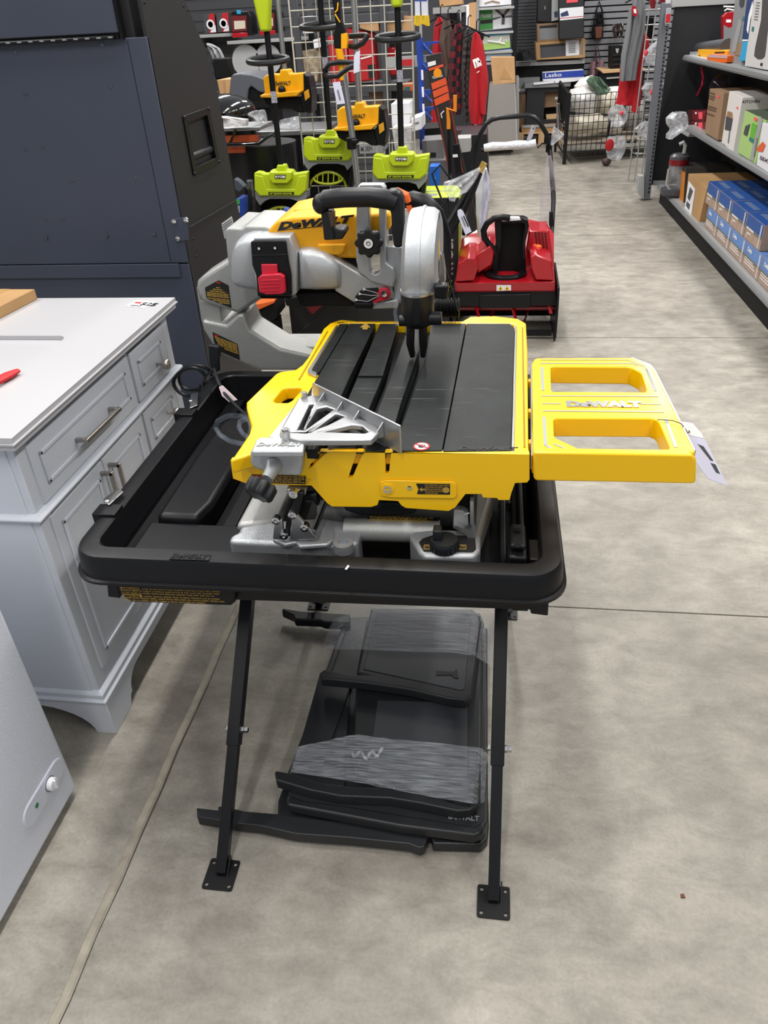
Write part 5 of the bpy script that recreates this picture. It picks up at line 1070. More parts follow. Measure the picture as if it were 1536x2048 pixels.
# ================================================================== red snow blower
bl = thing('snow_blower', 'red snow blower with black discharge chute behind the saw', 'snow blower')
BY = 4.2
rows = [((909, 583), (1111, 579), BY), ((909, 567), (1110, 564), BY-.01), ((912, 552), (1109, 549), BY+.14), ((915, 538), (1108, 536), BY+.27), ((920, 505), (1108, 495), BY+.34), ((923, 478), (1108, 468), BY+.39), ((950, 462), (1094, 447), BY+.44), ((974, 444), (1052, 437), BY+.5), ((976, 446), (1050, 440), BY+.58)]
m = M(); L = []
for a, b, y in rows:
    A, B = ay(*a, y), ay(*b, y); L.append([A, A.lerp(B, .3)+V((0, 0, .0)), A.lerp(B, .7), B, V((B.x, y, .27)), V((A.x, y, .27))])
m.loft(L); m.done('hood', BRED, bl, bevel=.01, seg=3)
def hp(px_, y0, y1, name='hood_bulge', mt=BRED, bv=.008):
    A = yz(px_, y0); m = M(); m.prism(A, (0, y1-y0, -.0)); return m.done(name, mt, bl, bevel=bv, seg=3)
hp([(911, 564), (915, 530), (935, 515), (950, 516), (957, 535), (948, 562)], BY+.0, BY+.34)
hp([(1060, 515), (1070, 508), (1104, 522), (1108, 562), (1072, 560), (1064, 540)], BY+.0, BY+.34)
hp([(950, 512), (980, 492), (988, 505), (984, 530), (955, 548)], BY+.10, BY+.34)
hp([(1052, 500), (1058, 462), (1098, 460), (1106, 520), (1080, 518)], BY+.22, BY+.45)
m = M()
for k in range(4):
    for j in range(9):
        x, y_ = 1069+k*6.5+j*.5, 464+j*4.0+k*.8; m.prism(yz([(x, y_), (x+4, y_+.5), (x+4, y_+2.2), (x, y_+1.7)], BY+.218), (0, .004, 0))
m.done('vent_slots', BLKM, bl)
m = M(); m.ball(ay(1076, 494, BY+.2), (.022, .015, .014)); m.cyl(ay(1070, 491, BY+.21), ay(1070, 491, BY+.19), .01); m.done('ignition_key', ORG, bl, label='orange ignition key')
m = M(); m.prism(yz([(993, 570), (1022, 570), (1022, 581), (993, 582)], BY-.012), (0, -.0012, 0)); wl = m.done('warning_label', WHT, bl, label='white label with two yellow triangles')
m = M()
for x in (1001, 1014): m.prism(yz([(x-5, 580), (x+5, 580), (x, 571.5)], BY-.0145), (0, -.0006, 0))
m.done('warning_triangles', YEL, wl)
m = M()
for x in (1001, 1014): m.prism(yz([(x-1.5, 578.5), (x+1.5, 578.5), (x, 574)], BY-.0155), (0, -.0006, 0))
m.done('triangle_symbols', INK, wl)
# auger housing
m = M(); m.prism(yz([(908, 583), (1112, 579), (1113, 612), (910, 614)], BY), (0, .35, 0)); m.prism(yz([(958, 590), (1062, 588), (1060, 616), (960, 617)], BY-.01), (0, .05, 0)); m.done('housing', BLKS, bl, bevel=.004)
m = M(); c0 = ay(1114, 560, BY-.02); c1 = ay(1114, 685, BY-.02)
xr = ay(1112, 600, BY).x; xl_ = ay(909, 600, BY).x
for x in (xl_-.01, xr): m.prism([V((x, BY-.04, .30)), V((x, BY-.07, .2)), V((x, BY-.08, .03)), V((x, BY-.04, 0)), V((x, BY+.3, .0)), V((x, BY+.4, .1)), V((x, BY+.36, .33))], (.012, 0, 0))
m.done('side_plate', BLKS, bl, bevel=.003)
m = M(); m.box(xl_, xr, BY+.3, BY+.33, .03, .3); m.done('housing_back', BLKM, bl)
m = M(); P = []
for i in range(60):
    t = i/59; P.append(V((xl_+.03+(xr-xl_-.05)*t, BY+.12+.11*math.cos(t*5*math.pi), .14+.11*math.sin(t*5*math.pi))))
m.tube(P, .012, 6, flat=.5); m.cyl((xl_, BY+.12, .14), (xr, BY+.12, .14), .018, seg=10); m.done('auger', BRED, bl)
m = M(); m.box(xl_+.01, xr-.01, BY-.02, BY-.005, .02, .05); m.done('scraper_bar', BLKS, bl)
for x in (xl_+.02, xr-.05):
    m = M(); m.lathe([(.02, 0), (.09, .004), (.095, .02), (.09, .04), (.02, .045)], (x-.0, BY+.48, .095), X, 22); m.done('wheel', BLK, bl)
# chute
m = M(); c = ay(1011, 549, BY+.15); m.lathe([(.118, -.012), (.118, .012), (.1, .02), (.085, .02), (.085, -.01)], c, Z, 30); m.done('chute_ring', BLK, bl)
yk = BY+.16
O = yz([(983, 556), (984, 515), (992, 490), (989, 446), (993, 440), (1000, 437), (1048, 437), (1056, 441), (1058, 452), (1050, 489), (1052, 545), (1040, 555)], yk)
I = yz([(995, 552), (997, 515), (1003, 490), (1003, 450), (1007, 447), (1046, 446), (1050, 450), (1044, 489), (1047, 545), (1035, 551)], yk)
m = M(); m.holed(O, [I], (0, .06, 0)); ch = m.done('discharge_chute', BLK, bl, bevel=.004)
m = M(); m.prism([p+V((0, .06, 0)) for p in O], (0, .02, 0)); m.done('chute_back', BLKM, ch)
m = M(); m.prism(yz([(1003, 441), (1008, 436), (1038, 436), (1042, 440), (1006, 443)], yk-.002), (0, .03, .003)); m.done('chute_label', WHT, ch)
m = M(); m.tube(yz([(1020, 436), (1005, 434), (988, 437), (974, 447), (967, 461), (969, 476), (978, 489), (989, 500), (991, 512)], yk-.02), .017, 12); m.done('chute_handle', BLK, bl)
# handle bars
HB = 4.85
m = M(); m.tube([ay(1103, 470, 4.62), ay(1105, 440, 4.7), ay(1107, 400, 4.75), ay(1103, 340, HB), ay(1099, 292, HB), ay(1092, 266, HB), ay(1080, 246, HB), ay(1068, 235, HB), ay(1055, 231, HB), ay(1000, 235, HB), ay(984, 239, HB), ay(972, 248, HB), ay(962, 266, HB), ay(952, 292, HB), ay(944, 340, HB), ay(938, 380, 4.8), ay(930, 440, 4.7), ay(928, 468, 4.6)], .0135, 10)
hb = m.done('handlebar', BLKS, bl)
m = M(); m.tube([ay(968, 296, HB-.02), ay(985, 293, HB-.02), ay(1010, 292, HB-.02), ay(1035, 290, HB-.02), ay(1058, 289, HB-.02), ay(1072, 286, HB-.02)], [.02, .024, .021, .024, .021, .022], 12); m.done('foam_wrap', mat('bubble_wrap', '#dfe3ea', .35, bump=.8, bscale=60), hb, label='bubble wrapped lower bar')
m = M(); m.tube([ay(962, 300, HB), ay(975, 302, HB)], .012, 8); m.tube([ay(1094, 290, HB-.01), ay(1093, 303, HB-.01), ay(1099, 306, HB-.01)], .006, 8); m.tube([ay(1095, 287, HB-.01), ay(1084, 287, HB-.02), ay(1075, 296, HB-.03)], .005, 6); m.done('lever', BLKS, hb)
m = M(); m.tube([ay(1100, 300, HB-.02), ay(1108, 360, HB-.05), ay(1110, 400, HB-.08), ay(1104, 430, HB-.12)], .005, 8); m.done('cable', CHR, hb)
m = M(); m.prism(yz([(1099, 425), (1106, 424), (1108, 452), (1102, 460), (1098, 450)], 4.65), (0, .03, 0)); m.done('cable_clamp', BLK, hb)
o = gy('price_tag', 'white tag hanging from the snow blower handle bar', 'tag', [(1064, 249), (1071, 254), (1070, 260), (1063, 278), (1052, 286), (1055, 274)], HB-.03, .002, mat('tag_card', '#c9c9e2', .6), [('hole', [(1066, 255), (1068, 255), (1068, 258), (1066, 258)], INK)], part='card', bevel=0)
m = M(); m.drape([(1107, 254, 1112, 255), (1104, 262, 1124, 264), (1103, 272, 1130, 270), (1102, 280, 1118, 280), (1101, 290, 1108, 288)], HB-.03, .05, 2, .006, wob=.012, nv=9); m.done('plastic_bag', BAG, label='crumpled clear bag on the right of the snow blower handle', cat='bag')
m = M(); m.drape([(1094, 312, 1102, 312), (1086, 345, 1112, 345), (1083, 370, 1113, 370), (1080, 410, 1112, 410), (1078, 450, 1108, 450)], 4.8, .07, 2, .004, wob=.004, nv=10); m.done('manual_bag', clear_mat('thin_bag', '#cfcbd2', .3, .2, .4, 6), label='long clear bag with manual hanging from the snow blower handle', cat='bag')
m = M(); m.drape([(968, 335, 974, 337), (956, 360, 981, 362), (951, 385, 982, 385), (952, 430, 976, 430), (955, 470, 968, 470)], 4.5, .08, 2, .01, wob=.012, nv=12); m.done('plastic_bag', mat('white_bag', '#cfd0de', .3, bump=.3, bscale=20), label='long white plastic bag hanging left of the red snow blower', cat='bag')
# ================================================================== second machine handle, lime box, black box
bx = thing('snow_blower_box', 'tall black and lime carton standing behind the blade guard', 'box')
RY = 4.42
A = ay(822, 394, RY); B = ay(918, 398, RY); zt_ = (A.z+B.z)/2
m = M(); m.box(A.x, B.x, RY, RY+.36, 0, zt_); m.done('carton', mat('carton_black', '#17171a', .45), bx, bevel=.002)
m = M(); m.box(A.x+.001, B.x-.001, RY+.001, RY+.359, zt_, zt_+.0012); m.box(B.x, B.x+.0012, RY+.001, RY+.36, 0, zt_-.001); m.done('lime_panels', LIME, bx)
tx = fittext('lettering', 'RYOBI', (ay(906, 600, RY-.001)+V((0, 0, .15)), Z, -X), .20, .045, LGR, bx, .03)
tx2 = fittext('lettering', 'ONEFI', (ay(906, 600, RY-.001)+V((-.005, 0, -.08)), Z, -X), .20, .045, mat('olive_lime', '#a6a51c', .5), bx, .03)
for t_ in (tx, tx2): pass
m = M(); m.box(A.x+.06, A.x+.14, RY+.05, RY+.12, zt_+.0014, zt_+.002); m.box(A.x+.04, B.x-.04, RY+.18, RY+.2, zt_+.0014, zt_+.002); m.done('top_print', GRY, bx)
m = M(); m.box(B.x+.0013, B.x+.002, RY+.1, RY+.14, .45, .62); m.box(B.x+.0013, B.x+.002, RY+.2, RY+.3, .3, .36); m.done('side_picture', GRN, bx)
sb = thing('folded_mower_handle', 'black folded machine handle with brass tip leaning over the lime carton', 'handle')
m = M(); m.tube([ay(880, 505, 4.1), ay(920, 430, 4.15), ay(960, 345, 4.2)], .016, 10); m.tube([ay(868, 490, 4.05), ay(900, 440, 4.1), ay(948, 360, 4.2)], .013, 10); m.tube([ay(928, 425, 4.25), ay(940, 400, 4.25), ay(958, 352, 4.25)], .014, 10); m.done('tubes', BLKS, sb)
m = M(); m.tube([ay(960, 343, 4.2), ay(969, 325, 4.2)], .016, 12); m.done('brass_tip', mat('brass_foil', '#d9b765', .25, .7), sb, label='brass coloured tip')
m = M(); m.tube([ay(886, 405, 4.15), ay(872, 370, 4.2), ay(864, 348, 4.2), ay(880, 330, 4.2), ay(895, 350, 4.2), ay(925, 380, 4.2)], .005, 6); m.tube([ay(880, 420, 4.1), ay(896, 395, 4.15), ay(905, 440, 4.1)], .008, 8); m.done('cables', BLKM, sb)
m = M(); m.drape([(958, 336, 962, 340), (914, 355, 948, 366), (888, 364, 935, 384), (885, 378, 916, 392), (898, 398, 910, 402)], 4.12, .06, 3, .012, wob=.015, nv=10); m.done('plastic_bag', BAG, label='crumpled clear bag in front of the brass tipped handle', cat='bag')
o = gy('price_tag', 'white printed tag in front of the lime and black carton', 'tag', [(915, 421), (921, 418), (926, 422), (943, 463), (931, 470), (915, 430)], 4.05, .002, mat('tag_white', '#dcdcf0', .6), [('print', [(926, 432), (928, 431), (938, 452), (936, 454)], INK), ('print', [(922, 434), (924, 433), (932, 452), (930, 453)], GRY)], part='card', bevel=0)
kb = thing('black_tool_chest', 'low black case with red triangle on the floor behind the saw', 'case')
m = M(); P = yz([(572, 604), (800, 600), (800, 678), (587, 678)], 3.6); y_ = 3.6
z0 = min(p.z for p in P); x0_, x1_ = ay(582, 660, 4.15).x, ay(900, 640, 4.15).x
m.box(x0_, x1_, 4.16, 4.38, 0, ay(575, 606, 4.16).z); m.done('case_body', mat('case_black', '#141414', .5), kb, bevel=.004)
m = M(); m.prism(yz([(607, 608), (649, 608), (625, 629)], 4.155), (0, -.002, 0)); tt = m.done('red_triangle', mat('deep_red', '#9c1018', .4), kb, label='red triangle emblem')
m = M(); m.tube(yz([(592, 672), (640, 628), (655, 612)], 4.156), .0025, 4); m.tube(yz([(606, 606), (625, 631), (652, 607)], 4.155), .0025, 4); m.done('emblem_lines', DGR, kb)
m = M(); m.prism(yz([(568, 598), (610, 590), (700, 592), (708, 606), (600, 616), (572, 612)], 4.0), (0, .15, 0)); m.done('case_latch', BLKM, kb, bevel=.006)
ob = thing('orange_box', 'orange and black carton standing behind the silver saw arm', 'box')
m = M(); m.prism(yz([(505, 615), (548, 600), (555, 635), (525, 655), (510, 648)], 4.0), (0, .2, 0)); m.done('black_lower', BLKM, ob, bevel=.004)
m = M(); m.prism(yz([(508, 610), (548, 601), (548, 606), (510, 623)], 3.99), (0, .1, 0)); m.done('orange_band', ORG, ob, bevel=.002)
m = M(); m.prism([V((p.x, p.y, 0)) for p in yz([(505, 650), (555, 650)], 4.05)]+[V((p.x, p.y+.1, 0)) for p in yz([(555, 650), (505, 650)], 4.05)], (0, 0, ay(530, 640, 4.05).z)); m.done('box_foot', BLKM, ob)
m = M(); m.drape([(500, 627, 512, 627), (495, 638, 519, 640), (499, 652, 512, 656)], 3.9, .05, 2, .01, wob=.01); m.done('wrapped_bundle', mat('grey_plastic', '#8f9194', .4), label='grey wrapped bundle beside the orange and black carton', cat='bundle')
bw = thing('leaf_blower', 'orange and black hand blower behind the saw handle', 'blower')
m = M(); m.tube([ay(778, 388, 3.9), ay(795, 383, 3.9), ay(812, 392, 3.9), ay(818, 405, 3.9)], [.012, .02, .022, .014], 10); m.prism(yz([(812, 412), (822, 410), (828, 428), (818, 432)], 3.9), (0, .05, 0)); m.done('orange_shell', ORG, bw, bevel=.003)
m = M(); m.tube([ay(800, 402, 3.95), ay(825, 400, 3.95), ay(850, 408, 3.95), ay(870, 430, 3.95), ay(885, 470, 3.95), ay(888, 560, 4.0)], [.03, .045, .05, .05, .045, .04], 14); m.done('black_tube', BLK, bw)
# ================================================================== wire grid panel with hanging tools
GYp = 4.95
gp = thing('wire_grid_panel', 'white wire grid display panel holding the snow shovels', 'grid panel')
x0 = ay(577, 0, GYp).x; x1 = x0+.69; zb, ztp = .33, 1.86
m = M()
for i in range(10): x = x0+i*(x1-x0)/9; m.tube([(x, GYp, zb), (x, GYp, ztp)], .003 if 0 < i < 9 else .005, 6)
for j in range(21): z = zb+j*(ztp-zb)/20; m.tube([(x0, GYp+.006, z), (x1, GYp+.006, z)], .003 if 0 < j < 20 else .005, 6)
m.done('grid_wires', WIRE, gp)
for x in (x0, x1):
    m = M(); m.tube([(x, GYp, zb+.02), (x, GYp, .02)], .012, 8); m.tube([(x, GYp-.25, .012), (x, GYp+.25, .012)], .012, 8); m.done('leg', WIRE, gp)
# ---- lime snow shovels
SY = 4.5
def lime_shovel():
    o = thing('snow_shovel', 'lime green power snow shovel, lowest one at the left on the wire grid', 'snow shovel', 'lime power shovels')
    f = [(508, 346), (514, 344), (522, 345), (528, 348), (537, 348), (541, 341), (552, 340), (554, 330), (570, 330), (573, 340), (584, 341), (589, 348), (600, 346), (615, 344), (613, 381), (601, 393), (519, 393), (509, 381)]
    m = M(); m.prism(yz(f, SY), (0, .06, 0)); fc = m.done('front_cover', LIME, o, bevel=.006, seg=3)
    A = yz([(540, 342), (586, 342), (586, 357), (578, 366), (546, 366), (539, 357)], SY); c = sum(A, V())/6
    m = M(); m.loft([A, [c+(p-c)*.9+V((0, -.025, 0)) for p in A]]); m.done('raised_center', LIME, fc, bevel=.003)
    B = yz([(510, 350), (526, 352), (534, 378), (590, 378), (598, 352), (612, 350), (612, 380), (600, 391), (520, 391), (511, 380)], SY); m = M(); m.prism(B, (0, -.008, 0)); m.done('raised_rim', LIME, fc, bevel=.004)
    m = M(); m.prism(yz([(549.5, 349.5), (571.5, 349.5), (571.5, 357), (549.5, 357)], SY-.0265), (0, -.001, 0)); bd = m.done('badge', INK, o)
    ytext('RYOBI', (551, 356), (570.5, 356), (551, 351), SY-.029, WHP, bd, 'brand_lettering', .03)
    m = M(); m.prism(yz([(537, 384), (588, 384), (588, 390), (537, 390)], SY-.009), (0, -.001, 0)); b2 = m.done('name_strip', INK, o)
    ytext('10" SNOW SHOVEL', (540, 389), (585, 389), (540, 385), SY-.0115, LIME, b2, 'strip_lettering', .03)
    m = M(); m.prism(yz([(510, 384), (613, 384), (613, 396), (600, 412), (594, 402), (580, 398), (540, 398), (528, 403), (520, 412), (511, 398)], SY+.004), (0, .10, 0)); m.done('grey_housing', GRY, o, bevel=.003)
    m = M(); P = yz([(512, 396), (612, 396), (612, 440), (514, 440)], SY+.10); m.prism(P, (0, .03, 0)); m.prism(yz([(512, 394), (518, 394), (524, 446), (516, 446)], SY+.01), (0, .12, 0)); m.prism(yz([(606, 394), (613, 394), (611, 446), (603, 446)], SY+.01), (0, .12, 0)); m.done('auger_housing', BLKM, o, bevel=.003)
    m = M(); cx, cz = 562, 448
    m.tube([ay(cx+38*math.cos(t), cz-34*math.sin(t), SY+.05) for t in [i*math.pi/14 for i in range(15)]], .013, 8, flat=.6)
    m.tube([ay(cx+30*math.cos(t)*1.0, 426-12*math.sin(t), SY+.03) for t in [-i*math.pi/10 for i in range(11)]], .007, 8)
    for k in range(-2, 3): m.tube(yz([(cx+k*11, 415+abs(k)*2), (cx+k*11, 436-abs(k)*2)], SY+.03), .004, 6)
    m.done('auger_paddles', LIMD, o)
    a = ay(562, 334, SY+.03)
    m = M(); zg = ay(535, 63, SY).z; m.tube([a, V((a.x, a.y+.02, zg+.05))], .016, 12); pl_ = m.done('pole', BLK, o)
    zc = ay(540, 120, SY).z; m = M(); m.tube([V((a.x+.108*math.cos(t), a.y-.02+.06*math.sin(t), zc+.012*math.sin(t))) for t in [i*math.pi/12 for i in range(24)]], .0145, 8, closed=True); m.done('loop_handle', GRIP, o)
    m = M(); m.prism([V((a.x+dx, a.y-.03, zg+dz)) for dx, dz in ((-.025, 0), (.025, 0), (.035, .09), (.055, .2), (.05, .34), (-.04, .34), (-.045, .16))], (0, .07, 0)); m.done('upper_grip', LIME, o, bevel=.012, seg=3)
    q = ay(563, 334, SY+.03)
    m = M(); zs0 = ay(545, 207, SY).z; m.cyl(V((q.x, q.y+.004, zs0)), V((q.x, q.y+.005, zs0+.055)), .0166, seg=12); m.done('pole_sticker', mat('sticker_mix', '#a3a2ae', .5, var=.6, vscale=120), o)
    return o
s1 = lime_shovel()
d = ay(660, 267, 4.78)-ay(562, 337, 4.5); dup(s1, d, 'lime green power snow shovel, middle one partly behind the silver pole')
d = ay(804, 301, 4.5)-ay(562, 337, 4.5); dup(s1, d, 'lime green power snow shovel, the rightmost on the wire grid')
# ---- yellow snow shovels
def yel_shovel():
    y = 4.6
    o = thing('snow_shovel', 'yellow power snow shovel, lower one on the wire grid with black side', 'snow shovel', 'yellow power shovels')
    f = [(674, 222), (680, 216), (690, 214), (708, 215), (710, 205), (726, 205), (729, 214), (758, 212), (757, 248), (744, 258), (695, 261), (669, 260), (669, 255), (676, 252)]
    m = M(); m.prism(yz(f, y), (0, .10, 0)); fc = m.done('front_cover', YELC, o, bevel=.008, seg=3)
    m = M(); m.prism(yz([(669, 255), (700, 251), (756, 246), (744, 258), (695, 261), (669, 260)], y), (0, -.03, -.0)); m.done('cover_lip', YELC, fc, bevel=.005)
    m = M(); m.prism(yz([(757, 212), (768, 220), (773, 257), (770, 293), (755, 290), (748, 262), (757, 248)], y+.0), (0, .16, 0)); sd_ = m.done('side_shell', BLK, o, bevel=.005)
    m = M()
    for k in range(9): m.tube(yz([(760, 222+k*7.5), (769, 219+k*7.5)], y-.001), .0025, 5)
    m.done('side_ribs', BLKM, sd_)
    m = M(); m.prism(yz([(671, 261), (748, 261), (756, 292), (742, 291), (730, 284), (690, 283), (676, 275)], y+.01), (0, .15, 0)); m.done('auger_housing', BLKM, o, bevel=.006)
    m = M(); m.prism(yz([(757, 250), (767, 244), (769, 260), (759, 268)], y-.003), (0, -.001, 0)); m.done('side_label', mat('label_amber', '#d79a1c', .5), sd_)
    ytext('DeWALT', (698, 237), (731, 236), (698, 229), y-.003, INK, fc, 'brand_lettering', .03)
    m = M(); m.ball(ay(712, 246, y-.01), (.022, .02, .022)); m.done('black_knob', BLK, o)
    a = ay(718, 208, y+.05); m = M(); m.tube([a, a+V((-.0, .01, .62)), a+V((-.01, .02, 1.1))], .014, 12); m.done('pole', ALU, o)
    m = M(); m.cyl(a+V((0, .01, .50)), a+V((0, .01, .60)), .024, seg=14); m.done('pole_clamp', BLK, o)
    return o
s2 = yel_shovel(); d = ay(568, 141, 4.75)-ay(718, 207, 4.6); dup(s2, d, 'yellow power snow shovel, upper left one on the wire grid')
# ---- pole tool and trimmer in front
pt = thing('pole_trimmer', 'long silver pole tool with black clamp standing in front of the wire grid', 'pole tool')
m = M(); m.tube([ay(687, 150, 4.3), ay(703, 260, 4.3), ay(716, 372, 4.3), ay(717, 400, 4.3)+V((0, 0, -.35))], .0165, 12); m.done('pole', ALU, pt)
m = M(); m.tube([ay(702, 275, 4.3), ay(704, 298, 4.3)], .026, 14); m.cyl(ay(705, 283, 4.28), ay(714, 283, 4.26), .012); m.done('pole_clamp', BLK, pt, bevel=.003)
m = M(); m.tube([ay(652, 150, 4.28), ay(651, 138, 4.28), ay(658, 128, 4.28), ay(680, 124, 4.28), ay(716, 126, 4.28), ay(716, 130, 4.22), ay(700, 134, 4.2), ay(688, 142, 4.2), ay(676, 152, 4.2), ay(660, 153, 4.22)], .012, 10, closed=True); m.done('loop_handle', GRIP, pt)
m = M(); m.tube([ay(686, 160, 4.3), ay(682, 120, 4.3), ay(678, 100, 4.3), ay(678, 98, 4.3)], .018, 10); m.done('yellow_sleeve', YELC, pt)
ph = thing('pole_saw_head', 'black and yellow powered tool handle hanging at the top of the wire grid', 'power tool')
m = M(); m.prism(yz([(664, 0), (664, -40), (678, -40), (680, 20), (682, 42), (690, 60), (694, 95), (682, 98), (668, 97), (666, 68), (672, 55), (668, 25)], 4.4), (0, .06, 0)); m.done('tool_body', BLK, ph, bevel=.006)
m = M(); m.prism(yz([(682, 68), (692, 66), (695, 80), (693, 97), (682, 98)], 4.39), (0, .05, 0)); m.tube(yz([(676, 5), (675, 20), (670, 25)], 4.39), .004, 6); m.tube(yz([(670, 28), (674, 35), (680, 45)], 4.39), .004, 6); m.done('yellow_shell', YELC, ph, bevel=.004)
m = M(); m.tube([ay(700, 92, 4.45), ay(712, 94, 4.4), ay(726, 86, 4.38), ay(735, 72, 4.38), ay(732, 70, 4.42), ay(700, 72, 4.5)], .013, 10); m.done('loop_handle', GRIP, ph)
for lab, px_ in (('white product tag hanging from the lower black loop handle', [(665, 165), (680, 163), (690, 207), (674, 209)]), ('white product tag hanging below the black and yellow tool', [(712, 104), (720, 101), (719, 143), (707, 147), (708, 112)])):
    o = gy('product_tag', lab, 'tag', px_, 4.15, .002, MATS['tag_white'], [('print', [(px_[0][0]+9, px_[0][1]+15), (px_[0][0]+12, px_[0][1]+14), (px_[0][0]+17, px_[0][1]+34), (px_[0][0]+14, px_[0][1]+35)], GRY)] if px_[0][0] == 665 else [], part='card', bevel=0)
# ================================================================== left clutter: grills
kg = thing('gas_grill', 'grey hooded grill between the black cabinet and the yellow snow shovel', 'grill')
gyv = 6.2
m = M(); m.prism(yz([(458, 203), (461, 155), (466, 148), (480, 146), (505, 149), (532, 158), (537, 182), (531, 186), (518, 184), (502, 172), (497, 178), (494, 203)], gyv), (0, .45, 0)); m.done('hood', mat('grill_grey', '#5d6068', .4, .2), kg, bevel=.01, seg=3)
m = M(); m.prism(yz([(494, 203), (498, 178), (502, 172), (518, 184), (540, 186), (545, 205)], gyv+.03), (0, .4, 0)); m.prism(yz([(470, 203), (545, 201), (545, 215), (470, 217)], gyv), (0, .4, 0)); m.done('firebox', BLKM, kg)
m = M(); m.box(ay(475, 300, gyv).x, ay(545, 300, gyv).x, gyv+.05, gyv+.4, 0, ay(500, 215, gyv).z); m.done('cart', BLKS, kg)
m = M(); q = ay(532, 178, gyv-.01); m.ball(q, .012); m.done('hood_screw', CHR, kg)
kt = thing('kettle_grill', 'glossy black kettle grill dome beside the black cabinet', 'grill')
c = ay(452, 225, 5.4); m = M(); m.ball(c, (.20, .2, .11), 28, 14); m.done('lid', mat('gloss_black', '#0b0b0c', .06, coat=1), kt)
m = M(); m.lathe([(.17, -.2), (.2, -.05), (.2, -.0)], c, Z, 28); m.done('bowl', MATS['gloss_black'], kt)
for a in (0, 2.1, 4.2): m = M(); m.tube([c+V((.12*math.cos(a), .12*math.sin(a), -.15)), V((c.x+.2*math.cos(a), c.y+.2*math.sin(a), .0))], .012, 8); m.done('leg', BLKS, kt)
ct_ = thing('grill_cart', 'flat-top grill cart with silver shelf, orange strip and black tank skirt', 'cart')
yq = 4.85
m = M(); A = yz([(440, 258), (515, 254), (515, 248), (545, 240), (540, 236), (440, 248)], yq); za = ay(470, 255, yq).z; xa, xb = ay(430, 255, yq).x, ay(520, 255, yq).x
m.box(xa, xb, yq, yq+.3, za-.02, za+.0); m.done('silver_shelf', ALU, ct_, bevel=.004)
m = M(); m.tube([V((xa, yq-.02, za-.09)), V((xb-.02, yq-.02, za-.09)), V((xb+.03, yq+.02, za-.06)), V((xb+.06, yq+.15, za-.05))], .012, 10); m.tube([V((xb-.15, yq, za-.01)), V((xb-.2, yq-.01, za-.09))], .008, 8); m.done('front_rail', MATS['gloss_black'], ct_)
m = M(); m.box(xa, xb-.03, yq+.02, yq+.05, za-.085, za-.045); m.box(xa, xb-.12, yq+.01, yq+.04, za-.14, za-.105); m.done('orange_strip', mat('grill_orange', '#b8502a', .4), ct_)
m = M(); m.lathe([(.20, 0), (.24, .1), (.25, za-.12)], V(((xa+xb)/2+.02, yq+.3, .0)), Z, 28); m.done('tank_skirt', mat('skirt_black', '#0f0f11', .3), ct_)
m = M(); m.drape([(440, 233, 452, 233), (446, 238, 497, 238), (447, 247, 497, 245), (447, 253, 496, 251)], 4.8, .06, 2, .005, wob=.006, nv=6); m.done('paper_roll', mat('paper_roll', '#d8d6d8', .5), label='white paper roll lying on the silver grill shelf', cat='roll')
m = M(); m.drape([(505, 222, 530, 220), (492, 228, 533, 228), (512, 240, 535, 240), (514, 247, 536, 246)], 4.95, .08, 2, .012, wob=.015, nv=8); m.done('plastic_bag', BAG, label='crumpled clear bag at the end of the silver grill shelf', cat='bag')
st_ = thing('griddle_station', 'black griddle cabinet with stainless top behind the snow shovels', 'griddle')
yg = 5.6; A = ay(512, 255, yg); B = ay(650, 250, yg); zs = ay(560, 262, yg).z
m = M(); m.box(A.x, B.x, yg, yg+.5, zs-.03, zs); m.done('stainless_top', ALU, st_, bevel=.003)
m = M(); m.box(A.x, B.x, yg+.01, yg+.5, 0, zs-.03); m.done('black_cabinet', mat('cab_black', '#131417', .35), st_, bevel=.003)
m = M(); m.tube([V((A.x+.12, yg-.01, zs-.33)), V((B.x, yg-.01, zs-.33))], .004, 6); m.box(A.x+.13, B.x-.02, yg+.002, yg+.012, zs-.3, zs-.06); m.done('door_panel', BLKS, st_)
for i, (lab, px_, mt_) in enumerate((('clear plastic parcel lying on the stainless griddle top', [(560, 240, 600, 232), (556, 250, 603, 248), (558, 256, 600, 256)], BAG),)):
    m = M(); m.drape(px_, 5.7, .1, 2, .01, wob=.015, nv=6); m.done('clear_parcel', mt_, label=lab, cat='package')
# lower left clutter
gy('blue_can_box', 'blue and green printed carton low beside the black cabinet', 'box', [(472, 398), (486, 396), (487, 428), (476, 440), (470, 420)], 4.3, .12, BLU, [('green_patch', [(473, 399), (480, 398), (480, 408), (473, 410)], GRN), ('grey_patch', [(474, 412), (480, 411), (480, 425), (476, 428)], LGR)])
gy('grey_pouch', 'grey folded pouch above the blue carton beside the black cabinet', 'pouch', [(468, 358), (476, 362), (488, 374), (478, 384), (470, 378)], 4.3, .06, mat('pouch_grey', '#3c4650', .6), ())
gy('black_folded_chair', 'black folded frame standing left of the lowest lime snow shovel', 'frame', [(488, 372), (496, 380), (512, 570), (500, 570), (492, 420)], 4.4, .06, BLKM, ())
m = M(); m.drape([(494, 360, 505, 362), (497, 380, 508, 384), (498, 410, 508, 412), (500, 432, 506, 434)], 4.6, .06, 3, .01, wob=.015, nv=12); m.done('foil_bag', mat('foil', '#8c8c92', .25, .6, bump=.5, bscale=30), label='crumpled silver bag left of the lowest lime snow shovel', cat='bag')
m = M(); q = ay(575, 425, 4.35); m.ball(q, (.03, .02, .03)); m.done('blue_ball', BLU, label='blue round cap seen under the lowest lime snow shovel', cat='cap')
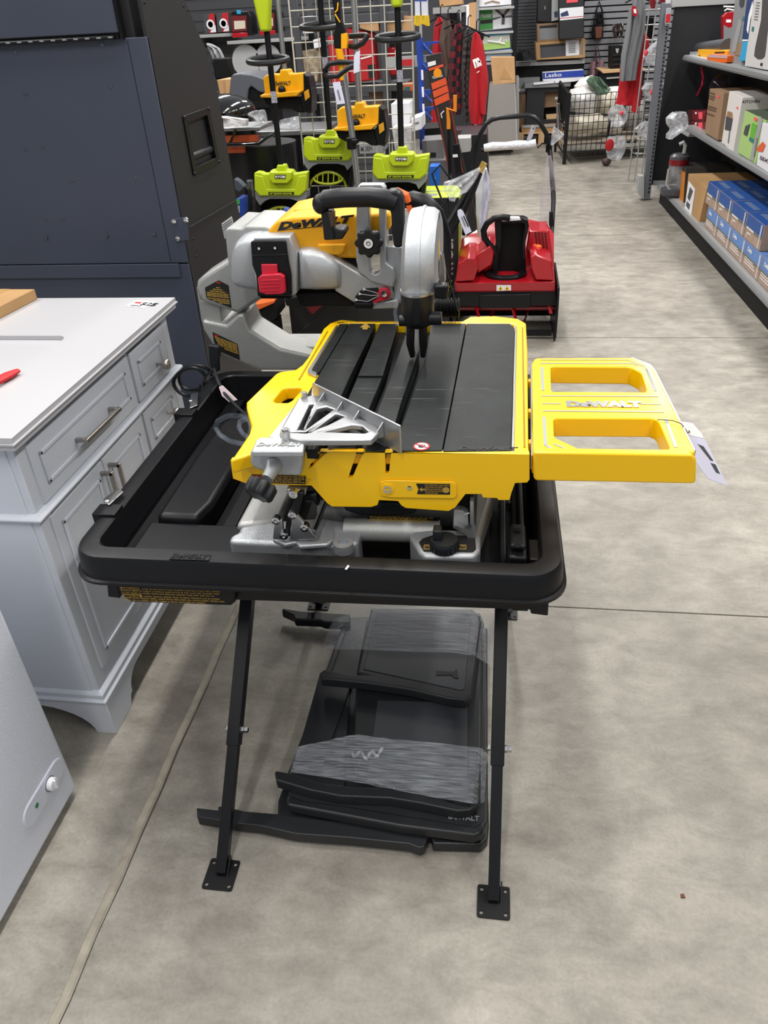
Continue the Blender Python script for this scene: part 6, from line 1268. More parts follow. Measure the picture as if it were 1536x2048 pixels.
# ================================================================== far left wall shelves and goods
wy = 9.25
ws = thing('wall_shelf', 'grey upper wall shelf at far left holding two red boxes', 'shelf')
z1 = ay(430, 68, wy).z; m = M(); m.box(ay(395, 68, wy).x, ay(460, 68, wy).x, wy, wy+.35, z1-.03, z1); m.done('shelf_board', LGR, ws, bevel=.003)
m = M(); m.box(ay(395, 68, wy).x, ay(400, 68, wy).x, wy+.1, wy+.35, z1-.12, z1-.03); m.done('bracket', DGR, ws)
ws2 = thing('wall_shelf', 'grey lower wall shelf at far left holding the square heaters', 'shelf')
z2 = ay(520, 79, wy-.25).z; m = M(); m.box(ay(453, 79, wy-.25).x, ay(600, 79, wy-.25).x, wy-.25, wy+.35, z2-.03, z2); m.done('shelf_board', LGR, ws2, bevel=.003)
m = M(); xq = ay(485, 90, wy).x; m.prism([V((xq, wy-.1, z2-.03)), V((xq, wy+.35, z2-.03)), V((xq, wy+.35, z2-.25))], (.03, 0, 0)); m.done('bracket', BLKM, ws2)
for k, x in enumerate((406, 432)):
    o = gy('heater_box', 'red and grey boxed heater, ' + ('leftmost' if k == 0 else 'second from left') + ' on the upper wall shelf', 'box', [(x, 30-k*2), (x+22+k*2, 27-k*2), (x+27, 65-k*2), (x+3, 67-k*2)], wy+.02, .2, DGR, [('red_print', [(x+12, 28-k*2), (x+22+k*2, 27-k*2), (x+27, 65-k*2), (x+13, 66-k*2), (x+11, 40)], MRED), ('white_corner', [(x+18, 55), (x+25, 50), (x+26.5, 64-k*2), (x+15, 65-k*2)], WHT)])
    m = M(); c = ay(x+15, 49-k*2, wy+.013); m.lathe([(.045, 0), (.045, -.002), (.028, -.002), (.028, 0)], c, Y, 20); m.done('ring_picture', WHT, o)
ht = thing('square_heater', 'black square heater with bright red base on the lower wall shelf', 'heater')
yh = wy-.2
m = M(); m.prism(yz([(462, 26), (466, 22), (496, 22), (502, 32), (507, 70), (464, 74)], yh), (0, .2, 0)); m.done('heater_body', BLK, ht, bevel=.01)
m = M(); m.prism(yz([(463, 31), (493, 31), (494, 62), (465, 64)], yh-.004), (0, -.004, 0)); m.done('red_frame', mat('dark_red2', '#6a1418', .4), ht)
m = M(); m.prism(yz([(468, 42), (490, 41), (491, 57), (469, 59)], yh-.01), (0, -.003, 0)); m.done('ceramic_plate', mat('ceramic_cream', '#cfc6b4', .6), ht)
m = M(); m.prism(yz([(464, 66), (494, 65), (495, 73), (465, 76)], yh-.03), (0, .04, 0)); m.done('red_base', BRED, ht, bevel=.004)
m = M(); m.prism(yz([(473, 20), (481, 20), (481, 28), (474, 28)], yh-.02), (0, .02, 0)); m.done('blue_tag', SKY, ht)
dup(ht, ay(540, 60, yh)-ay(485, 65, yh), 'black square heater partly hidden behind the lime handle on the lower wall shelf')
for k, (cx, cy, r) in enumerate(((494, 122, .155), (538, 118, .14))):
    o = thing('heater_reflector', ('round silver reflector dish, left one above the grey grill' if k == 0 else 'round silver reflector dish behind the black pole'), 'reflector')
    c = ay(cx, cy, 9.1); m = M(); m.lathe([(r, -.03), (r*.97, -.035), (r*.8, .02), (r*.3, .06), (.001, .06)], c, Y, 32); m.done('dish', mat('polished_steel', '#c0c1c3', .2, .25), o)
    m = M(); m.lathe([(.035, 0), (.03, -.03), (.001, -.03)], c+V((0, .05, 0)), Y, 12); m.done('hub', BLKM, o)
    m = M(); m.box(c.x-.06, c.x+.06, 9.15, 9.2, 0.0, c.z); m.done('stand', BLKM, o)
gy('brown_parcel', 'brown paper parcels stacked left of the grey grill hood', 'parcel', [(434, 160), (461, 158), (458, 195), (442, 197)], 6.6, .3, CARD2, [('tape', [(446, 160), (449, 160), (453, 196), (450, 196)], CARD)])
m = M(); c = ay(443, 150, 7.0); m.box(c.x-.06, c.x+.08, 7.0, 7.1, c.z-.03, c.z+.12); o = m.done('black_case', BLKM, bevel=.01, label='small black case with red light above the brown parcels', cat='case')
m = M(); m.drape([(414, 86, 424, 90), (416, 96, 440, 96), (425, 120, 450, 116), (432, 148, 452, 144)], 7.4, .1, 3, .02, wob=.02, nv=10); m.done('bagged_parts', MATS['grey_plastic'], label='grey bagged parts leaning beside the black cabinet edge', cat='bag')
# ================================================================== steel rack behind the grid
rk = thing('steel_rack', 'dark grey steel rack behind the white wire grid', 'rack')
ry = 6.4
xs = [ay(592, 60, ry).x, ay(768, 100, ry).x]
m = M(); 
for x in xs: m.box(x-.02, x+.025, ry, ry+.04, 0, 2.1); m.box(x-.02, x+.025, ry+.5, ry+.54, 0, 2.1)
m.done('posts', DGR, rk)
zsh = [ay(680, p, ry).z for p in (30, 172, 260, 370)]
for z in zsh: m = M(); m.box(xs[0]-.1, xs[1]+.15, ry+.01, ry+.5, z-.05, z); m.done('rack_shelf', DGR, rk, bevel=.002)
m = M(); m.box(xs[1]+.05, xs[1]+.42, ry-.25, ry-.21, ay(800, 135, ry-.25).z, ay(800, 113, ry-.25).z); 
m.done('grey_arm', LGR, rk); m = M(); P = yz([(797, 120), (828, 118), (829, 131), (800, 132)], ry-.26); m.prism(P, (0, .01, 0)); m.done('red_plate', MRED, rk)
gr = 'red packed covers on the steel rack'
for i, (lab, px_, mt_, dec) in enumerate((
    ('red packed cover, left of the silver pole on the steel rack', [(655, 72), (690, 70), (700, 165), (662, 168)], MRED, [('dark_band', [(656, 82), (668, 81), (668, 88), (656, 89)], GRY)]),
    ('red packed cover with white script, right of the silver pole on the steel rack', [(692, 55), (745, 66), (755, 160), (700, 166)], MRED, [('white_script', [(721, 116), (744, 110), (744, 113), (722, 119)], WHP), ('dark_patch', [(735, 130), (750, 128), (752, 155), (738, 157)], INK)]),
    ('red packed cover at the right end of the steel rack', [(775, 95), (792, 94), (795, 150), (780, 152)], BRED, [('white_edge', [(790, 100), (793, 100), (795, 140), (791, 140)], WHP)]))):
    gy('packed_cover', lab, 'package', px_, ry+.02+.03*i, .2, mt_, dec, group=gr, bevel=.01)
gy('canvas_bag', 'crumpled beige canvas bag on the steel rack', 'bag', [(602, 102), (640, 95), (642, 125), (634, 166), (606, 162)], ry+.05, .2, mat('canvas', '#a2937c', .8, var=.45, vscale=26, bump=1, bscale=30), (), bevel=.01)
gy('white_package', 'white package with red dot hanging over the beige canvas bag', 'package', [(626, 80), (644, 75), (644, 94), (628, 97)], ry+.0, .05, WHT, [('red_mark', [(640, 80), (642, 80), (642, 84), (640, 84)], MRED)])
gy('white_carton', 'white labelled carton at the top left of the steel rack', 'box', [(604, 33), (624, 32), (626, 66), (606, 67)], ry+.02, .2, WHT, [('print', [(609, 56), (616, 55), (616, 60), (609, 61)], GRY)])
gy('dark_carton', 'dark grey carton beside the white carton on the steel rack', 'box', [(626, 33), (650, 31), (652, 60), (628, 63)], ry+.05, .2, DGR, ())
gy('brown_carton', 'brown carton at the top of the steel rack behind the wire grid', 'box', [(717, 35), (756, 32), (758, 62), (740, 62), (720, 56)], ry+.02, .3, CARD2, ())
gy('brown_carton', 'brown carton right of the wire grid at the top of the steel rack', 'box', [(773, 34), (792, 33), (793, 66), (775, 68)], ry+.04, .3, CARD2, ())
gy('brown_carton', 'pale brown carton behind the rightmost black pole', 'box', [(803, 32), (822, 32), (822, 66), (804, 67)], ry+.04, .3, CARD2, ())
gy('brown_carton', 'brown carton on the middle level of the steel rack', 'box', [(735, 180), (765, 178), (766, 212), (745, 214)], ry+.1, .3, CARD3, ())
o = gy('moen_carton', 'grey carton with black lettering under the lower yellow snow shovel', 'box', [(718, 284), (766, 282), (767, 305), (720, 308)], ry-.3, .35, mat('carton_grey', '#9b9da0', .6), ())
o.name = 'lettered_carton'; ytext('MOEN', (722, 303), (744, 301), (721, 293), ry-.304, DGR, o, bold=.01)
gy('white_carton', 'tall white carton behind the rightmost black pole', 'box', [(782, 208), (818, 206), (820, 250), (784, 254)], ry-.6, .3, WHT, [('fold_line', [(803, 207), (805, 207), (806, 250), (804, 250)], GRY)])
gy('white_carton', 'small white carton right of the tall white carton', 'box', [(823, 238), (843, 232), (844, 258), (824, 264)], ry-.7, .3, WHT, [('print', [(826, 246), (838, 243), (838, 247), (827, 250)], GRY)])
gy('wrapped_carton', 'white film-wrapped carton above the rightmost lime snow shovel', 'box', [(784, 256), (822, 252), (823, 300), (790, 305)], ry-.8, .2, mat('film_white', '#b9b6b6', .4, var=.35, vscale=20), ())
gy('orange_tool', 'orange and teal small tool on the rack behind the rightmost pole', 'tool', [(807, 167), (826, 166), (824, 182), (806, 181)], ry, .1, ORG, [('teal_part', [(808, 173), (820, 173), (820, 181), (808, 181)], TEAL)])
gy('grey_carton', 'wide grey carton with dark badge behind the lime snow shovel', 'box', [(843, 282), (886, 279), (888, 318), (846, 322)], 6.0, .4, mat('carton_grey2', '#7d7b7d', .6), [('dark_badge', [(858, 305), (872, 305), (872, 314), (858, 315)], INK)])
gy('grey_carton', 'lower wide grey carton behind the blue box', 'box', [(842, 322), (898, 320), (905, 420), (845, 420)], 5.9, .4, mat('carton_grey3', '#67666b', .6), ())
gy('blue_carton', 'bright blue carton behind the lime and black carton', 'box', [(859, 333), (878, 332), (878, 372), (859, 372)], 5.2, .12, mat('bright_blue', '#2467c4', .4), [('light_spot', [(869, 354), (872, 354), (872, 358), (869, 358)], SKY)])
gy('grey_bin', 'light grey plastic bin right of the orange auger display', 'bin', [(914, 277), (941, 276), (941, 303), (920, 306)], 5.9, .2, mat('bin_grey', '#a3a2a0', .5), ())
gy('dark_case', 'dark plastic case on the floor level under the hanging clothes', 'case', [(845, 258), (900, 254), (905, 276), (846, 279)], 6.3, .4, BLKM, ())
gy('dark_case', 'dark tool case with handle below the red sweatshirt', 'case', [(908, 260), (970, 258), (972, 272), (912, 275)], 7.6, .3, mat('case_plum', '#4a3a40', .4), ())
gy('black_cabinet_box', 'black cabinet behind the left side of the snow blower handle', 'cabinet', [(920, 272), (974, 268), (976, 330), (978, 420), (930, 430)], 6.6, .5, mat('blk_cab', '#191a1e', .4), ())
# blue bracket rack
br = thing('blue_bracket_rack', 'tall blue bracket display rack left of the hanging clothes', 'rack')
m = M(); m.prism(yz([(831, 76), (845, 75), (848, 200), (848, 300), (840, 300), (836, 140)], 6.1), (0, .05, 0)); m.done('blue_upright', BLU, br)
for k, y_ in enumerate((84, 125, 180, 215)):
    m = M(); m.prism(yz([(845, y_), (878, y_-2), (876, y_+2), (862, y_+5), (850, y_+18), (845, y_+16)], 6.08), (0, .03, 0)); m.tube(yz([(846, y_+4), (856, y_+16), (864, y_+24)], 6.07), .008, 6); m.done('bracket', BLU, br)
for k in range(3):
    m = M(); q = 6.05; m.prism(yz([(842+k*1.2, 140+k*34), (846+k*1.2, 140+k*34), (847+k*1.2, 160+k*34), (843+k*1.2, 160+k*34)], q), (0, .01, 0)); m.done('label_card', WHT, br)
o = gy('paint_brush_pack', 'yellow bristle brushes in white packs hanging from the rack top', 'brushes', [(829, -20), (854, -20), (856, 32), (830, 34)], 6.2, .05, mat('pack_white', '#cfd3e2', .5), [('blue_head', [(829, -20), (854, -20), (854, 2), (829, 2)], BLU), ('dark_gap', [(840, 3), (842, 3), (843, 34), (841, 34)], BLKM)])
m = M()
for k in range(9): m.tube(yz([(832+k*2.8, 31), (831+k*3.2, 50+2*math.sin(k))], 6.2), .012, 6)
m.done('yellow_bristles', mat('bristle_yellow', '#d8b31a', .6), o)
# orange auger display strip
od = thing('auger_display', 'black and orange cardboard display with ice auger leaning beside the clothes', 'display')
yd = 5.6
m = M(); m.prism(yz([(852, 112), (882, 105), (893, 165), (899, 205), (968, 500), (942, 505), (868, 215), (858, 165)], yd), (0, .04, 0)); m.done('board', mat('board_black', '#262427', .5), od, bevel=.002)
m = M()
for P in ([(857, 137), (886, 128), (887, 133), (858, 142)], [(862, 167), (891, 155), (894, 168), (865, 180)], [(865, 183), (894, 170), (897, 183), (868, 196)], [(868, 199), (897, 185), (899, 199), (871, 212)]): m.prism(yz(P, yd-.003), (0, -.001, 0))
m.done('orange_panels', mat('display_orange', '#e0562c', .5), od)
m = M(); c = ay(875, 146, yd-.004); m.lathe([(.026, 0), (.026, -.002), (.001, -.002)], c, Y, 24); m.done('orange_sun', mat('sun', '#f79a12', .5), od)
m = M(); m.prism(yz([(855, 125), (871, 121), (872, 129), (856, 134)], yd-.004), (0, -.001, 0)); m.tube(yz([(888, 222), (882, 228), (884, 236)], yd-.004), .004, 6)
for k in range(3): m.prism(yz([(864+k, 153+k*2), (884+k, 148+k*2), (884+k, 148.8+k*2), (864+k, 153.8+k*2)], yd-.004), (0, -.001, 0))
m.done('white_print', WHP, od)
m = M(); m.tube(yz([(874, 215), (898, 340)], yd-.006), .006, 6); m.tube(yz([(900, 212), (925, 345)], yd-.006), .006, 6); m.done('red_edge_strips', mat('strip_brown', '#7c3326', .5), od)
au = thing('ice_auger', 'orange handled hand auger standing in front of the black and orange display', 'auger')
m = M(); m.tube(yz([(897, 258), (897, 240), (895, 217), (910, 222), (910, 190)], yd-.06), .013, 10); m.done('crank_handle', mat('auger_orange', '#e58a1c', .4), au)
m = M(); m.tube(yz([(897, 258), (899, 360)], yd-.06), .008, 8); m.done('auger_shaft', BLKM, au)
o = gy('long_black_item', 'narrow black and white packed tool leaning beside the auger', 'package', [(905, 290), (918, 288), (922, 340), (912, 350)], yd-.1, .04, BLKM, [('white_end', [(905, 309), (915, 308), (916, 314), (906, 315)], WHT)])
# ================================================================== clothes
PL = bpy.data.materials.new('buffalo_plaid'); PL.use_nodes = True
def plaid(m, c1, c2, sc_):
    nt = m.node_tree; b = nt.nodes['Principled BSDF']; b.inputs['Roughness'].default_value = .85
    tc = nt.nodes.new('ShaderNodeTexCoord'); ck = nt.nodes.new('ShaderNodeTexChecker'); ck.inputs['Scale'].default_value = sc_; ck.inputs['Color1'].default_value = lin(c1); ck.inputs['Color2'].default_value = lin(c2)
    nt.links.new(tc.outputs['Object'], ck.inputs['Vector']); nt.links.new(ck.outputs['Color'], b.inputs['Base Color'])
plaid(PL, '#6c1420', '#17151b', 21)
PL2 = bpy.data.materials.new('grey_plaid'); PL2.use_nodes = True; plaid(PL2, '#4c4845', '#1c1c20', 34)
CR = mat('cloth_red', '#b3121f', .85, bump=.2, bscale=80); CBR = mat('cloth_brown', '#5a4a42', .9); CG = mat('cloth_grey', '#77797d', .9)
cy = 8.3
cl = thing('clothes_rail', 'grey clothes rail holding the jackets and shirts', 'clothes rail')
m = M(); a = ay(860, 5, cy); b = ay(975, 8, cy); m.tube([V((a.x-.1, cy, a.z+.12)), V((b.x+.1, cy, a.z+.12))], .014, 8); m.done('rail', LGR, cl)
for x in (a.x-.1, ay(952, 150, cy).x):
    m = M(); m.tube([V((x, cy+.12, a.z+.12)), V((x, cy+.12, 0))], .014, 8); m.done('upright', LGR, cl)
gc = 'clothes on the rail'
def garment(label, rows, y, mt_, th=.1, folds=2, amp=.012, sleeve=None, hang=None, extra=()):
    o = thing('hanging_garment', label, 'clothing', gc); m = M(); m.drape(rows, y, th, folds, amp, nu=16, nv=16); m.done('body', mt_, o)
    if sleeve: m = M(); m.drape(sleeve, y-.05, th*.7, 1, .004, nu=8, nv=10); m.done('sleeve', mt_, o)
    if hang: q = ay(*hang, y); m = M(); m.tube([q, q+V((0, 0, .07)), q+V((.015, 0, .09)), q+V((.03, 0, .08))], .005, 6); m.tube([q+V((-.12, 0, -.05)), q, q+V((.12, 0, -.05))], .007, 6); m.done('hanger', BLKS, o)
    for nm, P, dm in extra: m = M(); m.prism(yz(P, y-th*.62), (0, -.002, 0)); m.done(nm, dm, o)
    return o
garment('red hooded jacket, first at the left on the clothes rail', [(876, 34, 882, 34), (868, 50, 892, 50), (865, 100, 895, 100), (864, 180, 898, 180), (862, 250, 900, 250)], cy+.3, CR, .16, hang=(881, 32))
garment('brown jacket next to the red hooded jacket', [(886, 42, 900, 40), (881, 60, 905, 60), (878, 85, 905, 85), (890, 130, 905, 130), (888, 160, 902, 160)], cy+.1, CBR, .14, hang=(896, 38))
garment('black jacket behind the plaid shirts', [(898, 26, 916, 26), (900, 60, 928, 60), (902, 120, 930, 120), (904, 200, 930, 200)], cy+.2, BLKM, .12)
garment('red and black buffalo plaid shirt on the clothes rail', [(910, 48, 922, 46), (905, 60, 928, 58), (898, 110, 926, 110), (896, 160, 922, 160), (900, 210, 925, 210), (905, 228, 922, 228)], cy-.05, PL, .16, hang=(914, 44))
garment('grey plaid shirt on the clothes rail', [(932, 58, 940, 56), (926, 80, 945, 80), (922, 140, 940, 140), (925, 200, 938, 200), (928, 244, 940, 243)], cy-.15, PL2, .14, hang=(936, 54))
rs = garment('bright red sweatshirt with white script at the right end of the clothes rail', [(946, 66, 954, 64), (942, 90, 966, 84), (940, 130, 972, 120), (938, 170, 978, 160), (937, 210, 972, 215), (941, 246, 965, 246)], cy-.3, CR, .22, sleeve=[(950, 64, 960, 70), (946, 100, 966, 98), (952, 150, 972, 150), (956, 200, 972, 205), (958, 225, 972, 228)], hang=(953, 62))
m = M(); m.prism(yz([(953, 64), (960, 60), (968, 72), (966, 82), (960, 84)], cy-.3), (0, .06, 0)); m.done('hood', BLKM, rs, bevel=.01)
for nm, t_, P in (('script_lettering', 'm', ((950, 137), (963, 131), (950, 117))), ('script_lettering', 'c', ((956, 134), (964, 131), (956, 122)))): ytext(t_, *P, cy-.5, WHP, rs, nm, .05)
m = M(); m.prism(yz([(953, 145), (959, 141), (959, 143), (954, 146)], cy-.5), (0, -.002, 0)); m.done('script_mark', WHP, rs)
# ================================================================== fan boxes and back wall goods
o = gy('ceiling_fan_box', 'green and white ceiling fan box on the back shelf', 'box', [(958, 17), (1023, 11), (1024, 55), (960, 62)], 11.6, .3, WHT, [('green_panel', [(959, 17), (985, 15), (986, 58), (960, 61)], GRN), ('black_strip', [(960, 41), (985, 38), (985, 46), (961, 48)], INK)])
ytext('Hunter', (961, 36), (984, 34), (961, 27), 11.594, WHP, o, bold=.0, shear=.2)
m = M()
for P in ([(1003, 32), (985, 16), (990, 15), (1006, 28)], [(1003, 32), (1018, 13), (1024, 14), (1006, 36)], [(1004, 28), (1010, 30), (1009, 48), (1003, 49)], [(985, 36), (1002, 33), (1002, 35), (985, 40)], [(1006, 33), (1024, 30), (1024, 34), (1006, 35)]): m.prism(yz(P, 11.59), (0, -.002, 0))
m.done('fan_picture', DGR, o)
o = gy('ceiling_fan_box', 'white ceiling fan box at the top of the back shelf', 'box', [(957, -20), (1022, -20), (1023, 9), (958, 14)], 11.6, .3, WHT, ())
m = M(); m.prism(yz([(968, 6), (985, 1), (987, 3), (970, 8)], 11.59), (0, -.002, 0)); m.prism(yz([(985, 1), (1000, 4), (999, 7), (985, 4)], 11.59), (0, -.002, 0)); m.done('fan_picture', CARD3, o)
o = gy('ceiling_fan_box', 'blue and green lit ceiling fan box below the green one', 'box', [(964, 66), (1019, 61), (1021, 95), (966, 101)], 11.5, .3, mat('pale_print', '#c6cdc4', .5), [('navy_band', [(964, 64), (1019, 60), (1019, 66), (964, 70)], mat('navy2', '#1b2d55', .5)), ('blue_band', [(964, 70), (1019, 66), (1019, 69), (964, 73)], SKY), ('grass', [(965, 88), (1020, 82), (1021, 95), (966, 101)], GRNL)])
m = M(); m.tube(yz([(975, 82), (990, 84), (998, 85), (1010, 88)], 11.49), .01, 5); m.tube(yz([(998, 85), (1003, 74)], 11.49), .012, 5); m.done('fan_picture', WHP, o)
gy('ceiling_fan_box', 'pale blue box at the bottom of the fan box stack', 'box', [(972, 101), (1023, 97), (1024, 118), (972, 122)], 11.5, .3, mat('pale_blue', '#b8cfe0', .5), [('navy_band', [(972, 100), (1023, 95), (1023, 98), (972, 103)], MATS['navy2'])])
gy('white_carton', 'white and brown carton left of the green ceiling fan box', 'box', [(920, 12), (952, 6), (953, 58), (922, 60)], 11.3, .3, WHT, [('brown_side', [(938, 6), (952, 4), (953, 58), (939, 58)], CARD2)])
gy('brown_carton', 'brown carton above the clothes rail', 'box', [(876, -20), (924, -20), (925, 8), (880, 14)], 8.7, .3, CARD2, ())
m = M(); a, b = ay(955, 120, 11.55), ay(1026, 95, 11.55); xa_, xb_ = ay(955, 60, 11.4).x, ay(1027, 60, 11.4).x
hs_2 = thing('high_shelf', 'grey high shelf with the brown carton above the clothes rail', 'shelf')
z = ay(900, 13, 8.7).z-.002; a_, b_ = ay(866, 20, 8.7).x, ay(930, 20, 8.7).x
m = M(); m.box(a_, b_, 8.68, 9.05, z-.05, z); m.done('shelf_board', LGR, hs_2)
for x in (a_, b_-.05): m = M(); m.box(x, x+.05, 8.98, 9.03, 0, z-.05); m.done('post', DGR, hs_2)
lt_ = thing('low_table', 'low black table behind the grey grill carrying brown parcels', 'table')
z = min(ay(442, 197, 6.6).z, ay(458, 195, 6.6).z)-.002; a_, b_ = ay(425, 197, 6.6).x, ay(470, 197, 6.6).x
m = M(); m.box(a_-.3, b_, 6.55, 7.55, z-.04, z); m.done('table_top', BLKM, lt_)
for x in (a_-.3, b_-.05): m = M(); m.box(x, x+.05, 7.0, 7.05, 0, z-.04); m.done('leg', BLKM, lt_)
m = M()
bs = thing('fan_box_shelving', 'black shelf unit carrying the ceiling fan boxes', 'shelving')
for p in (63, 14, 102, 124): z = ay(990, p-1, 11.5).z; m.box(xa_, xb_, 11.45, 11.95, z-.03, z-.005)
m.done('shelf_boards', LGR, bs); m = M(); m.box(xb_, xb_+.05, 11.45, 11.95, 0, 2.2); m.box(xa_-.05, xa_, 11.45, 11.95, 0, 2.2); m.done('side_frames', BLKM, bs)
o = gy('wooden_carton', 'square tan carton with arrow print on the grey cabinet', 'box', [(981, 115), (1029, 115), (1031, 166), (986, 169)], 11.0, .35, CARD2, [('arrow_print', [(1008, 133), (1024, 158), (1000, 158)], CARD)])
gc_ = gy('grey_cabinet', 'plain light grey cabinet standing behind the snow blower handle', 'cabinet', [(979, 169), (1031, 167), (1036, 282), (968, 300)], 11.0, .6, mat('cab_light', '#8f8b88', .5), [('edge', [(1029, 168), (1031, 168), (1035, 282), (1032, 282)], LGR)])
m = M(); m.prism(yz([(1032, 156), (1038, 155), (1038, 283), (1033, 283)], 11.2), (0, .5, 0)); m.done('white_board', LGR, label='narrow white board standing right of the light grey cabinet', cat='board')
# back shelf unit
bk = thing('back_wall_shelf', 'black and grey shelf unit on the back wall holding brown boxes', 'shelf')
zs1 = ay(1100, 122, 12.5).z; xa_, xb_ = ay(1032, 120, 12.5).x, ay(1170, 120, 12.5).x
m = M(); m.box(xa_, xb_, 12.5, 12.92, zs1-.05, zs1); m.done('shelf_board', LGR, bk, bevel=.004)
m = M(); m.box(xa_, xb_, 12.55, 12.92, ay(1100, 170, 12.5).z, zs1-.05); m.done('dark_back', BLKM, bk)
o = gy('storage_carton', 'long brown carton with white paper notice on the back shelf', 'box', [(1071, 85), (1171, 78), (1170, 115), (1073, 120)], 12.4, .4, CARD, [('grey_picture', [(1080, 90), (1131, 86), (1131, 112), (1081, 116)], DGR), ('black_strip', [(1080, 90), (1131, 86), (1131, 91), (1080, 95)], INK), ('white_notice', [(1131, 81), (1158, 79), (1158, 110), (1132, 112)], WHT), ('side_print', [(1161, 84), (1166, 84), (1166, 108), (1161, 109)], GRY)])
random.seed(2); m = M()
for k in range(6): m.prism(yz([(1137, 86+k*3.6), (1151, 85+k*3.6), (1151, 86.4+k*3.6), (1137, 87.4+k*3.6)], 12.39), (0, -.002, 0))
m.done('notice_print', GRY, o)
gy('storage_carton', 'smaller brown carton on top of the long brown carton', 'box', [(1074, 48), (1118, 45), (1120, 81), (1075, 84)], 12.45, .35, CARD3, [('grey_picture', [(1079, 54), (1114, 51), (1115, 78), (1079, 80)], GRY), ('black_strip', [(1079, 52), (1114, 49), (1114, 55), (1079, 57)], INK)])
sc1 = gy('suitcase', 'black suitcase with white picture label on the back shelf', 'suitcase', [(1117, -30), (1168, -30), (1168, 76), (1118, 79)], 12.25, .3, mat('luggage_black', '#1e2024', .5), [('picture_label', [(1119, 17), (1167, 13), (1167, 36), (1120, 41)], WHT), ('red_stripe', [(1120, 36), (1167, 32), (1167, 33.5), (1120, 37.5)], MRED), ('blue_luggage_picture', [(1121, 27), (1135, 21), (1138, 31), (1122, 34)], mat('navy3', '#24345f', .5)), ('pink_label', [(1133, 0), (1155, -1), (1156, 4), (1133, 6)], PINK)], bevel=.01)
gy('suitcase', 'tall black suitcase behind and left of the labelled suitcase', 'suitcase', [(1076, -30), (1104, -30), (1104, 45), (1074, 44)], 12.5, .3, mat('luggage_black2', '#141519', .5), [('zip_pull', [(1089, 12), (1091, 12), (1091, 19), (1089, 19)], CHR)], bevel=.01)
gy('picture_pack', 'white and blue picture pack between the two suitcases', 'package', [(1104, -20), (1116, -20), (1116, 40), (1103, 43)], 12.42, .1, LGR, [('blue_picture', [(1108, 24), (1115, 22), (1115, 34), (1109, 35)], MATS['navy3'])])
m = M(); m.drape([(1040, 99, 1060, 98), (1032, 105, 1068, 103), (1030, 115, 1069, 113), (1032, 122, 1068, 120)], 12.4, .3, 2, .02, nv=8); m.done('duffel_bag', mat('duffel', '#1b1d22', .7), label='black duffel bag at the left end of the back shelf', cat='bag')
o = gy('heater_carton', 'blue and white lettered carton on the electric fireplace', 'box', [(1086, 146), (1168, 140), (1168, 158), (1150, 163), (1086, 165)], 12.2, .3, WHT, [('blue_band', [(1086, 146), (1168, 140), (1168, 153), (1086, 158)], mat('lasko_blue', '#2340a4', .5))])
ytext('Lasko', (1090, 155), (1123, 153), (1090, 147), 12.19, WHP, o, bold=.01)
gy('grey_pack', 'grey printed carton left of the fireplace top', 'box', [(1037, 157), (1080, 155), (1080, 176), (1038, 190)], 12.3, .2, GRY, [('white_band', [(1038, 178), (1052, 176), (1052, 182), (1038, 184)], WHT)])
gy('brown_board_box', 'tall narrow brown carton left of the fireplace', 'box', [(1036, 190), (1052, 189), (1050, 262), (1034, 262)], 12.1, .3, CARD3, [])
fp_ = thing('electric_fireplace', 'black electric fireplace surround with grey mantel near the back wall', 'fireplace')
fy = 12.0; P = yz([(1053, 178), (1140, 172), (1140, 250), (1050, 256)], fy)
m = M(); x0_, x1_ = ay(1054, 180, fy).x, ay(1140, 180, fy).x; zt2 = ay(1060, 176, fy).z; zb2 = ay(1055, 250, fy).z
m.holed([V((x0_, fy, zb2)), V((x1_, fy, zb2)), V((x1_, fy, zt2)), V((x0_, fy, zt2))], [[V((x0_+.25, fy, zb2+.06)), V((x1_-.05, fy, zb2+.06)), V((x1_-.05, fy, zt2-.06)), V((x0_+.25, fy, zt2-.06))]], (0, .25, 0)); m.done('surround', mat('fire_black', '#1b1c20', .5), fp_, bevel=.004)
m = M(); m.box(x0_-.04, x1_, fy-.05, fy+.3, zt2, zt2+.06); m.done('mantel', GRY, fp_, bevel=.006)
m = M(); m.box(x0_+.2, x1_, fy+.24, fy+.28, zb2, zt2); m.done('firebox_back', BLKM, fp_)
m = M(); m.box(x0_-.03, x1_, fy-.04, fy+.3, zb2-.03, zb2); m.done('plinth', LGR, fp_)
gy('brown_carton', 'brown carton set inside the electric fireplace', 'box', [(1084, 184), (1126, 180), (1126, 212), (1082, 216)], fy+.1, .12, CARD3, [('white_label', [(1110, 194), (1120, 193), (1120, 198), (1110, 199)], WHT)])
gy('tan_bundle', 'flat tan bundle at the bottom of the fireplace opening', 'package', [(1092, 230), (1118, 228), (1118, 237), (1093, 239)], fy+.05, .1, TAN, [])
o = thing('wooden_pallet', 'low wooden pallet under the electric fireplace', 'pallet')
m = M(); zp = .16; x0_, x1_ = ay(1036, 265, 12.0).x, ay(1130, 265, 12.0).x
for k in range(4): m.box(x0_, x1_, 11.95+k*.13, 12.04+k*.13, zp-.02, zp)
m.done('deck_boards', TAN, o); m = M()
for k in range(3): m.box(x0_+k*(x1_-x0_-.08)/2, x0_+.08+k*(x1_-x0_-.08)/2, 11.95, 12.45, 0, zp-.02)
m.done('bearers', TAN, o)
gy('brown_carton', 'low wide brown carton on the wooden pallet', 'box', [(1042, 252), (1126, 246), (1126, 263), (1044, 268)], 11.97, .3, CARD, [])
m = M(); m.prism(yz([(1067, 166), (1108, 163), (1108, 166), (1068, 170)], 11.93), (0, .1, 0)); m.done('paper_sheet', WHT, label='left white paper sheet on the fireplace mantel', cat='paper')
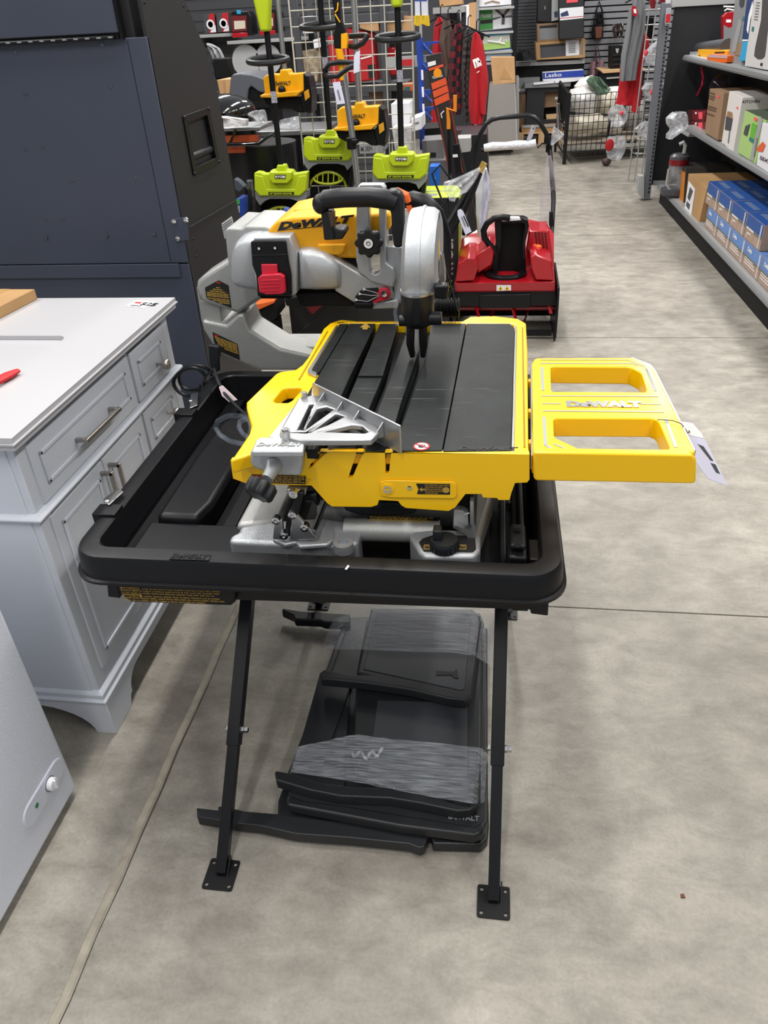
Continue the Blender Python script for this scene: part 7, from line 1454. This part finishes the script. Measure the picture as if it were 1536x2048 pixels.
m = M(); m.prism(yz([(1110, 163), (1148, 160), (1148, 163), (1110, 166)], 11.93), (0, .1, 0)); m.done('paper_sheet', WHT, label='right white paper sheet on the fireplace mantel', cat='paper')
# ================================================================== wire bin with pillows
wb = thing('wire_bin', 'large black wire bin full of white bedding', 'bin')
A = ay(1140, 190, 10.2); Bf = az(1129, 328, 0); x0, x1 = .84, 2.05; yA = 10.2; yB = 10.55; zt = .745
sl = (yB-yA)/(x1-x0)
m = M()
for i in range(21): x = x0+i*(x1-x0)/20; m.tube([(x, yA+(x-x0)*sl, .06), (x, yA+(x-x0)*sl, zt)], .0045, 5)
for j in range(10): z = .06+j*(zt-.06)/9; m.tube([(x0, yA, z), (x1, yB, z)], .0045, 5)
m.done('front_mesh', BWIRE, wb)
m = M(); m.box(x0-.03, x0+.01, yA-.02, yA+.02, 0, zt+.02); m.done('corner_post', BLKS, wb)
m = M(); xb, yb = ay(1120, 168, 11.2).x, 11.2; zb_ = .82
m.tube([(x0-.01, yA, zt), (xb, yb, zb_)], .014, 6); m.tube([(x0-.01, yA, .4), (xb, yb, .42)], .01, 6); m.tube([(x0-.01, yA, .1), (xb, yb, .12)], .01, 6); m.tube([(xb, yb, 0), (xb, yb, zb_)], .016, 6)
for k in range(6): t = .1+k*.16; m.tube([(x0+(xb-x0)*t, yA+(yb-yA)*t, .1), (x0+(xb-x0)*t, yA+(yb-yA)*t, .75)], .005, 5)
m.done('side_frame', BLKS, wb)
m = M(); m.prism([(x0-.012, yA+.03, zt-.0), (xb-.0, yb, zb_), (xb, yb, .45), (x0-.012, yA+.03, .45)], (.006, 0, 0)); m.done('side_sheet', BLKM, wb)
m = M(); m.prism([(x0, yA+.03, .2), (x1, yB+.03, .2), (x1+.0, 11.3, .2), (x0-.1, 11.2, .2)], (0, 0, .02)); m.done('base_board', mat('bin_base', '#a09384', .7), wb)
# bedding packs
gb = 'packed bedding in the wire bin'
PILC = mat('bedding_white', '#dcdad6', .5, bump=1, bscale=14, var=.12, vscale=10); PILC2 = mat('bedding_cream', '#d5cdbb', .5, bump=1, bscale=12, var=.15, vscale=8)
for lab, rows, y, mt_ in (
    ('white bedding pack at the lower left of the wire bin', [(1130, 232, 1200, 226), (1128, 248, 1215, 240), (1130, 270, 1215, 262)], 10.55, PILC2),
    ('white bedding pack at the upper left of the wire bin', [(1140, 180, 1170, 172), (1136, 200, 1200, 190), (1136, 222, 1190, 226)], 10.6, PILC),
    ('rounded white pillow on top of the wire bin', [(1160, 158, 1185, 150), (1148, 172, 1200, 170), (1150, 190, 1205, 195)], 10.7, PILC),
    ('cream pillow in the middle of the wire bin', [(1185, 184, 1222, 180), (1180, 205, 1240, 205), (1188, 225, 1238, 228)], 10.75, PILC2),
    ('white pillow low in the middle of the wire bin', [(1195, 232, 1240, 230), (1192, 250, 1250, 246), (1198, 268, 1245, 262)], 10.8, PILC),
    ('white bedding pack behind the red shirt', [(1205, 175, 1245, 172), (1203, 200, 1250, 200), (1215, 222, 1248, 224)], 10.95, PILC),
    ('grey bundle at the right end of the wire bin', [(1250, 205, 1290, 200), (1248, 232, 1290, 228), (1250, 262, 1292, 258)], 10.9, mat('bedding_grey', '#8e8985', .7, bump=.8, bscale=12))):
    m = M(); m.drape(rows, y, .3, -2, .012, nu=16, nv=10, wob=.012); m.done('bedding_pack', mt_, label=lab, cat='bedding', group=gb)
m = M(); m.drape([(1180, 152, 1200, 154), (1172, 162, 1212, 168), (1182, 176, 1222, 178), (1196, 190, 1215, 188)], 10.5, .1, 2, .02, nv=9, wob=.02); m.done('green_pack', mat('green_pack', '#56705c', .3, var=.5, vscale=14, bump=.6, bscale=20), label='green printed pack on top of the white bedding', cat='package')
m = M(); m.drape([(1112, 208, 1119, 206), (1113, 230, 1122, 228), (1114, 262, 1122, 260)], 10.9, .12, 2, .02, nv=8, wob=.02); m.done('grey_textile', MATS['bedding_grey'], label='grey textile bulging out of the left side of the wire bin', cat='textile')
# hanging shirts
rr_ = garment('bright red shirt hanging below the grey shirt on the wire bin', [(1240, 130, 1282, 100), (1238, 165, 1285, 150), (1234, 195, 1282, 195), (1231, 208, 1280, 212)], 9.3, CR, .12, 2, .01, sleeve=[(1276, 55, 1286, 60), (1272, 90, 1302, 82), (1270, 140, 1284, 140), (1266, 190, 1280, 190), (1262, 222, 1276, 228)])
gs = garment('grey long sleeved shirt hanging in front of the red shirt', [(1268, -6, 1286, -8), (1262, 20, 1292, 12), (1256, 60, 1292, 50), (1248, 100, 1284, 95), (1241, 140, 1276, 130), (1240, 161, 1272, 160)], 9.15, CG, .14, 3, .01, sleeve=[(1258, 18, 1266, 15), (1250, 70, 1262, 70), (1242, 110, 1254, 112), (1240, 150, 1250, 152), (1240, 162, 1248, 162)], hang=(1277, -8))
gs['group'] = rr_['group'] = 'shirts hanging at the wire bin'
m = M(); m.prism(yz([(1264, 12), (1271, 12), (1276, 24), (1273, 34), (1266, 31), (1263, 20)], 9.03), (0, .003, 0)); tg_ = m.done('round_tag', BRED, gs, label='red shield shaped tag'); m = M(); m.prism(yz([(1267, 18), (1272, 18), (1273, 27), (1268, 26)], 9.025), (0, .002, 0)); m.done('tag_print', WHP, tg_)
# bags hanging on wire
gbg = 'clear bags hanging round the wire bin'
for lab, rows, y, st in (
    ('clear bag with red sticker, hanging beside the grey upright under the grey shirt', [(1316, 80, 1320, 80), (1296, 96, 1318, 96), (1284, 112, 1318, 112), (1290, 124, 1316, 126), (1305, 132, 1312, 134)], 8.6, (1292, 106)),
    ('clear bag with red sticker, hanging lower beside the grey upright', [(1292, 165, 1310, 165), (1282, 178, 1311, 178), (1290, 190, 1308, 192), (1300, 203, 1306, 204)], 8.7, (1304, 184)),
    ('clear bag hanging beside the foot part of the grey upright', [(1284, 245, 1296, 243), (1268, 258, 1296, 256), (1275, 268, 1295, 270), (1286, 278, 1292, 280)], 8.6, None),
    ('clear bag with red sticker in front of the wire bin', [(1222, 214, 1246, 210), (1215, 226, 1256, 226), (1218, 240, 1254, 240), (1228, 254, 1242, 252)], 9.9, (1243, 226)),
    ('clear bag with red item at the bottom of the wire bin', [(1216, 274, 1248, 272), (1212, 288, 1254, 286), (1212, 304, 1250, 304), (1214, 316, 1240, 320)], 9.9, (1219, 290))):
    o = thing('clear_bag', lab, 'bag', gbg); m = M(); m.drape(rows, y, .14, 2, .02, nv=9, wob=.03); m.done('film', BAG, o)
    if st: m = M(); r_ = .02 if st[1] < 260 else .05; m.ball(ay(*st, y-.09), (r_, .01, r_*1.3)); m.done('red_sticker' if st[1] < 260 else 'red_item', PINK if st[1] < 260 else MRED, o)
m = M(); m.tube(yz([(1222, 230), (1219, 250), (1216, 270)], 9.95), .012, 6); m.done('cable_strap', BLKM, label='dark strap between the two bags on the front of the wire bin', cat='strap')
m = M(); q = az(1212, 332, .0); m.ball((q.x, q.y, .045), (.055, .04, .045)); m.done('caster_wheel', mat('caster', '#4a3433', .5), label='dark caster wheel under the wire bin', cat='wheel')
# wire stand right of bin
wr = thing('wire_stand', 'grey wire display stand behind the grey upright', 'stand')
yw = 9.0
m = M()
for x in (1250, 1283, 1290): pass
for k in range(9): a, b = ay(1290, 20+k*30, yw), ay(1330, 18+k*30, yw); m.tube([a, b], .005, 5)
for x in (1296, 1310, 1324): a = ay(x, 40, yw); m.tube([V((a.x, yw, 0)), V((a.x, yw, 1.75))], .007, 6)
for z in (.14, .2, .34): m.tube([ay(1254, 300, yw+.5)*1.0, ay(1254, 300, yw+.5)][:0] or [V((1.55, yw+.5, z)), V((1.86, yw+.3, z)), V((1.86, yw-.1, z))], .006, 5)
m.done('wire_frame', LGR, wr)
m = M(); c = ay(1280, 290, yw); m.tube([V((c.x+.1*math.cos(t), yw, c.z+.09*math.sin(t))) for t in [i*math.pi/10 for i in range(20)]], .005, 5, closed=True); m.done('wire_loop', LGR, wr)
for i, (lab, rows, y) in enumerate((('dark red packed gloves hanging at the top beside the grey shirt', [(1300, -10, 1310, -10), (1298, 5, 1312, 5), (1303, 18, 1309, 18)], 8.9), ('dark red packed gloves hanging at the top beside the grey upright', [(1320, -10, 1330, -10), (1318, 0, 1331, 0), (1321, 8, 1328, 8)], 8.8), ('dark pack hanging behind the red shirt sleeve', [(1292, 35, 1308, 35), (1290, 60, 1308, 60), (1294, 78, 1306, 78)], 9.3))):
    m = M(); m.drape(rows, y, .06, 2, .01, nv=5); m.done('hanging_pack', mat('glove_red', '#7c1a26', .6) if i < 2 else BLKM, label=lab, cat='package')
# slatwall goods
sb_ = thing('shoulder_bag', 'black and brown shoulder bag hanging on the grey slatwall', 'bag')
m = M(); m.prism(yz([(1186, 52), (1206, 50), (1207, 72), (1203, 78), (1188, 78), (1183, 70)], 12.8), (0, .08, 0)); m.prism(yz([(1194, 25), (1206, 25), (1207, 52), (1192, 54)], 12.8), (0, .06, 0)); m.done('bag_body', BLKM, sb_, bevel=.01)
m = M(); m.prism(yz([(1190, 54), (1205, 53), (1203, 76), (1191, 77)], 12.77), (0, .03, 0)); m.done('brown_pocket', mat('leather_brown', '#6b3a26', .6), sb_, bevel=.006)
m = M(); m.tube(yz([(1186, 56), (1193, 20), (1198, 3), (1204, 20), (1207, 54)], 12.8), .012, 6); m.tube([ay(1200, 36, 12.78)+V((.03*math.cos(t), 0, .045*math.sin(t))) for t in [i*math.pi/8 for i in range(16)]], .01, 6, closed=True); m.done('strap', BLKM, sb_)
pk = thing('tote_bag', 'pink and white patterned tote hanging on the grey slatwall', 'bag')
m = M(); m.drape([(1181, 124, 1192, 122), (1180, 140, 1190, 140), (1180, 156, 1190, 156)], 12.8, .06, 2, .01, nv=4); m.drape([(1197, 120, 1208, 120), (1196, 135, 1206, 135), (1195, 150, 1204, 152)], 12.8, .06, 2, .01, nv=4); m.done('patterned_body', mat('pink_pattern', '#a88088', .8, var=.35, vscale=40), pk)
m = M(); m.tube(yz([(1188, 122), (1194, 82), (1200, 118)], 12.8), .01, 6); m.tube(yz([(1193, 102), (1193, 152)], 12.78), .022, 6, flat=.4); m.done('straps', mat('strap_plum', '#4c2c3c', .7), pk)
m = M(); m.drape([(1226, 48, 1246, 46), (1224, 62, 1248, 60), (1228, 76, 1244, 76)], 12.7, .1, 3, .03, nv=6, wob=.05); m.done('shiny_pack', mat('shiny_pack', '#77706f', .2, .6, var=.6, vscale=20, bump=1, bscale=20), label='shiny silver and red pack hanging on the slatwall beside the grey shirt', cat='package')
tc_ = thing('tool_chest', 'black tool chest with three silver drawer pulls on a wooden bench', 'tool chest')
yt = 12.0; m = M(); m.prism(yz([(1222, 92), (1245, 91), (1244, 138), (1221, 139)], yt), (0, .3, 0)); m.done('chest_body', BLKM, tc_, bevel=.004)
for k in range(3): m = M(); m.prism(yz([(1226, 109+k*9.4), (1244, 108+k*9.4), (1244, 110.5+k*9.4), (1226, 111.5+k*9.4)], yt-.01), (0, -.015, 0)); m.done('drawer_pull', CHR, tc_)
m = M(); m.prism(yz([(1231, 97), (1238, 97), (1236, 106), (1233, 106)], yt-.003), (0, -.003, 0)); m.done('emblem', LGR, tc_)
bn = thing('wooden_bench', 'wooden topped bench with black drawers behind the wire bin', 'bench')
m = M(); m.prism(yz([(1201, 141), (1290, 136), (1290, 141), (1206, 147)], 11.8), (0, .7, 0)); m.done('wood_top', TAN, bn, bevel=.003)
m = M(); q0, q1 = ay(1205, 147, 11.82), ay(1290, 147, 11.82); m.box(q0.x, q1.x, 11.82, 12.4, 0, q0.z); m.done('black_cabinet', BLKM, bn)
m = M(); m.prism(yz([(1212, 155), (1240, 153), (1240, 156), (1213, 158)], 11.81), (0, -.02, 0)); m.done('drawer_pull', LGR, bn)
# ================================================================== lights and render settings
def area(name, loc, sx, sy, power, rx=0, col=(1, .97, .93)):
    l = bpy.data.lights.new(name, 'AREA'); l.shape = 'RECTANGLE'; l.size = sx; l.size_y = sy; l.energy = power; l.color = col
    o = bpy.data.objects.new(name, l); COL.objects.link(o); o.location = loc; o.rotation_euler = (rx, 0, 0)
for i, x in enumerate((-3.2, -.6, 2.2)):
    for j, y in enumerate((-1.0, 2.6, 6.2, 9.8)):
        area('ceiling_lamp', (x, y, 4.3), .25, 2.4, 96 if y > 0 else 60)
w = bpy.data.worlds.new('world'); sc.world = w; w.use_nodes = True
w.node_tree.nodes['Background'].inputs[0].default_value = (.93, .96, 1, 1); w.node_tree.nodes['Background'].inputs[1].default_value = .36
for o in list(TOPS):
    if o.get('kind') == 'structure': continue
    fin(o)
vs_ = sc.view_settings; vs_.view_transform = 'Standard'; vs_.look = 'None'; vs_.gamma = 1; vs_.exposure = 0; vs_.use_curve_mapping = False
sc.cycles.use_denoising = True; sc.cycles.max_bounces = 8; sc.cycles.transparent_max_bounces = 16
sc.cycles.sample_clamp_indirect = 5
